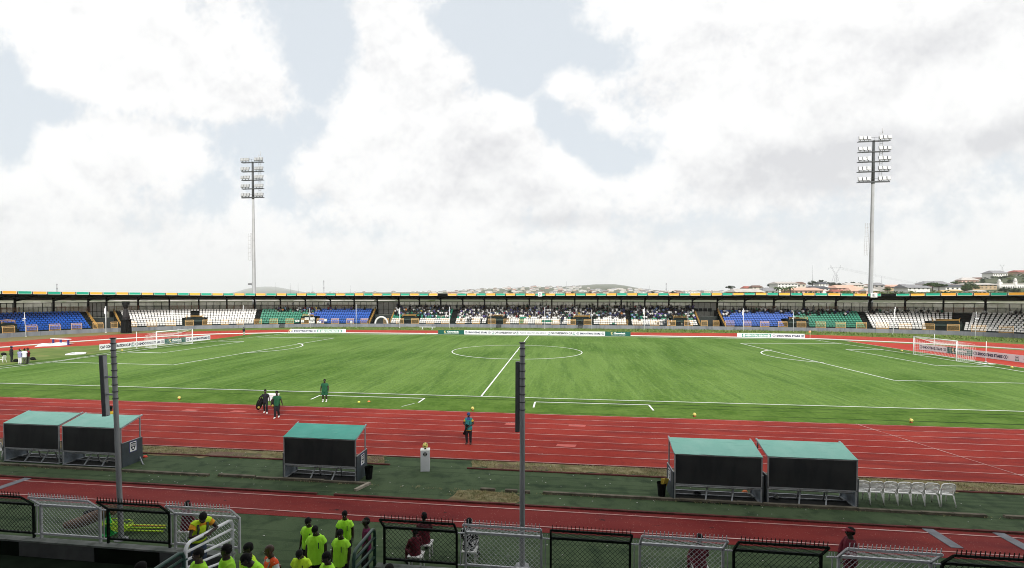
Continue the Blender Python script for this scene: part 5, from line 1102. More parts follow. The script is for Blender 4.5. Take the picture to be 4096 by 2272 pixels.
# pylons and radio masts
PYM = mat('pale lattice steel', (.30, .31, .33), .6, .1)
def pylon(u, vt, vb, D, label):
    p = AD(u, vb, D); H = (vb-vt)/FPX*D; root = thing('electricity_pylon', label, 'pylon', p); m = MB(); th = .0085*H; a_, b_ = .135*H, .045*H; zw = .50*H
    for q in (-1, 1):
        for r_ in (-1, 1): m.bar((q*a_, r_*a_, 0), (q*b_, r_*b_, zw), th)
    for k in range(5):
        z0, z1 = zw*k/5, zw*(k+1)/5; w0, w1 = a_+(b_-a_)*k/5, a_+(b_-a_)*(k+1)/5
        m.bar((-w0, -w0, z0), (w1, -w1, z1), th*.7); m.bar((w0, -w0, z0), (-w1, -w1, z1), th*.7); m.bar((-w1, -w1, z1), (w1, -w1, z1), th*.7)
    m.obj('tower', PYM, root); m = MB()
    for q in (-1, 1):
        m.bar((q*b_, 0, zw), (q*.24*H, 0, .84*H), th); m.bar((q*.01*H, 0, zw+.02*H), (q*.19*H, 0, .84*H), th); m.bar((q*.26*H, 0, .84*H), (q*.26*H, 0, H), th); m.bar((q*.20*H, 0, .84*H), (q*.26*H, 0, H), th*.7)
        m.bar((q*.24*H, 0, .84*H), (q*.38*H, 0, .82*H), th); m.bar((q*.38*H, 0, .82*H), (q*.38*H, 0, .72*H), th*.7)
    m.bar((-.26*H, 0, .86*H), (.26*H, 0, .86*H), th); m.bar((-.26*H, 0, .82*H), (.26*H, 0, .82*H), th); m.obj('crossarm', PYM, root)
pylon(3342, 1059, 1131, 620, 'tall lattice power pylon on the rise left of the right mast')
pylon(4008, 1057, 1084, 1500, 'pale distant power pylon above the hilltop house')
pylon(3672, 1124, 1150, 1500, 'tiny distant pylon between the right mast and the hill')
def rmast(u, vt, vb, D, label, lat=False):
    p = AD(u, vb+8, D); H = (vb+8-vt)/FPX*D; m = MB(); w = D*.0011
    if lat:
        for q in (-1, 1): m.bar((q*w, 0, 0), (q*w*.5, 0, H), w*.35)
        for k in range(12): m.bar((-w, 0, H*k/12), (w, 0, H*(k+1)/12), w*.3)
        for k in (.45, .52, .9): m.box((0, 0, H*k), (w*2, w*1.5, w*1.6))
    else: m.tube([(0, 0, 0), (0, 0, H)], [w*.35, w*.15], 5)
    tag(m.obj('radio_mast', PYM, None, p), label, 'radio mast')
rmast(1295, 1121, 1172, 2600, 'lattice radio tower left of centre', True); rmast(2665, 1131, 1174, 1500, 'lattice radio tower above the right centre roofs', True); rmast(228, 1135, 1166, 1800, 'lattice tower above the roof at far left', True)
for u, vt, lb in ((3249, 1061, 'very thin tall radio mast left of the big pylon'), (1104, 1128, 'thin mast over the left hill, first'), (1162, 1132, 'thin mast over the left hill slope, second'), (1193, 1131, 'thin mast at the foot of the left hill'), (1249, 1138, 'thin mast just left of the lattice tower'), (1401, 1140, 'thin mast right of the left lattice tower'), (2266, 1124, 'thin mast right of the D sign'), (3525, 1104, 'thin mast right of the right floodlight'), (2597, 1142, 'thin mast over the round green hill')): rmast(u, vt, 1172 if u < 3000 else 1140, 2400 if u < 3000 else 900, lb)
m = MB()
for v in (0, 4, 8):
    a_, b_ = AD(3360, 1068+v, 620), AD(4000, 1142+v*.5, 1400); 
    pts = [a_.lerp(b_, t/12)+Vector((0, 0, -14*math.sin(math.pi*t/12))) for t in range(13)]; m.tube(pts, .06, 4)
tag(m.obj('power_lines', PYM), 'power lines sagging from the big pylon towards the right', 'cable')
# ------------------------------------------------------------------ team shelters
TEAL = layered('teal roof sheet', (.07, .35, .28), [((.095, .41, .335), .8, .4, .6, .9, (1, 1, 1), 5), ((.05, .27, .22), 3., .58, .72, .6, (.3, 2, 1), 6), ((.35, .55, .48), 6., .68, .76, .35, (.2, 3, 1), 3)], rough=.5, bump=.15, bscale=3, spec=.25)
TEALP = layered('sun-bleached teal roof', (.20, .46, .385), [((.26, .51, .435), .8, .4, .6, .9, (1, 1, 1), 5), ((.13, .34, .29), 3., .58, .72, .6, (.3, 2, 1), 6)], rough=.5, bump=.15, bscale=3, spec=.4)
PANEL = layered('charcoal back panel', (.028, .031, .033), [((.036, .039, .040), 1.2, .4, .6, .9, (1, 1, 1), 6), ((.016, .018, .02), 3., .5, .7, .7, (1, 1, .3), 7), ((.07, .07, .065), 9., .72, .8, .5, (1, 1, .4), 4)], rough=.75, bump=.08)
SIDEP = mat('slate grey side panel', (.055, .070, .080), .6, .2, 3.); SIDEI = mat('scuffed inner panel', (.16, .19, .22), .6, .35, 4.); FLOORB = mat('black floor sheet', (.008, .009, .009), .9, .3, 6.)
def dugout(x0, x1, yb, label, teal, left_badge=False, right_badge=False, left_panel=True, right_panel=True, tatty=False):
    root = thing('team_shelter', label, 'dugout', (x0, yb, 0)); w = x1-x0; zt, zb, zf, dp = 1.80, .66, 2.12, 1.12
    m = MB(); m.box((w/2, 0, (zt+zb)/2), (w, .03, zt-zb)); m.obj('back_panel', PANEL, root)
    m = MB(); nx, ny = 12, 5; P = []
    for j in range(ny+1):
        for i in range(nx+1):
            t = j/ny; zz = zt+.03+(zf-zt)*t - (.025*math.sin(math.pi*t)*abs(math.sin(math.pi*i/4))) + .008*noise.noise(Vector((i*.9, j*.8, x0)))
            xx = w*i/nx + (.03*noise.noise(Vector((j*2., x0, 1))) if i in (0, nx) else 0); yy = -.03+dp*t + (.035*noise.noise(Vector((i*1.3, x0, 5)))-.03*tatty*(i % 3 == 0) if j in (0, ny) else 0); P.append((xx, yy, zz))
    F = [(j*(nx+1)+i, j*(nx+1)+i+1, (j+1)*(nx+1)+i+1, (j+1)*(nx+1)+i) for j in range(ny) for i in range(nx)]
    m.add(P, F, 0); m.add([(x, y, z-.012) for x, y, z in P], [tuple(reversed(f)) for f in F], 0); m.obj('roof_sheet', teal, root)
    m = MB(); g = .045
    for x in (0.02, w-.02):
        m.bar((x, 0, zt), (x, dp+.10, zf+.03), g*1.3); m.bar((x, 0, .0), (x, 0, zt), g); m.bar((x, dp-.05, 0), (x, dp-.05, zf), g); m.bar((x, 0, .04), (x, dp-.05, .04), g)
    m.bar((0, dp-.02, zf), (w, dp-.02, zf), g); m.bar((0, 0, zt-.01), (w, 0, zt-.01), g*.7); m.bar((0, -.02, .03), (w, -.02, .03), g); m.bar((0, dp-.05, .03), (w, dp-.05, .03), g); m.bar((0, .0, zb), (w, .0, zb), g)
    m.bar((0, dp*.55, .05), (w, dp*.55, .05), g); m.bar((0, dp*.2, .5), (w, dp*.2, .5), g*.8)
    for x in (w*.36, w*.66): m.bar((x, 0, .02), (x+.20, dp*.3, .66), g); m.bar((x+.2, dp*.55, .05), (x+.2, dp*.4, .62), g); m.bar((x+.06, -.0, zt), (x+.06, dp, zf-.03), g*.6)
    m.obj('frame', STEEL, root)
    m = MB(); m.box((w/2, dp*.62, .42), (w-.2, .42, .035)); m.obj('bench_seat', mat('black bench board', (.03, .035, .035), .7), root)
    m = MB(); m.box((w/2, dp*.5, .028), (w-.15, dp*1.15, .012)); m.obj('floor_sheet', FLOORB, root)  # black sheet laid over the shelter floor
    for x, on, bd, sx in ((-.035, left_panel, left_badge, -1), (w+.035, right_panel, right_badge, 1)):
        if not on: continue
        p = MB(); p.box((x, dp*.5, .56), (.03, dp+.02, 1.10)); p.box((x-sx*.025, dp*.5, .56), (.012, dp-.02, 1.06), 1); p.bar((x, 0, 1.12), (x, dp, 1.12), .035, .02, 2); so = p.obj('side_panel', [SIDEP, SIDEI, STEEL], root)
        if bd:
            q = MB(); X = x+sx*.022; c = (dp*.52, .82)
            q.box((X, c[0], c[1]), (.006, .36, .44), 0); q.box((X-sx*.002, c[0], c[1]), (.004, .40, .48), 2)
            sh = [(-.13, .10), (.13, .10), (.13, -.02), (.07, -.14), (0, -.19), (-.07, -.14), (-.13, -.02)]
            q.add([(X+sx*.005, c[0]+a, c[1]+b) for a, b in sh], [tuple(range(7)) if sx > 0 else tuple(range(6, -1, -1))], 1)
            q.add([(X+sx*.006, c[0]+a, c[1]+b) for a, b in ((-.15, .12), (.15, .12), (.13, .18), (0, .20), (-.13, .18))], [(0, 1, 2, 3, 4)], 1)
            ringp = []; 
            for a, b, cc, d in ((-.05, .05, -.005, -.10),): 
                q.add([(X+sx*.009, c[0]+.05*math.cos(t*math.pi/4), c[1]-.07+.05*math.sin(t*math.pi/4)) for t in range(8)], [tuple(range(8))], 0)
            q.box((X+sx*.008, c[0], c[1]+.125), (.004, .20, .018), 0)
            bo = q.obj('badge_panel', [WHITE, INK, mat('blue badge rim', (.03, .04, .25), .5)], so)
            M = Matrix(((0, 0, sx, X+sx*.006), (sx, 0, 0, c[0]-sx*.10), (0, 1, 0, c[1]+.01), (0, 0, 0, 1))); text_mesh('NPFL', .20, .07, WT, 'badge_lettering', so, M, bold=.02)
    return root
dugout(-19.93, -16.94, -51.48, 'leftmost team shelter with pale teal roof, no badge, at the left picture edge', TEALP, right_panel=False)
dugout(-16.70, -13.66, -51.55, 'team shelter with pale teal roof behind the left lamp pole, badge on its right side', TEALP, right_badge=True)
dugout(-5.60, -2.38, -51.86, 'lone team shelter with teal roof standing left of the white plinth', TEAL, right_badge=True, tatty=True)
dugout(10.38, 13.53, -51.98, 'team shelter with teal roof beside the black bin, badge on its left side', TEALP, left_badge=True, tatty=True)
dugout(13.77, 16.86, -51.84, 'rightmost team shelter with teal roof beside the white chairs', TEALP)
for x, y, yl, lb in ((-2.02, -51.35, False, 'black round bin beside the lone team shelter'), (10.0, -51.55, True, 'black round bin with yellow thing in it beside the fourth shelter')):
    root = thing('rubbish_bin', lb, 'bin', (x, y, 0)); m = MB(); m.tube([(0, 0, 0), (0, 0, .50)], [.13, .175], 18, caps=False); m.tube([(0, 0, .02), (0, 0, .03)], [.13, .13], 18); m.tube([(0, 0, .12), (0, 0, .48)], [.125, .16], 18, caps=False); m.obj('tub', BLACKM, root)
    m = MB(); m.tube([(0, 0, .49), (0, 0, .53)], [.185, .185], 18, caps=False); m.obj('rim', BLACKM, root)
    if yl:
        m = MB(); m.box((-.02, .0, .58), (.18, .03, .30), rz=.3, M=Matrix.Rotation(.3, 4, 'Y')); m.box((.06, .03, .56), (.16, .03, .26), rz=-.3); tag(m.obj('yellow_sheet', mat('yellow plastic sheet', (.55, .40, .06), .5), None, (x, y, 0)), 'crumpled yellow plastic sheet sticking out of the black bin', 'sheet')
# plinth with trophy ball
root = thing('plinth', 'white square plinth carrying a yellow ball on the dark turf', 'plinth', (.08, -49.95, 0), R(12)); m = MB(); m.box((0, 0, .47), (.40, .38, .94)); m.obj('body', mat('white plinth paint', (.66, .68, .72), .5, .06, 3.), root)
m = MB(); m.box((0, 0, .95), (.42, .40, .02)); m.obj('top', WHITE, root)
m = MB(); ring(m, (0, .78), .005, .085, 20, -.193, 0); ring(m, (0, .78), .095, .105, 20, -.194, 2); ring(m, (0, .80), .005, .022, 8, -.196, 1); m.box((0, -.196, .745), (.035, .004, .03), 1); m.box((-.045, -.196, .80), (.03, .004, .012), 1); m.box((.045, -.196, .80), (.03, .004, .012), 1); m.obj('badge', [BLACKM, WHITE, STEEL], root)
m = MB(); m.tube([(0, 0, .96), (0, 0, 1.02)], [.05, .04], 10); tag(m.obj('black_cup', BLACKM, None, (.08, -49.95, 0)), 'small black cup holding the yellow ball on the plinth', 'ball stand')
ball((.08, -49.95), 'yellow and white ball displayed on top of the white plinth', .125, 1.0)
# white plastic chairs
CH = mat('white chair plastic', (.80, .80, .78), .45, .08, 5., spec=.4); CHS = CH
def chair():
    root = thing('plastic_chair', 'x', 'chair'); m = MB(); P = []
    for j in range(9):                      # back with slots
        t = j/8; z = .44+.40*t; w = .19+.035*math.sin(math.pi*t*.6); y = -.19-.09*t
        if j < 8:
            z2 = .44+.40*(j+.62)/8; y2 = -.19-.09*(j+.62)/8
            if 0 < j < 8: m.bar((-w*.86, y, (z+z2)/2), (w*.86, y, (z+z2)/2), .02, .030)
    for q in (-1, 1): m.tube([(q*.20, -.18, .42), (q*.222, -.22, .62), (q*.21, -.27, .82), (q*.16, -.285, .865), (0, -.29, .88)], [(.018, .03)]*5, 6)
    m.obj('backrest', CH, root)
    m = MB(); m.box((0, .02, .425), (.42, .42, .025)); m.bar((-.21, .22, .41), (.21, .22, .41), .03, .05); m.obj('seat', CHS, root)
    for q in (-1, 1):
        m = MB(); m.tube([(q*.222, -.22, .62), (q*.255, -.05, .64), (q*.255, .16, .63), (q*.25, .2, .58), (q*.225, .21, .42)], [(.022, .013)]*5, 6); m.obj('armrest', CH, root)
        m = MB(); m.tube([(q*.20, .20, .42), (q*.235, .24, 0)], [(.025, .02), (.018, .015)], 6); m.obj('leg', CH, root)
        m = MB(); m.tube([(q*.195, -.18, .45), (q*.24, -.29, 0)], [(.028, .022), (.018, .015)], 6); m.obj('leg', CH, root)
    return root
c0 = chair(); KIDS[c0] = list(c0.children)
k4 = lambda x, y: (x*.5629+2550, y*.5629+1700)
CX = [(1607, 410, 545), (1705, 412, 570), (1806, 418, 575), (1905, 420, 578), (2003, 425, 582), (2115, 428, 583), (2231, 432, 593)]
CLB = ['white plastic chair nearest the rightmost team shelter', 'second white plastic chair from the rightmost shelter', 'third white plastic chair from the rightmost shelter', 'middle one of the seven white plastic chairs', 'fifth white plastic chair from the shelter', 'sixth white plastic chair from the shelter', 'white plastic chair at the outer right end of the row']
for i, (x, yt, yb_) in enumerate(CX):
    p = AY(*k4(x, yt), -51.35); loc = (p.x, -51.10+(.02*i), .02); rz = R(rnd.uniform(-4, 4) + (-6 if i == 5 else 0))
    o = c0 if i == 0 else dup(c0, loc, rz)
    o.location = loc; o.rotation_euler = (0, 0, rz); o['label'] = CLB[i]; o['group'] = 'white plastic chairs beside the shelters'
p = G(15, 1870); dup(c0, (-20.45, -51.15, .02), .1, 'white plastic chair cut by the left edge beside the leftmost shelter')
# small bits on the turf
m = MB(); a_, b_ = G(548, 1818), G(572, 1860); m.tube([(a_.x, a_.y-.1, .45), (b_.x, b_.y, .03)], .03, 8); m.bar((a_.x-.22, a_.y-.12, .47), (a_.x+.16, a_.y-.05, .50), .05, .04); tag(m.obj('push_broom', STEEL), 'push broom leaning on the badge side of the second shelter', 'broom')
for x, y, w_, lb in ((-15.0, -51.1, .42, 'pale box lying in the second shelter'), (-3.7, -51.2, .16, 'small pale cup lying in the lone shelter'), (14.3, -51.3, .2, 'pale crumpled bag on the floor of the rightmost shelter'), (11.4, -51.3, .3, 'dark shoe pile on the floor of the fourth shelter')):
    m = MB(); m.ball((0, 0, .07), (w_/2, .09, .075), 8, 5); tag(m.obj('crumpled_bag', mat('dull dark cloth', (.04, .04, .05), .8) if 'dark' in lb else mat('pale bag', (.45, .45, .42), .7, .2, 6.), None, (x, y, .03)), lb, 'bag')

# ------------------------------------------------------------------ lamp-less poles with sound columns near the camera
def near_pole(x, y, xt, zt, label, bx, by, z0, z1, blabel, tilt=-2.2, tw=5):
    root = thing('steel_pole', label, 'pole', (x, y, 0)); m = MB(); m.tube([(0, 0, 0), (xt-x, 0, zt)], [.080, .068], 20, caps=False); m.tube([(0, 0, 0), (0, 0, .03)], [.2, .2], 16)
    m.obj('shaft', GALVM, root)
    m = MB(); m.tube([(xt-x, 0, zt-.01), (xt-x, 0, zt+.02)], [.095, .095], 18); m.obj('cap', mat('dark cap', (.05, .05, .055), .5), root)
    for k in range(9):
        z = zt-.16-.215*k*(1 if k < 6 else 1.02); xx = (xt-x)*z/zt; m = MB(); m.tube([(xx, 0, z-.014), (xx, 0, z+.014)], [.091, .091], 18, caps=False); m.obj('band', mat('dark strap', (.07, .07, .075), .5), root)
    m = MB(); zc = (z0+z1)/2
    for dz in (-.28, .28): m.bar(((xt-x)*zc/zt, 0, zc+dz), (bx-x, by-y, zc+dz), .05)
    m.obj('bracket', STEEL, root)
    box = thing('column_speaker', blabel, 'speaker', (bx, by, z0)); m = MB(); M = Matrix.Rotation(R(tw), 4, 'Z') @ Matrix.Rotation(R(tilt), 4, 'Y'); m.box((0, 0, (z1-z0)/2), (.115, .19, z1-z0), M=M); m.obj('cabinet', mat('dark cabinet', (.085, .09, .095), .5, .15, 2.), box)
    m = MB(); m.box((.062, 0, (z1-z0)/2), (.012, .15, z1-z0-.04), M=M); m.obj('side_face', mat('light grey side', (.36, .38, .40), .5, .1, 2.), box)  # right face in a lighter grey than the cabinet
GALVM = layered('weathered galvanised tube', (.24, .25, .265), [((.33, .34, .355), 6., .4, .6, .9, (1, 1, .12), 6), ((.13, .135, .14), 3., .52, .75, .7, (1, 1, .2), 7)], rough=.45, bump=.05, spec=.5)
near_pole(-7.86, -57.65, -8.02, 6.46, 'grey steel pole with metal bands near the left shelters', -8.37, -57.60, 3.96, 5.92, 'tall narrow grey box mounted beside the left pole')
near_pole(4.98, -57.5, 4.97, 6.47, 'grey steel pole with metal bands in the middle of the picture', 4.83, -57.42, 3.90, 5.92, 'tall narrow grey box mounted beside the middle pole', .1, -2)

# ------------------------------------------------------------------ near fence on its low wall
GREENF = mat('dark green fence paint', (.006, .011, .008), .6, .25, 3., spec=.12); GREYF = mat('light grey fence paint', (.50, .51, .53), .5, .15, 3., spec=.4)
YF0, ZC = -59.0, .60
w_ = MB(); w_.box((-13.05, -59.11, .28), (20.1, .18, .56)); w_.box((12.9, -59.11, .28), (23.4, .18, .56)); tag(w_.obj('low_wall', mat('dark green wall paint', (.008, .013, .008), .9, .3, 2., spec=.05)), 'low dark green wall carrying the near mesh fence', 'wall')
w_ = MB(); w_.box((-13.05, -59.09, .58), (20.14, .25, .05)); w_.box((12.9, -59.09, .58), (23.44, .25, .05)); w_.v = [(x, y, z) for x, y, z in w_.v]; tag(w_.obj('wall_coping', layered('dusty coping', (.16, .18, .165), [((.27, .28, .27), 1.3, .4, .65, .9, (1, 1, 1), 7), ((.06, .075, .06), 3., .5, .7, .8, (1, 1, 1), 7)], bump=.3)), 'dusty grey coping on top of the low near wall', 'coping')
for x0, x1 in ((-9.75, -7.25), (-5.15, -3.1)):
    w_ = MB(); w_.box(((x0+x1)/2, -59.207, .345), (x1-x0, .012, .42)); tag(w_.obj('grey_patch', mat('grey wall paint', (.10, .105, .105), .8, .2, 3.)), 'grey painted rectangle on the low wall %s' % ('below the left grey fence panel' if x0 < -6 else 'beside the white handrail'), 'painted panel')
PW = 1.98; 
def fence_panel(nm, mt_, tiltx=0., w=PW, left_end=False):
    z1 = 1.0; oh, oy = .36, -.36; root = thing('mesh_fence', nm, 'mesh fence'); fr = MB(); t = .060
    for q in (0, w): fr.bar((q, 0, 0), (q, 0, z1), t*.9, t); fr.bar((q, 0, z1), (q, oy, z1+oh), t*.8, t*.7)
    fr.bar((0, 0, z1), (w, 0, z1), t); fr.bar((0, 0, .14), (w, 0, .14), t*.9); fr.bar((0, oy, z1+oh), (w, oy, z1+oh), .035, .055); fr.obj('frame', mt_, root)
    ms = MB(); c = .125; r_ = .0068
    def clip(x0, z0, x1, z1_, W, H):
        pts = []
        dx, dz = x1-x0, z1_-z0; t0, t1 = 0., 1.
        for p, q in ((-dx, x0), (dx, W-x0), (-dz, z0), (dz, H-z0)):
            if p == 0: continue
            t_ = q/p
            if p < 0: t0 = max(t0, t_)
            else: t1 = min(t1, t_)
        if t0 < t1: return (x0+dx*t0, z0+dz*t0, x0+dx*t1, z0+dz*t1)
    H = z1-.14; k = -int(H/c)-1
    while k*c < w+H:
        for sx in (1, -1):
            x0 = k*c if sx > 0 else w-k*c
            q = clip(x0, 0, x0+sx*H, H, w, H)
            if q: ms.bar((q[0], .0, .14+q[1]), (q[2], .0, .14+q[3]), r_*1.5, r_)
        k += 1
    H2 = math.hypot(oh, oy); c *= 1.35; k = -int(H2/c*1.6)-2
    while k*c < w+H2*1.8:
        for sx in (1, -1):
            x0 = k*c if sx > 0 else w-k*c; q = clip(x0, 0, x0+sx*H2*1.6, H2, w, H2)
            if q: ms.bar((q[0], oy*q[1]/H2, z1+oh*q[1]/H2), (q[2], oy*q[3]/H2, z1+oh*q[3]/H2), r_*1.1, r_*.8)
        k += 1
    ms.obj('mesh_infill', mt_, root)
    sp = MB()
    for k in range(21): x = .04+(w-.08)*k/20; sp.bar((x, oy, z1+oh), (x+.005, oy-.02, z1+oh+.15), .014)
    sp.obj('spike_row', mt_, root); KIDS[root] = list(root.children); return root
fg = fence_panel('g', GREENF); fy = fence_panel('y', GREYF)
LBL = {}
# x of left edges measured along the wall; the opening lies between x = -3.0 and 1.3
FX = [(-17.9, 'grey', 'grey mesh fence panel beyond the left picture edge'), (-15.6, 'green', 'dark green mesh fence panel out at the far left'), (-13.45, 'grey', 'grey mesh fence panel left of the first dark one'), (-11.45, 'green', 'dark green mesh fence panel cut by the left picture edge'), (-9.22, 'grey', 'grey mesh fence panel with the log and bright rope behind it'), (-6.98, 'green', 'dark green mesh fence panel in front of the left steel pole'), (-4.82, 'grey', 'grey mesh fence panel beside the man leaning on the rail'),
      (1.38, 'green', 'dark green mesh fence panel right of the stair opening'), (3.60, 'grey', 'grey mesh fence panel in front of the middle steel pole'), (5.82, 'green', 'dark green mesh fence panel right of the middle pole'), (8.04, 'grey', 'grey mesh fence panel with a red capped person behind it'), (10.27, 'green', 'dark green mesh fence panel left of the standing maroon person'), (12.64, 'grey', 'grey mesh fence panel beside the standing maroon person'), (14.86, 'green', 'dark green mesh fence panel cut by the right picture edge'), (17.1, 'grey', 'grey mesh fence panel beyond the right picture edge'), (19.3, 'green', 'dark green mesh fence panel far beyond the right edge')]
usedf = set()
for x, c, lb in FX:
    src = fg if c == 'green' else fy; loc = (x, YF0, ZC)
    if c in usedf: o = dup(src, loc, 0., lb)
    else: o = src; o.location = loc; usedf.add(c)
    o['label'] = lb; o['group'] = 'alternating mesh fence panels on the near wall'; o['category'] = 'mesh fence'
for x, c, lb in FX[1:]:
    if x > 1.3 and x < 1.5: continue
    lk_ = MB()
    lk_.bar((x-.27, YF0, ZC+.97), (x, YF0, ZC+.97), .03); lk_.bar((x-.14, YF0, ZC+.12), (x-.14, YF0, ZC+.97), .02); lk_.bar((x-.27, YF0, ZC+.12), (x, YF0, ZC+.12), .03)
    for k in range(3): lk_.bar((x-.21+.06*k, YF0, ZC+.97), (x-.21+.06*k, YF0, ZC+1.08), .012)
    tag(lk_.obj('tie_bar', GREYF), 'tie bars left of ' + lb, 'tie bar', 'tie bars between the near fence panels')
# handrails
RAILW = mat('white handrail paint', (.80, .82, .84), .4, .15, 5., spec=.5); RAILG = mat('dark green handrail', (.012, .05, .038), .35, .2, 4., spec=.5)
def barrier(label, mt_, x, y0, y1, z0a, z1a, z0b, z1b, n=5, r=.044, dx=0., name='handrail'):
    """hoop from the near foot (y0) over to the far foot (y1), with bars between"""
    root = thing(name, label, 'handrail', (x, y1, 0)); m = MB(); c = .16
    pts = [(dx, y0-y1, z0a), (dx, y0-y1, z1a-c), (dx, y0-y1+c*.3, z1a-c*.3), (dx*.95, y0-y1+c, z1a), (dx*.05, -c, z1b), (0, -c*.3, z1b-c*.3), (0, 0, z1b-c), (0, 0, z0b)]
    m.tube(pts, r, 10); m.obj('hoop', mt_, root)
    for k in range(1, n):
        t = k/n; m = MB(); m.tube([(dx, y0-y1, z1a-(z1a-z0a)*t*.95), (0, 0, z1b-(z1b-z0b)*t*.95)], r*.8, 8); m.obj('rail_bar', mt_, root)
    m = MB()
    for z in (.3, .75): m.bar((0, 0, z0b+(z1b-z0b)*z), (0, .12, z0b+(z1b-z0b)*z), .03)
    m.obj('bracket', mt_, root)
barrier('white tubular handrail beside the gap, under the leaning man', RAILW, -3.02, -60.85, -59.05, .70, 1.72, .10, 1.58)
barrier('dark green tubular handrail right of the stair opening', RAILG, 1.12, -60.45, -59.05, .50, 1.62, .20, 1.60)
barrier('dark green handrail cut by the bottom edge left of the children', RAILG, -2.95, -62.9, -61.0, .8, 1.68, .6, 1.66)
barrier('white handrail end cut by the bottom edge among the children', RAILW, 1.05, -63.2, -61.5, .9, 1.86, .6, 1.78)
# ------------------------------------------------------------------ main stand around and behind the camera
ms = thing('main_stand', 'shaded main stand with roof and terrace in which the camera stands', 'grandstand', (0, -66, 0))
m = MB(); m.box((0, 0, -.05+.0), (90, 6, .10)); 
wk = MB(); wk.box((-15, 5.2, .06), (30, 3.4, .12)); wk.box((22, 5.2, .06), (36, 3.4, .12)); wk.obj('walkway', mat('green walkway paint', (.009, .016, .009), .9, .35, 1.5, .3, spec=.05), ms)
tr = MB()
for k in range(34):
    y = 5.9-.34*k; tr.box((-.95, y-.17-.0, .15+.17*k-.5), (4.0, .34, 1.0))
tr.obj('stair_flight', CONC, ms)
for xa, xb in ((-45, -3.1), (1.2, 45)):
    tr = MB()
    for k in range(12):
        y = 3.6-.85*k; tr.box(((xa+xb)/2, y-.425, .35+.42*k-.6), (xb-xa, .85, 1.2))
    tr.obj('seating_terrace', CONC, ms)
m = MB(); m.box((0, -12, 13.6), (96, 24, .3)); m.box((0, -.1, 13.1), (96, .25, 1.0)); m.obj('roof', ROOFD, ms)
m = MB(); m.box((0, -24, 6.5), (96, .3, 14)); m.obj('rear_wall', DCONC, ms)
for x in (-40, -24, 24, 40): m = MB(); m.box((x, -10, 6.8), (.6, .6, 13.6)); m.obj('column', DCONC, ms)
# ------------------------------------------------------------------ things lying behind the fence
m = MB(); m.tube(catmull([(-10.15, -57.45, .22), (-9.7, -57.3, .30), (-9.2, -57.1, .50), (-8.75, -57.0, .66)], 4), [.10, .12, .15, .17, .17, .19, .19, .19, .20, .19, .19, .18, .17], 10); tag(m.obj('fallen_log', mat('brown rolled matting', (.15, .095, .065), .9, .3, 4., .5)), 'brown roll of matting lying behind the left grey fence panel', 'roll')
m = MB(); m.tube([(-9.75, -57.1, .48), (-9.3, -56.95, .62)], .10, 8); tag(m.obj('dark_bag', BLACKM), 'black bag lying on the brown roll behind the fence', 'bag')
m = MB(); m.tube([(-8.55, -57.4, .02), (-8.62, -57.35, .78)], [.14, .03], 12); m.box((-8.55, -57.4, .02), (.34, .34, .03)); tag(m.obj('traffic_cone', mat('bright green cone', (.03, .50, .12), .5)), 'tall bright green cone standing behind the fence', 'cone')
HV = mat('lime yellow rope', (.50, .75, .05), .6)
pts = []
for k in range(150): a_ = k*.42; r_ = .22+.16*math.sin(k*.31); pts.append((-8.35+.25*math.sin(k*.083)+r_*math.cos(a_), -57.3+.7*r_*math.sin(a_), .10+.0016*k+.10*abs(math.sin(k*.57))))
m = MB(); m.tube(pts, .016, 5); tag(m.obj('coiled_rope', HV), 'tangled lime yellow rope coil behind the fence', 'rope')
m = MB()
for k, (a_, b_) in enumerate((((-8.2, -57.15, .14), (-6.9, -56.95, .12)), ((-8.1, -57.25, .10), (-6.85, -57.1, .08)), ((-8.2, -57.05, .18), (-6.95, -56.85, .15)))): m.tube([a_, b_], .028, 6)
tag(m.obj('lime_poles', HV), 'bundle of lime yellow agility poles lying behind the fence', 'poles')
m = MB(); m.tube([(-8.15, -57.1, .20), (-6.92, -56.92, .17)], .012, 6); tag(m.obj('orange_stick', mat('orange stick', (.7, .2, .04), .6)), 'thin orange stick on the lime poles', 'stick')
# ------------------------------------------------------------------ people
SK1 = mat('deep brown skin', (.030, .017, .012), .5, .15, 9., spec=.4); SK2 = mat('warm brown skin', (.055, .030, .020), .5, .15, 9., spec=.4)
HAIR = mat('black hair', (.006, .006, .006), .9, .3, 30.); EYEW = mat('eye white', (.5, .5, .48), .4)
def remesh(mb, name, mats, vox, parent, smooth=3, folds=0.):
    me = mb.mesh(name, mats); o = bpy.data.objects.new(name, me); COL.objects.link(o)
    r = o.modifiers.new('r', 'REMESH'); r.mode = 'VOXEL'; r.voxel_size = vox; r.use_smooth_shade = True
    s = o.modifiers.new('s', 'SMOOTH'); s.factor = .5; s.iterations = smooth
    dg = bpy.context.evaluated_depsgraph_get(); m2 = bpy.data.meshes.new_from_object(o.evaluated_get(dg)); bpy.data.objects.remove(o)
    m2.materials.clear(); m2.materials.append(mats[0] if isinstance(mats, list) else mats)
    m2.polygons.foreach_set('use_smooth', [True]*len(m2.polygons)); m2.polygons.foreach_set('material_index', [0]*len(m2.polygons))
    if folds:
        for v in m2.vertices:
            n = noise.noise(Vector((v.co.x*14, v.co.y*14, v.co.z*5))) + .5*noise.noise(Vector((v.co.x*30, v.co.y*30, v.co.z*9))); v.co += v.normal*n*folds
    return link(name, m2, parent)
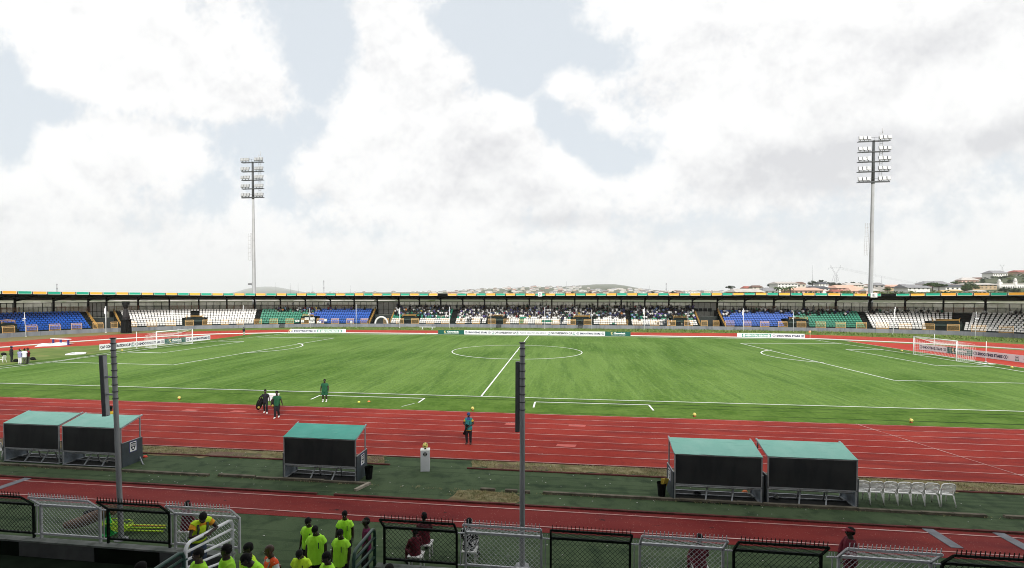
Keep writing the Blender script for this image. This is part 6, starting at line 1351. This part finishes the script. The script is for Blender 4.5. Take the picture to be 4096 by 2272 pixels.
def person(label, loc, yaw, H=1.6, top=None, legs=None, pose=None, skin=SK1, hair=HAIR, cap=None, vest=None, shoes=None, vox=.016, sleeve=.55, group=None, hairh=1.0, build=1.0, hem=.44, vestm=None, long_sleeve=False, mark=None, shorts=False, socks=None):
    P = dict(pel=(0, 0, .52), che=(0, 0, .72), nek=(0, .0, .825), hed=(0, -.012, .925), sl=(.094, 0, .783), sr=(-.094, 0, .783), el=(.120, .015, .62), er=(-.120, .015, .62), wl=(.125, -.04, .485), wr=(-.125, -.04, .485),
             hl=(.052, 0, .51), hr=(-.052, 0, .51), kl=(.058, -.012, .275), kr=(-.058, -.012, .275), al=(.06, .012, .045), ar=(-.06, .012, .045), tl=(.075, -.085, .02), tr=(-.075, -.085, .02), look=(0, -1, -.1))
    P.update(pose or {}); P = {k: (Vector(v)*H if k != 'look' else Vector(v).normalized()) for k, v in P.items()}
    root = thing('person', label, 'person', loc, yaw, group); B = H*build
    pel, che, nek, hed = P['pel'], P['che'], P['nek'], P['hed']; sp = [pel.lerp(che, t) for t in (-.25, 0, .45, .75)] + [che, che.lerp(nek, .5), nek.lerp(che, .12), nek, nek.lerp(hed, .45)]
    rt = [(.080, .058), (.088, .062), (.078, .055), (.088, .060), (.094, .062), (.088, .054), (.055, .042), (.036, .036), (.033, .035)]
    sx = (P['sl']-P['sr']).normalized()
    b = MB(); b.tube(sp, [(x*B, y*B) for x, y in rt], 14, X=sx)
    F_ = P['look']; X_ = F_.cross(Vector((0, 0, 1))).normalized()*-1; U_ = X_.cross(F_)*-1 if X_.cross(F_).z < 0 else X_.cross(F_)
    HM = Matrix((( X_.x, -F_.x, U_.x), (X_.y, -F_.y, U_.y), (X_.z, -F_.z, U_.z))).to_4x4()
    def hp(x, y, z): return hed + (HM.to_3x3() @ Vector((x, y, z)))*H
    b.ball(hed+HM.to_3x3() @ Vector((0, .008, .012))*H, (.047*H, .058*H, .056*H), 14, 9, M=HM); b.ball(hp(0, -.014, -.032), (.036*H, .040*H, .038*H), 12, 7, M=HM); b.ball(hp(0, -.036, -.055), (.018*H, .014*H, .012*H), 8, 5, M=HM)
    b.tube([hp(0, -.050, .006), hp(0, -.064, -.018)], [.006*H, .012*H], 6); b.ball(hp(0, -.052, -.036), (.017*H, .010*H, .007*H), 8, 5, M=HM); b.ball(hp(0, -.046, .016), (.036*H, .014*H, .008*H), 8, 5, M=HM)
    for q in (-1, 1): b.ball(hp(q*.047, .008, -.006), (.007*H, .013*H, .018*H), 6, 5, M=HM)
    for q, s_, e_, w_, h_, k_, a_, t_ in ((1, 'sl', 'el', 'wl', 'hl', 'kl', 'al', 'tl'), (-1, 'sr', 'er', 'wr', 'hr', 'kr', 'ar', 'tr')):
        S_, E_, W_ = P[s_], P[e_], P[w_]
        b.tube([S_.lerp(che, .25), S_, S_.lerp(E_, .45), E_, E_.lerp(W_, .35), W_], [.030*B, .031*B, .028*B, .022*B, .023*B, .0155*B], 9)
        d = (W_-E_).normalized(); sd = d.cross(Vector((0, 1, .2))).normalized(); nn = d.cross(sd)
        kn = W_+d*.050*H; b.tube([W_, W_+d*.022*H, kn], [(.015*H, .012*H), (.022*H, .012*H), (.023*H, .010*H)], 8, X=nn)
        for f, ln in ((-1.5, .036), (-.5, .043), (.5, .040), (1.5, .031)):
            r0 = kn+nn*f*.0115*H; j = r0+d*ln*.5*H; b.tube([r0-d*.008*H, j, j+(d*.75+sd*-.5*q).normalized()*ln*.55*H], [.0062*H, .0058*H, .0045*H], 6)
        r0 = W_+d*.018*H; th = (d*.7+nn*-1.0).normalized(); b.tube([r0, r0+th*.028*H, r0+(th*.6+d).normalized()*.046*H], [.009*H, .007*H, .005*H], 6)
        Hh, K_, A_ = P[h_], P[k_], P[a_]
        b.tube([Hh+Vector((0, 0, .03*H)), Hh.lerp(K_, .15), Hh.lerp(K_, .6), K_, K_.lerp(A_, .3), K_.lerp(A_, .7), A_], [.050*B, .052*B, .042*B, .031*B, .032*B, .023*B, .018*B], 10)
        b.tube([A_+Vector((0, .02*H, -.02*H)), A_.lerp(P[t_], .5)+Vector((0, 0, -.004*H)), P[t_]], [(.020*H, .022*H), (.024*H, .018*H), (.020*H, .012*H)], 8)
    remesh(b, 'body', skin, vox*.85, root, 2)
    if hair:
        h = MB(); h.ball(hed+HM.to_3x3() @ Vector((0, .013, .022))*H, (.053*H, .062*H, .056*H*hairh), 14, 9, M=HM, lo=-.05, hi=1.); h.ball(hp(0, .03, .0), (.049*H, .042*H, .048*H), 12, 7, M=HM)
        ho = h.obj('hair', hair, root)
    e = MB()
    for q in (-1, 1): e.ball(hp(q*.019, -.050, .002), (.0055*H,)*3, 6, 4)
    e.obj('eyes', EYEW, root)
    if top:
        t = MB(); st = [pel.lerp(che, (hem-.52)/.20)] + sp[1:7] + [nek.lerp(che, .02)]
        rs = [(.104, .082), (.106, .080), (.100, .076), (.104, .076), (.104, .076), (.088, .066), (.068, .052), (.047, .046)]
        t.tube(st, [(x*B, y*B) for x, y in rs], 16, X=sx)
        for s_, e_, w_ in (('sl', 'el', 'wl'), ('sr', 'er', 'wr')):
            S_, E_, W_ = P[s_], P[e_], P[w_]
            if long_sleeve: t.tube([S_.lerp(che, .3), S_, S_.lerp(E_, .5), E_, W_], [.036*B, .040*B, .038*B, .033*B, .025*B], 10)
            else: t.tube([S_.lerp(che, .35), S_, S_.lerp(E_, sleeve*.5), S_.lerp(E_, sleeve)], [.036*B, .041*B, .043*B, .047*B], 10)
        remesh(t, 'shirt', top, vox, root, 2, .011*H/1.6)
    if mark:                                # small printed marks in a column down the chest
        k = MB(); mm, side = mark
        for i in range(8):
            z = che.lerp(pel, -.12+.06*i); k.box((z.x+side*.052*B+.002*(i % 2), z.y-.0845*B, z.z), (.011*B, .006, .013*B*(1 if i % 2 else .6)))
        k.obj('chest_print', mm, root)
    if vest:
        t = MB(); st = [pel.lerp(che, -.30)] + sp[1:6] + [nek.lerp(che, .25)]; rs = [(.112, .090), (.114, .088), (.108, .084), (.114, .086), (.116, .086), (.106, .076), (.060, .056)]
        t.tube(st, [(x*B, y*B) for x, y in rs], 16, X=sx); [t.tube([nek.lerp(che, .25), P[s_].lerp(nek, .15), P[s_].lerp(P[e_], .12)], [.040*B, .050*B, .050*B], 10) for s_, e_ in (('sl', 'el'), ('sr', 'er'))]; remesh(t, 'vest', vest, vox, root, 2, .004)
        if vestm:
            k = MB()
            for tt in (-.05, .35): z = pel.lerp(che, tt); k.tube([z-(che-pel).normalized()*.018*B, z+(che-pel).normalized()*.018*B], [(.119*B, .093*B)]*2, 18, X=sx, caps=False)
            for q in (-1, 1): k.tube([pel.lerp(che, .4)+sx*q*.055*B+Vector((0, -.088*B, 0)), che+sx*q*.058*B+Vector((0, -.086*B, 0)), nek.lerp(che, .4)+sx*q*.062*B+Vector((0, -.05*B, .012*B)), che+sx*q*.058*B+Vector((0, .086*B, 0)), pel.lerp(che, .4)+sx*q*.055*B+Vector((0, .088*B, 0))], [(.016*B, .004*B)]*5, 6, X=sx)
            k.obj('reflective_strip', vestm, root)
    if legs:
        t = MB(); t.tube([pel.lerp(che, -.3), pel, pel.lerp(che, .22)], [(.088*B, .070*B), (.096*B, .070*B), (.088*B, .064*B)], 14, X=sx)
        for h_, k_, a_ in (('hl', 'kl', 'al'), ('hr', 'kr', 'ar')):
            Hh, K_, A_ = P[h_], P[k_], P[a_]
            if shorts: t.tube([Hh+Vector((0, 0, .03*H)), Hh.lerp(K_, .5), K_.lerp(Hh, .12)], [.058*B, .064*B, .062*B], 10)
            else: t.tube([Hh+Vector((0, 0, .03*H)), Hh.lerp(K_, .5), K_, K_.lerp(A_, .5), A_+Vector((0, 0, .0))], [.058*B, .054*B, .043*B, .040*B, .033*B], 10)
        remesh(t, 'shorts' if shorts else 'trousers', legs, vox, root, 2, .004)
    for q, a_, t_ in ((1, 'al', 'tl'), (-1, 'ar', 'tr')):
        if shoes: t = MB(); A_, T_ = P[a_], P[t_]; dd = (T_-A_); dd.z = 0; dd.normalize(); t.tube([A_-dd*.03*H+Vector((0, 0, -.022*H)), A_+Vector((0, 0, -.012*H)), A_.lerp(T_, .6)+Vector((0, 0, -.004*H)), T_+dd*.018*H], [(.024*H, .022*H), (.029*H, .032*H), (.031*H, .022*H), (.024*H, .012*H)], 10, X=Vector((0, 0, 1)).cross(dd)); t.obj('shoe', shoes, root)
        if socks: k_ = P['kl' if q > 0 else 'kr']; A_ = P[a_]; t = MB(); t.tube([A_, A_.lerp(k_, .3)], [.026*H, .030*H], 10); t.obj('sock', socks, root)
    if cap:
        c = MB(); c.ball(hp(0, .006, .020), (.058*H, .067*H, .052*H), 14, 8, M=HM, lo=-.02, hi=1.); bd = cap[1] if isinstance(cap, tuple) else 1
        if bd: c.tube([hp(0, -.045, .022), hp(0, -.080, .018), hp(0, -.105, .010)], [(.044*H, .006*H), (.042*H, .005*H), (.026*H, .004*H)], 10, X=X_)
        c.obj('cap', cap[0] if isinstance(cap, tuple) else cap, root)
    return root
def toe(r): return r
LIME = layered('lime sports shirt', (.42, .90, .045), [((.50, .95, .10), 3., .4, .65, .8, (1, 1, .4), 5), ((.28, .68, .03), 5., .52, .72, .8, (1.6, 1.6, .35), 5)], rough=.7, bump=.25, bscale=14)
LIME2 = layered('yellow lime shirt', (.58, .90, .04), [((.42, .74, .04), 5., .5, .7, .8, (1.6, 1.6, .35), 5)], rough=.7, bump=.25, bscale=14)
DARKT = mat('black shorts cloth', (.010, .011, .013), .9, .2, 5.); DPRINT = mat('dark shirt print', (.02, .08, .03), .8); BLSH = mat('black shoe', (.01, .01, .01), .5); WHSH = mat('white trainer', (.6, .6, .58), .5, .1, 6.)
def stairz(y): return .12 if y > -60.1 else .32+.5*(-60.1-y)
def kid(u, v, D, lab, yaw=0, H=1.5, top=LIME, pose=None, **kw):
    pose = dict(pose or {}); pose.setdefault('sl', (.098, 0, .762)); pose.setdefault('sr', (-.098, 0, .762)); pose.setdefault('el', (.145, .015, .625)); pose.setdefault('er', (-.145, .015, .625)); pose.setdefault('wl', (.155, -.03, .485)); pose.setdefault('wr', (-.155, -.03, .485))
    p = AD(u, v, D); z = p.z-H; return person(lab, (p.x, p.y, z), R(yaw), H, top=top, legs=DARKT, pose=pose, shoes=BLSH, mark=(DPRINT, kw.pop('ms', 1)), shorts=kw.pop('shorts', True), build=kw.pop('build', 1.)*1.22, group='children in lime shirts at the stair opening', **kw)
b_ = lambda x, y: (700+x*.3106, 1940+y*.3106)
DOWN = (0, -1, -.55)
kid(*b_(2185, 328), 14.6, 'child in a lime shirt walking alone at the back right, arms hanging', 12, 1.52, pose=dict(hed=(0, -.02, .925), look=(-.15, -1, -.25)))
kid(*b_(1725, 408), 14.25, 'child in a lime shirt at the back left of the group, looking down', -4, 1.58, pose=dict(hed=(0, -.035, .92), look=(-.1, -1, -.6)), ms=1.15)
kid(*b_(1815, 505), 13.45, 'child in a long lime shirt in the middle, head bowed', 10, 1.62, build=1.1, hem=.37, pose=dict(hed=(-.005, -.045, .915), look=DOWN))
kid(*b_(2135, 557), 13.3, 'child in a loose lime shirt in front of the back right one', -6, 1.56, build=1.08, hem=.38, pose=dict(hed=(0, -.035, .92), look=(0, -1, -.45), el=(.15, .02, .64), er=(-.15, .02, .64)))
kid(*b_(1620, 790), 12.0, 'child in a yellow-lime shirt with head bowed low, left of the long shirted one', 5, 1.5, top=LIME2, hairh=1.05, pose=dict(hed=(0, -.06, .895), look=(0, -1, -1.0)))
kid(*b_(1968, 852), 10.5, 'child in lime at the bottom edge, turned left, in front of two others', -28, 1.5, hairh=1.1, pose=dict(hed=(0, -.03, .92), look=(-.5, -1, -.35)))
kid(*b_(305, 812), 9.3, 'child in lime at the bottom left, in front of the white handrail', -22, 1.5, skin=SK2, pose=dict(look=(-.5, -1, -.15)))
kid(*b_(668, 757), 9.5, 'child in lime beside the white handrail, turned in profile to the left', -38, 1.55, hairh=1.0, pose=dict(look=(-.75, -1, -.1), nek=(0, -.01, .825)))
kid(*b_(945, 742), 10.3, 'child in a green-lime shirt with a long face, left of the bending one', -24, 1.58, top=LIME2, pose=dict(look=(-.4, -1, -.25)))
kid(*b_(1092, 778), 9.6, 'child in lime bending forward and reaching right, in front of the orange vest', -30, 1.55, hairh=1.05, pose=dict(che=(.0, -.05, .71), nek=(-.02, -.10, .80), hed=(-.05, -.15, .865), look=(-.6, -1, -.75), sl=(.10, -.06, .775), sr=(-.11, -.06, .775), el=(.22, -.06, .66), wl=(.31, -.12, .57), er=(-.14, -.1, .62)))
ORV = layered('orange safety vest', (.80, .10, .03), [((.65, .07, .02), 4., .5, .7, .8, (1, 1, .5), 4)], rough=.6, bump=.2); HIV = layered('yellow safety vest', (.62, .88, .03), [((.45, .66, .03), 4., .5, .7, .8, (1, 1, .5), 4)], rough=.6, bump=.2)
REFL = mat('grey reflective strip', (.16, .14, .12), .4); REFD = mat('dark reflective strip', (.05, .07, .05), .4)
p = AD(*b_(1240, 752), 10.75); person('bald man in orange vest over a white shirt, facing left among the children', (p.x, p.y, p.z-1.72), R(-35), 1.72, top=mat('white cotton shirt', (.62, .64, .68), .8, .1), legs=DARKT, vest=ORV, vestm=REFL, hair=None, skin=SK2, shoes=BLSH, pose=dict(look=(-.6, -1, -.35), hed=(-.005, -.025, .92)))
p = AY(*b_(487, 332), -59.95); zf = .40
person('man in yellow vest over an orange shirt leaning on the white handrail', (-3.36, -59.95, .45), R(62), 1.84, top=mat('amber cotton shirt', (.68, .30, .02), .8, .15), legs=mat('washed jeans', (.05, .07, .11), .8, .3, 8.), vest=HIV, vestm=REFD, skin=SK1, shoes=BLSH, sleeve=.5, build=1.05,
       pose=dict(pel=(0, .03, .52), che=(0, -.05, .71), nek=(0, -.10, .81), hed=(-.01, -.165, .875), look=(-.35, -1, -.75), sl=(.105, -.08, .79), sr=(-.105, -.08, .79), el=(.185, -.155, .665), er=(-.185, -.155, .665), wl=(.03, -.235, .66), wr=(-.03, -.25, .66), hl=(.052, .03, .51), hr=(-.052, .03, .51)))
MAR = mat('maroon uniform', (.10, .008, .018), .85, .25, 5., .2); MARC = mat('maroon cap cloth', (.20, .015, .025), .7, .15, 8.); PUR = mat('purple shirt', (.12, .012, .055), .85, .2, 5.)
SITP = dict(pel=(0, .02, .30), che=(0, -.0, .50), nek=(0, -.02, .605), hed=(0, -.03, .70), sl=(.108, 0, .575), sr=(-.108, 0, .575), el=(.14, -.05, .42), er=(-.14, -.05, .42), wl=(.08, -.16, .36), wr=(-.08, -.16, .36), hl=(.052, -.02, .28), hr=(-.052, -.02, .28), kl=(.08, -.24, .29), kr=(-.08, -.24, .29), al=(.08, -.24, .045), ar=(-.08, -.24, .045), tl=(.09, -.33, .02), tr=(-.09, -.33, .02))
def stool(p, lb):
    m = MB(); m.box((0, 0, .40), (.42, .40, .04)); 
    for x in (-.18, .18):
        for y in (-.16, .16): m.bar((x, y, 0), (x*.9, y*.9, .40), .035)
    tag(m.obj('stool', CH, None, (p[0], p[1], .01)), lb, 'stool')
def seated(u, v, D, lab, yaw, H=1.7, cap=MARC, top=MAR, look=None, stl=None, **kw):
    p = AD(u, v, D); ps = dict(SITP); ps.update(sl=(.094, 0, .565), sr=(-.094, 0, .565))
    if look: ps['look'] = look
    dz = p.z-H*.78; person(lab, (p.x, p.y, max(.0, min(dz, .12))), R(yaw), H, top=top, legs=top, cap=cap, pose=ps, shoes=BLSH, long_sleeve=True, **kw); stool((p.x+.03, p.y), stl)
seated(*b_(150, 440), 16.15, 'person in maroon uniform and cap seated behind the grey panel beside the leaning man', 160, look=(.3, -1, -.2), stl='low white stool under the seated maroon person behind the left grey panel')
Cc = lambda x, y: (1400+x*.34938, 2000+y*.34938); Dd = lambda x, y: (2250+x*.36879, 2050+y*.36879); Ee = lambda x, y: (3100+x*.38665, 2050+y*.38665)
seated(*Cc(850, 450), 15.3, 'larger seated person in maroon shirt and red cap behind the first right dark panel', 205, look=(.1, -1, -.1), stl='low white stool under the larger person in the red cap')
seated(*Cc(745, 595), 14.6, 'smaller person in a red cap seated left of the larger one', 215, 1.5, look=(.2, -1, -.35), stl='low white stool under the smaller person in the red cap')
POL = layered('black and white print cloth', (.01, .01, .012), [((.75, .75, .75), 16., .56, .58, 1., (1, 1, 1.6), 0)], rough=.8, bump=.1)
seated(*Cc(1360, 518), 14.9, 'seated woman in black and white patterned headscarf and dress behind the grey panel edge', 175, cap=(POL, 0), top=POL, look=(.1, -1, -.2), stl='low white stool under the woman in patterned dress')
seated(*Dd(1488, 445), 13.9, 'seated person in maroon uniform and red cap behind the second right grey panel', 185, look=(.35, -1, -.3), stl='low white stool under the person behind the second right grey panel')
p = AD(*Cc(190, 337), 14.2); person('person in purple shirt and grey-green cap walking past the green handrail', (p.x, p.y, max(.02, p.z-1.62)), R(-70), 1.62, top=PUR, legs=DARKT, cap=mat('olive grey cap', (.07, .075, .055), .8), pose=dict(look=(-.1, -1, -.2), wl=(.13, -.09, .5), kl=(.058, -.06, .28), al=(.06, -.03, .045)), shoes=BLSH)
p = AY(*Ee(785, 150), -57.6); person('person in maroon uniform and red cap standing beyond the right fence, facing left', (p.x, -57.6, .02), R(-95), p.z-.02, top=MAR, legs=MAR, cap=MARC, long_sleeve=True, build=1.12, pose=dict(look=(-.15, -1, -.1), el=(.16, -.01, .64), er=(-.15, -.05, .64), wl=(.12, -.12, .52), wr=(-.09, -.12, .54)), shoes=BLSH)
p = AD(580, 2236, 9.6); person('person with dark hair and patterned collar cut by the bottom edge at left', (p.x, p.y-.1, p.z-1.62), R(-20), 1.62, top=POL, legs=DARKT, skin=SK1, shoes=BLSH, pose=dict(look=(-.4, -1, -.1)))
p = AD(1557, 2257, 9.4); person('dark haired person barely showing at the bottom edge before the fence', (p.x, p.y, p.z-1.6), R(0), 1.6, top=DARKT, legs=DARKT, shoes=BLSH)
# on the field
GRK = layered('dark green kit', (.012, .075, .035), [((.02, .11, .05), 4., .45, .65, .8, (1, 1, .5), 5)], rough=.7, bump=.2); BLK_ = mat('black kit', (.010, .011, .014), .8, .25, 5.); SOCK = mat('white sock', (.65, .65, .62), .9)
p = G(817*1.59, 1011*1.59); person('man in green shirt and shorts with white socks standing on the turf edge', p, R(10), 1.70, top=GRK, legs=GRK, shorts=True, shoes=WHSH, socks=SOCK, build=1.25, vox=.022, pose=dict(el=(.16, .01, .64), er=(-.16, .01, .64), wl=(.165, -.03, .50), wr=(-.165, -.03, .50), kl=(.07, -.012, .275), kr=(-.07, -.012, .275), al=(.075, .01, .045), ar=(-.075, .01, .045)))
pa = G(668*1.59, 1040*1.59); person('slim man in black tracksuit carrying bags on the track, left of the pair', pa, R(22), 1.62, top=BLK_, legs=BLK_, shoes=WHSH, vox=.022, build=.92, pose=dict(er=(-.17, .0, .65), wr=(-.23, -.02, .53), el=(.15, .0, .64), wl=(.17, -.04, .51), kl=(.06, -.07, .28), al=(.06, -.02, .06), kr=(-.055, .03, .28), ar=(-.06, .12, .07), tr=(-.07, .05, .02), tl=(.075, -.12, .02)))
pb = G(697*1.59, 1051*1.59); person('man in green shirt and black trousers walking with a bag, right of the pair', pb, R(14), 1.74, top=GRK, legs=BLK_, shoes=WHSH, vox=.022, build=1.06, pose=dict(er=(-.16, -.02, .65), wr=(-.19, -.05, .53), el=(.15, .02, .64), wl=(.19, .02, .50), kl=(.055, -.04, .28), al=(.05, .06, .07), tl=(.06, -.02, .02), kr=(-.05, -.06, .28), ar=(-.05, -.08, .045), tr=(-.06, -.17, .02)))
for (u, v, w, h, lb, rt) in ((651, 1022, .42, .88, 'black kit bag hanging from the slim man left hand side', .35), (686, 1021, .36, .62, 'black ball bag held between the two walking men', -.1)):
    q = G(u*1.59, 1040*1.59); m = MB(); M = Matrix.Rotation(rt, 4, 'Y'); m.ball((0, 0, 0), (w/2, .16, h/2), 12, 9, M=M); m.bar((-.05, 0, h*.4), (.12, 0, h*.62), .04); m.ball((.02, -.12, -h*.25), .09, 8, 6, 1)
    tag(m.obj('kit_bag', [BLACKM, mat('dull gold badge', (.30, .22, .04), .6)], None, (q.x, q.y+.1, .62 if h > .7 else .68)), lb, 'bag')
q = AY(680*1.59, 996*1.59, pa.y+.35); root = thing('cool_box', 'white cool box carried behind the walking pair', 'cool box', (q.x+.12, q.y, q.z-.28)); m = MB(); m.box((0, 0, .17), (.78, .42, .36)); m.obj('tub', mat('white cool box', (.70, .72, .74), .4), root); m = MB(); m.box((0, 0, .385), (.84, .48, .06)); m.bar((-.42, 0, .36), (-.46, 0, .18), .03, .06); m.obj('lid', WHITE, root)
person('man half hidden behind the walking pair carrying the white cool box on his shoulder', (q.x+.12, q.y+.15, .016), R(15), 1.66, top=BLK_, legs=BLK_, shoes=BLSH, vox=.024, pose=dict(el=(.2, -.02, .80), wl=(.2, -.02, .95), er=(-.2, -.02, .80), wr=(-.2, -.02, .95))) if False else None
p = G(1179*1.59, 1117*1.59); BIB = layered('teal photographer bib', (.02, .15, .15), [((.05, .22, .27), 6., .5, .65, .8, (1, 1, 1), 4)], rough=.7); BLU = mat('blue headscarf', (.02, .05, .16), .8, .3, 8.)
ph = person('photographer in teal bib and blue headscarf standing on the red track', p, R(0), 1.68, top=mat('ochre tee', (.42, .27, .03), .8), legs=BLK_, vest=BIB, cap=(BLU, 0), hair=BLU, shoes=mat('brown boot', (.06, .03, .025), .7), vox=.02, build=1.05, pose=dict(el=(.16, -.01, .655), wl=(.05, -.13, .60), er=(-.16, -.01, .655), wr=(-.05, -.12, .58), kl=(.06, -.01, .275), kr=(-.07, -.0, .275)))
m = MB(); m.tube([(0, 0, 1.24), (0, -.02, 1.31), (0, 0, 1.42)], [(.17, .12), (.15, .11), (.08, .08)], 12); m.obj('neck_scarf', BLU, ph)
m = MB(); M = Matrix.Translation((-.10, -.19, .88)) @ Matrix.Rotation(.35, 4, 'Y'); m.tube([M @ Vector((0, 0, .12)), M @ Vector((0, 0, -.12)), M @ Vector((-.0, 0, -.34))], [.05, .05, .075], 12); m.box((0, -.02, .16), (.15, .10, .11), M=M); m.bar((.05, -.16, 1.0), (.08, -.13, 1.25), .02); cmr = m.obj('camera_with_lens', BLACKM, None, p); tag(cmr, 'black camera with long lens held low by the photographer', 'camera')
p = AY(*(1090*.4058, 1380+598*.4058), -48.6); person('person in yellow shirt with dark straps in front of the second shelter', (p.x, -48.6, p.z-1.62), R(185), 1.62, top=mat('yellow tee', (.62, .42, .04), .8), legs=BLK_, shoes=BLSH, vox=.022, vest=None)
# left corner group
for (x, y, H, yaw, top, leg, cap, lb) in ((117, 827, 1.78, 150, BLK_, BLK_, mat('violet cap', (.10, .04, .22), .7), 'big man in black with a violet cap beside the left pitch edge'), (203, 848, 1.66, 190, mat('white and navy top', (.25, .26, .42), .8, .5, 12.), mat('white trousers', (.6, .6, .6), .8), mat('white cap', (.6, .6, .6), .7), 'person in white and navy with a white cap in the left group'),
                                   (250, 848, 1.70, 200, mat('white cotton shirt', (.62, .64, .68), .8, .1), mat('camouflage trousers', (.07, .08, .05), .9, .7, 14.), None, 'person in white shirt and camouflage trousers in the left group'), (282, 842, 1.72, 170, MARC, mat('khaki trousers', (.12, .12, .09), .9, .2), MARC, 'person in red shirt standing behind the white shirted one')):
    p = G(x*.3975, 1120+y*.3975); person(lb, p, R(yaw), H*1.08, top=top, legs=leg, cap=(cap, 1) if cap else None, shoes=BLSH, vox=.03, build=1.15, pose=dict(el=(.15, -.02, .65), wl=(.04, -.12, .62), er=(-.15, -.02, .65), wr=(-.04, -.12, .62)))
p = G(20*.3975+2, 1120+835*.3975); root = thing('plastic_chair', 'white plastic chair with a black bag beside the left pitch corner', 'chair', p, R(150)); c = dup(c0, p, R(100), 'white plastic chair with a black bag at the left pitch corner'); bpy.data.objects.remove(root)
for (u, v, w, lb) in ((15, 1437, .42, 'black bag on the white chair at the left pitch corner'), (64, 1448, .40, 'black bag on the grass beside the big man in black'), (131, 1441, .42, 'black rucksack on the grass right of the left group')):
    p = G(u, v); m = MB(); m.ball((0, 0, w*.45 + (.45 if u == 15 else 0)), (w*.8, w*.5, w*.5), 10, 7); m.ball((w*.8, 0, w*.2+(.45 if u == 15 else 0)), (w*.3, w*.25, w*.15), 8, 5); tag(m.obj('bag', BLACKM, None, p), lb, 'bag')
p = G(613*1.59+1, 844*1.59); person('lone person in black top and pale trousers on the far left track', p, R(190), 1.75, top=BLK_, legs=mat('pale trousers', (.35, .33, .28), .9), shoes=BLSH, vox=.035, build=1.2)

# ------------------------------------------------------------------ air
hb = MB(); hb.box((0, 7300, 258), (40000, 16000, 522)); HZ = bpy.data.materials.new('thin haze'); HZ.use_nodes = True; t = HZ.node_tree; t.nodes.clear()
o = t.nodes.new('ShaderNodeOutputMaterial'); v = t.nodes.new('ShaderNodeVolumePrincipled'); v.inputs['Color'].default_value = (.93, .95, .98, 1); v.inputs['Density'].default_value = .00009; v.inputs['Anisotropy'].default_value = .0; t.links.new(v.outputs[0], o.inputs['Volume'])
HZ.cycles.homogeneous_volume = True
if HAZE: tag(hb.obj('haze', HZ), kind='stuff')
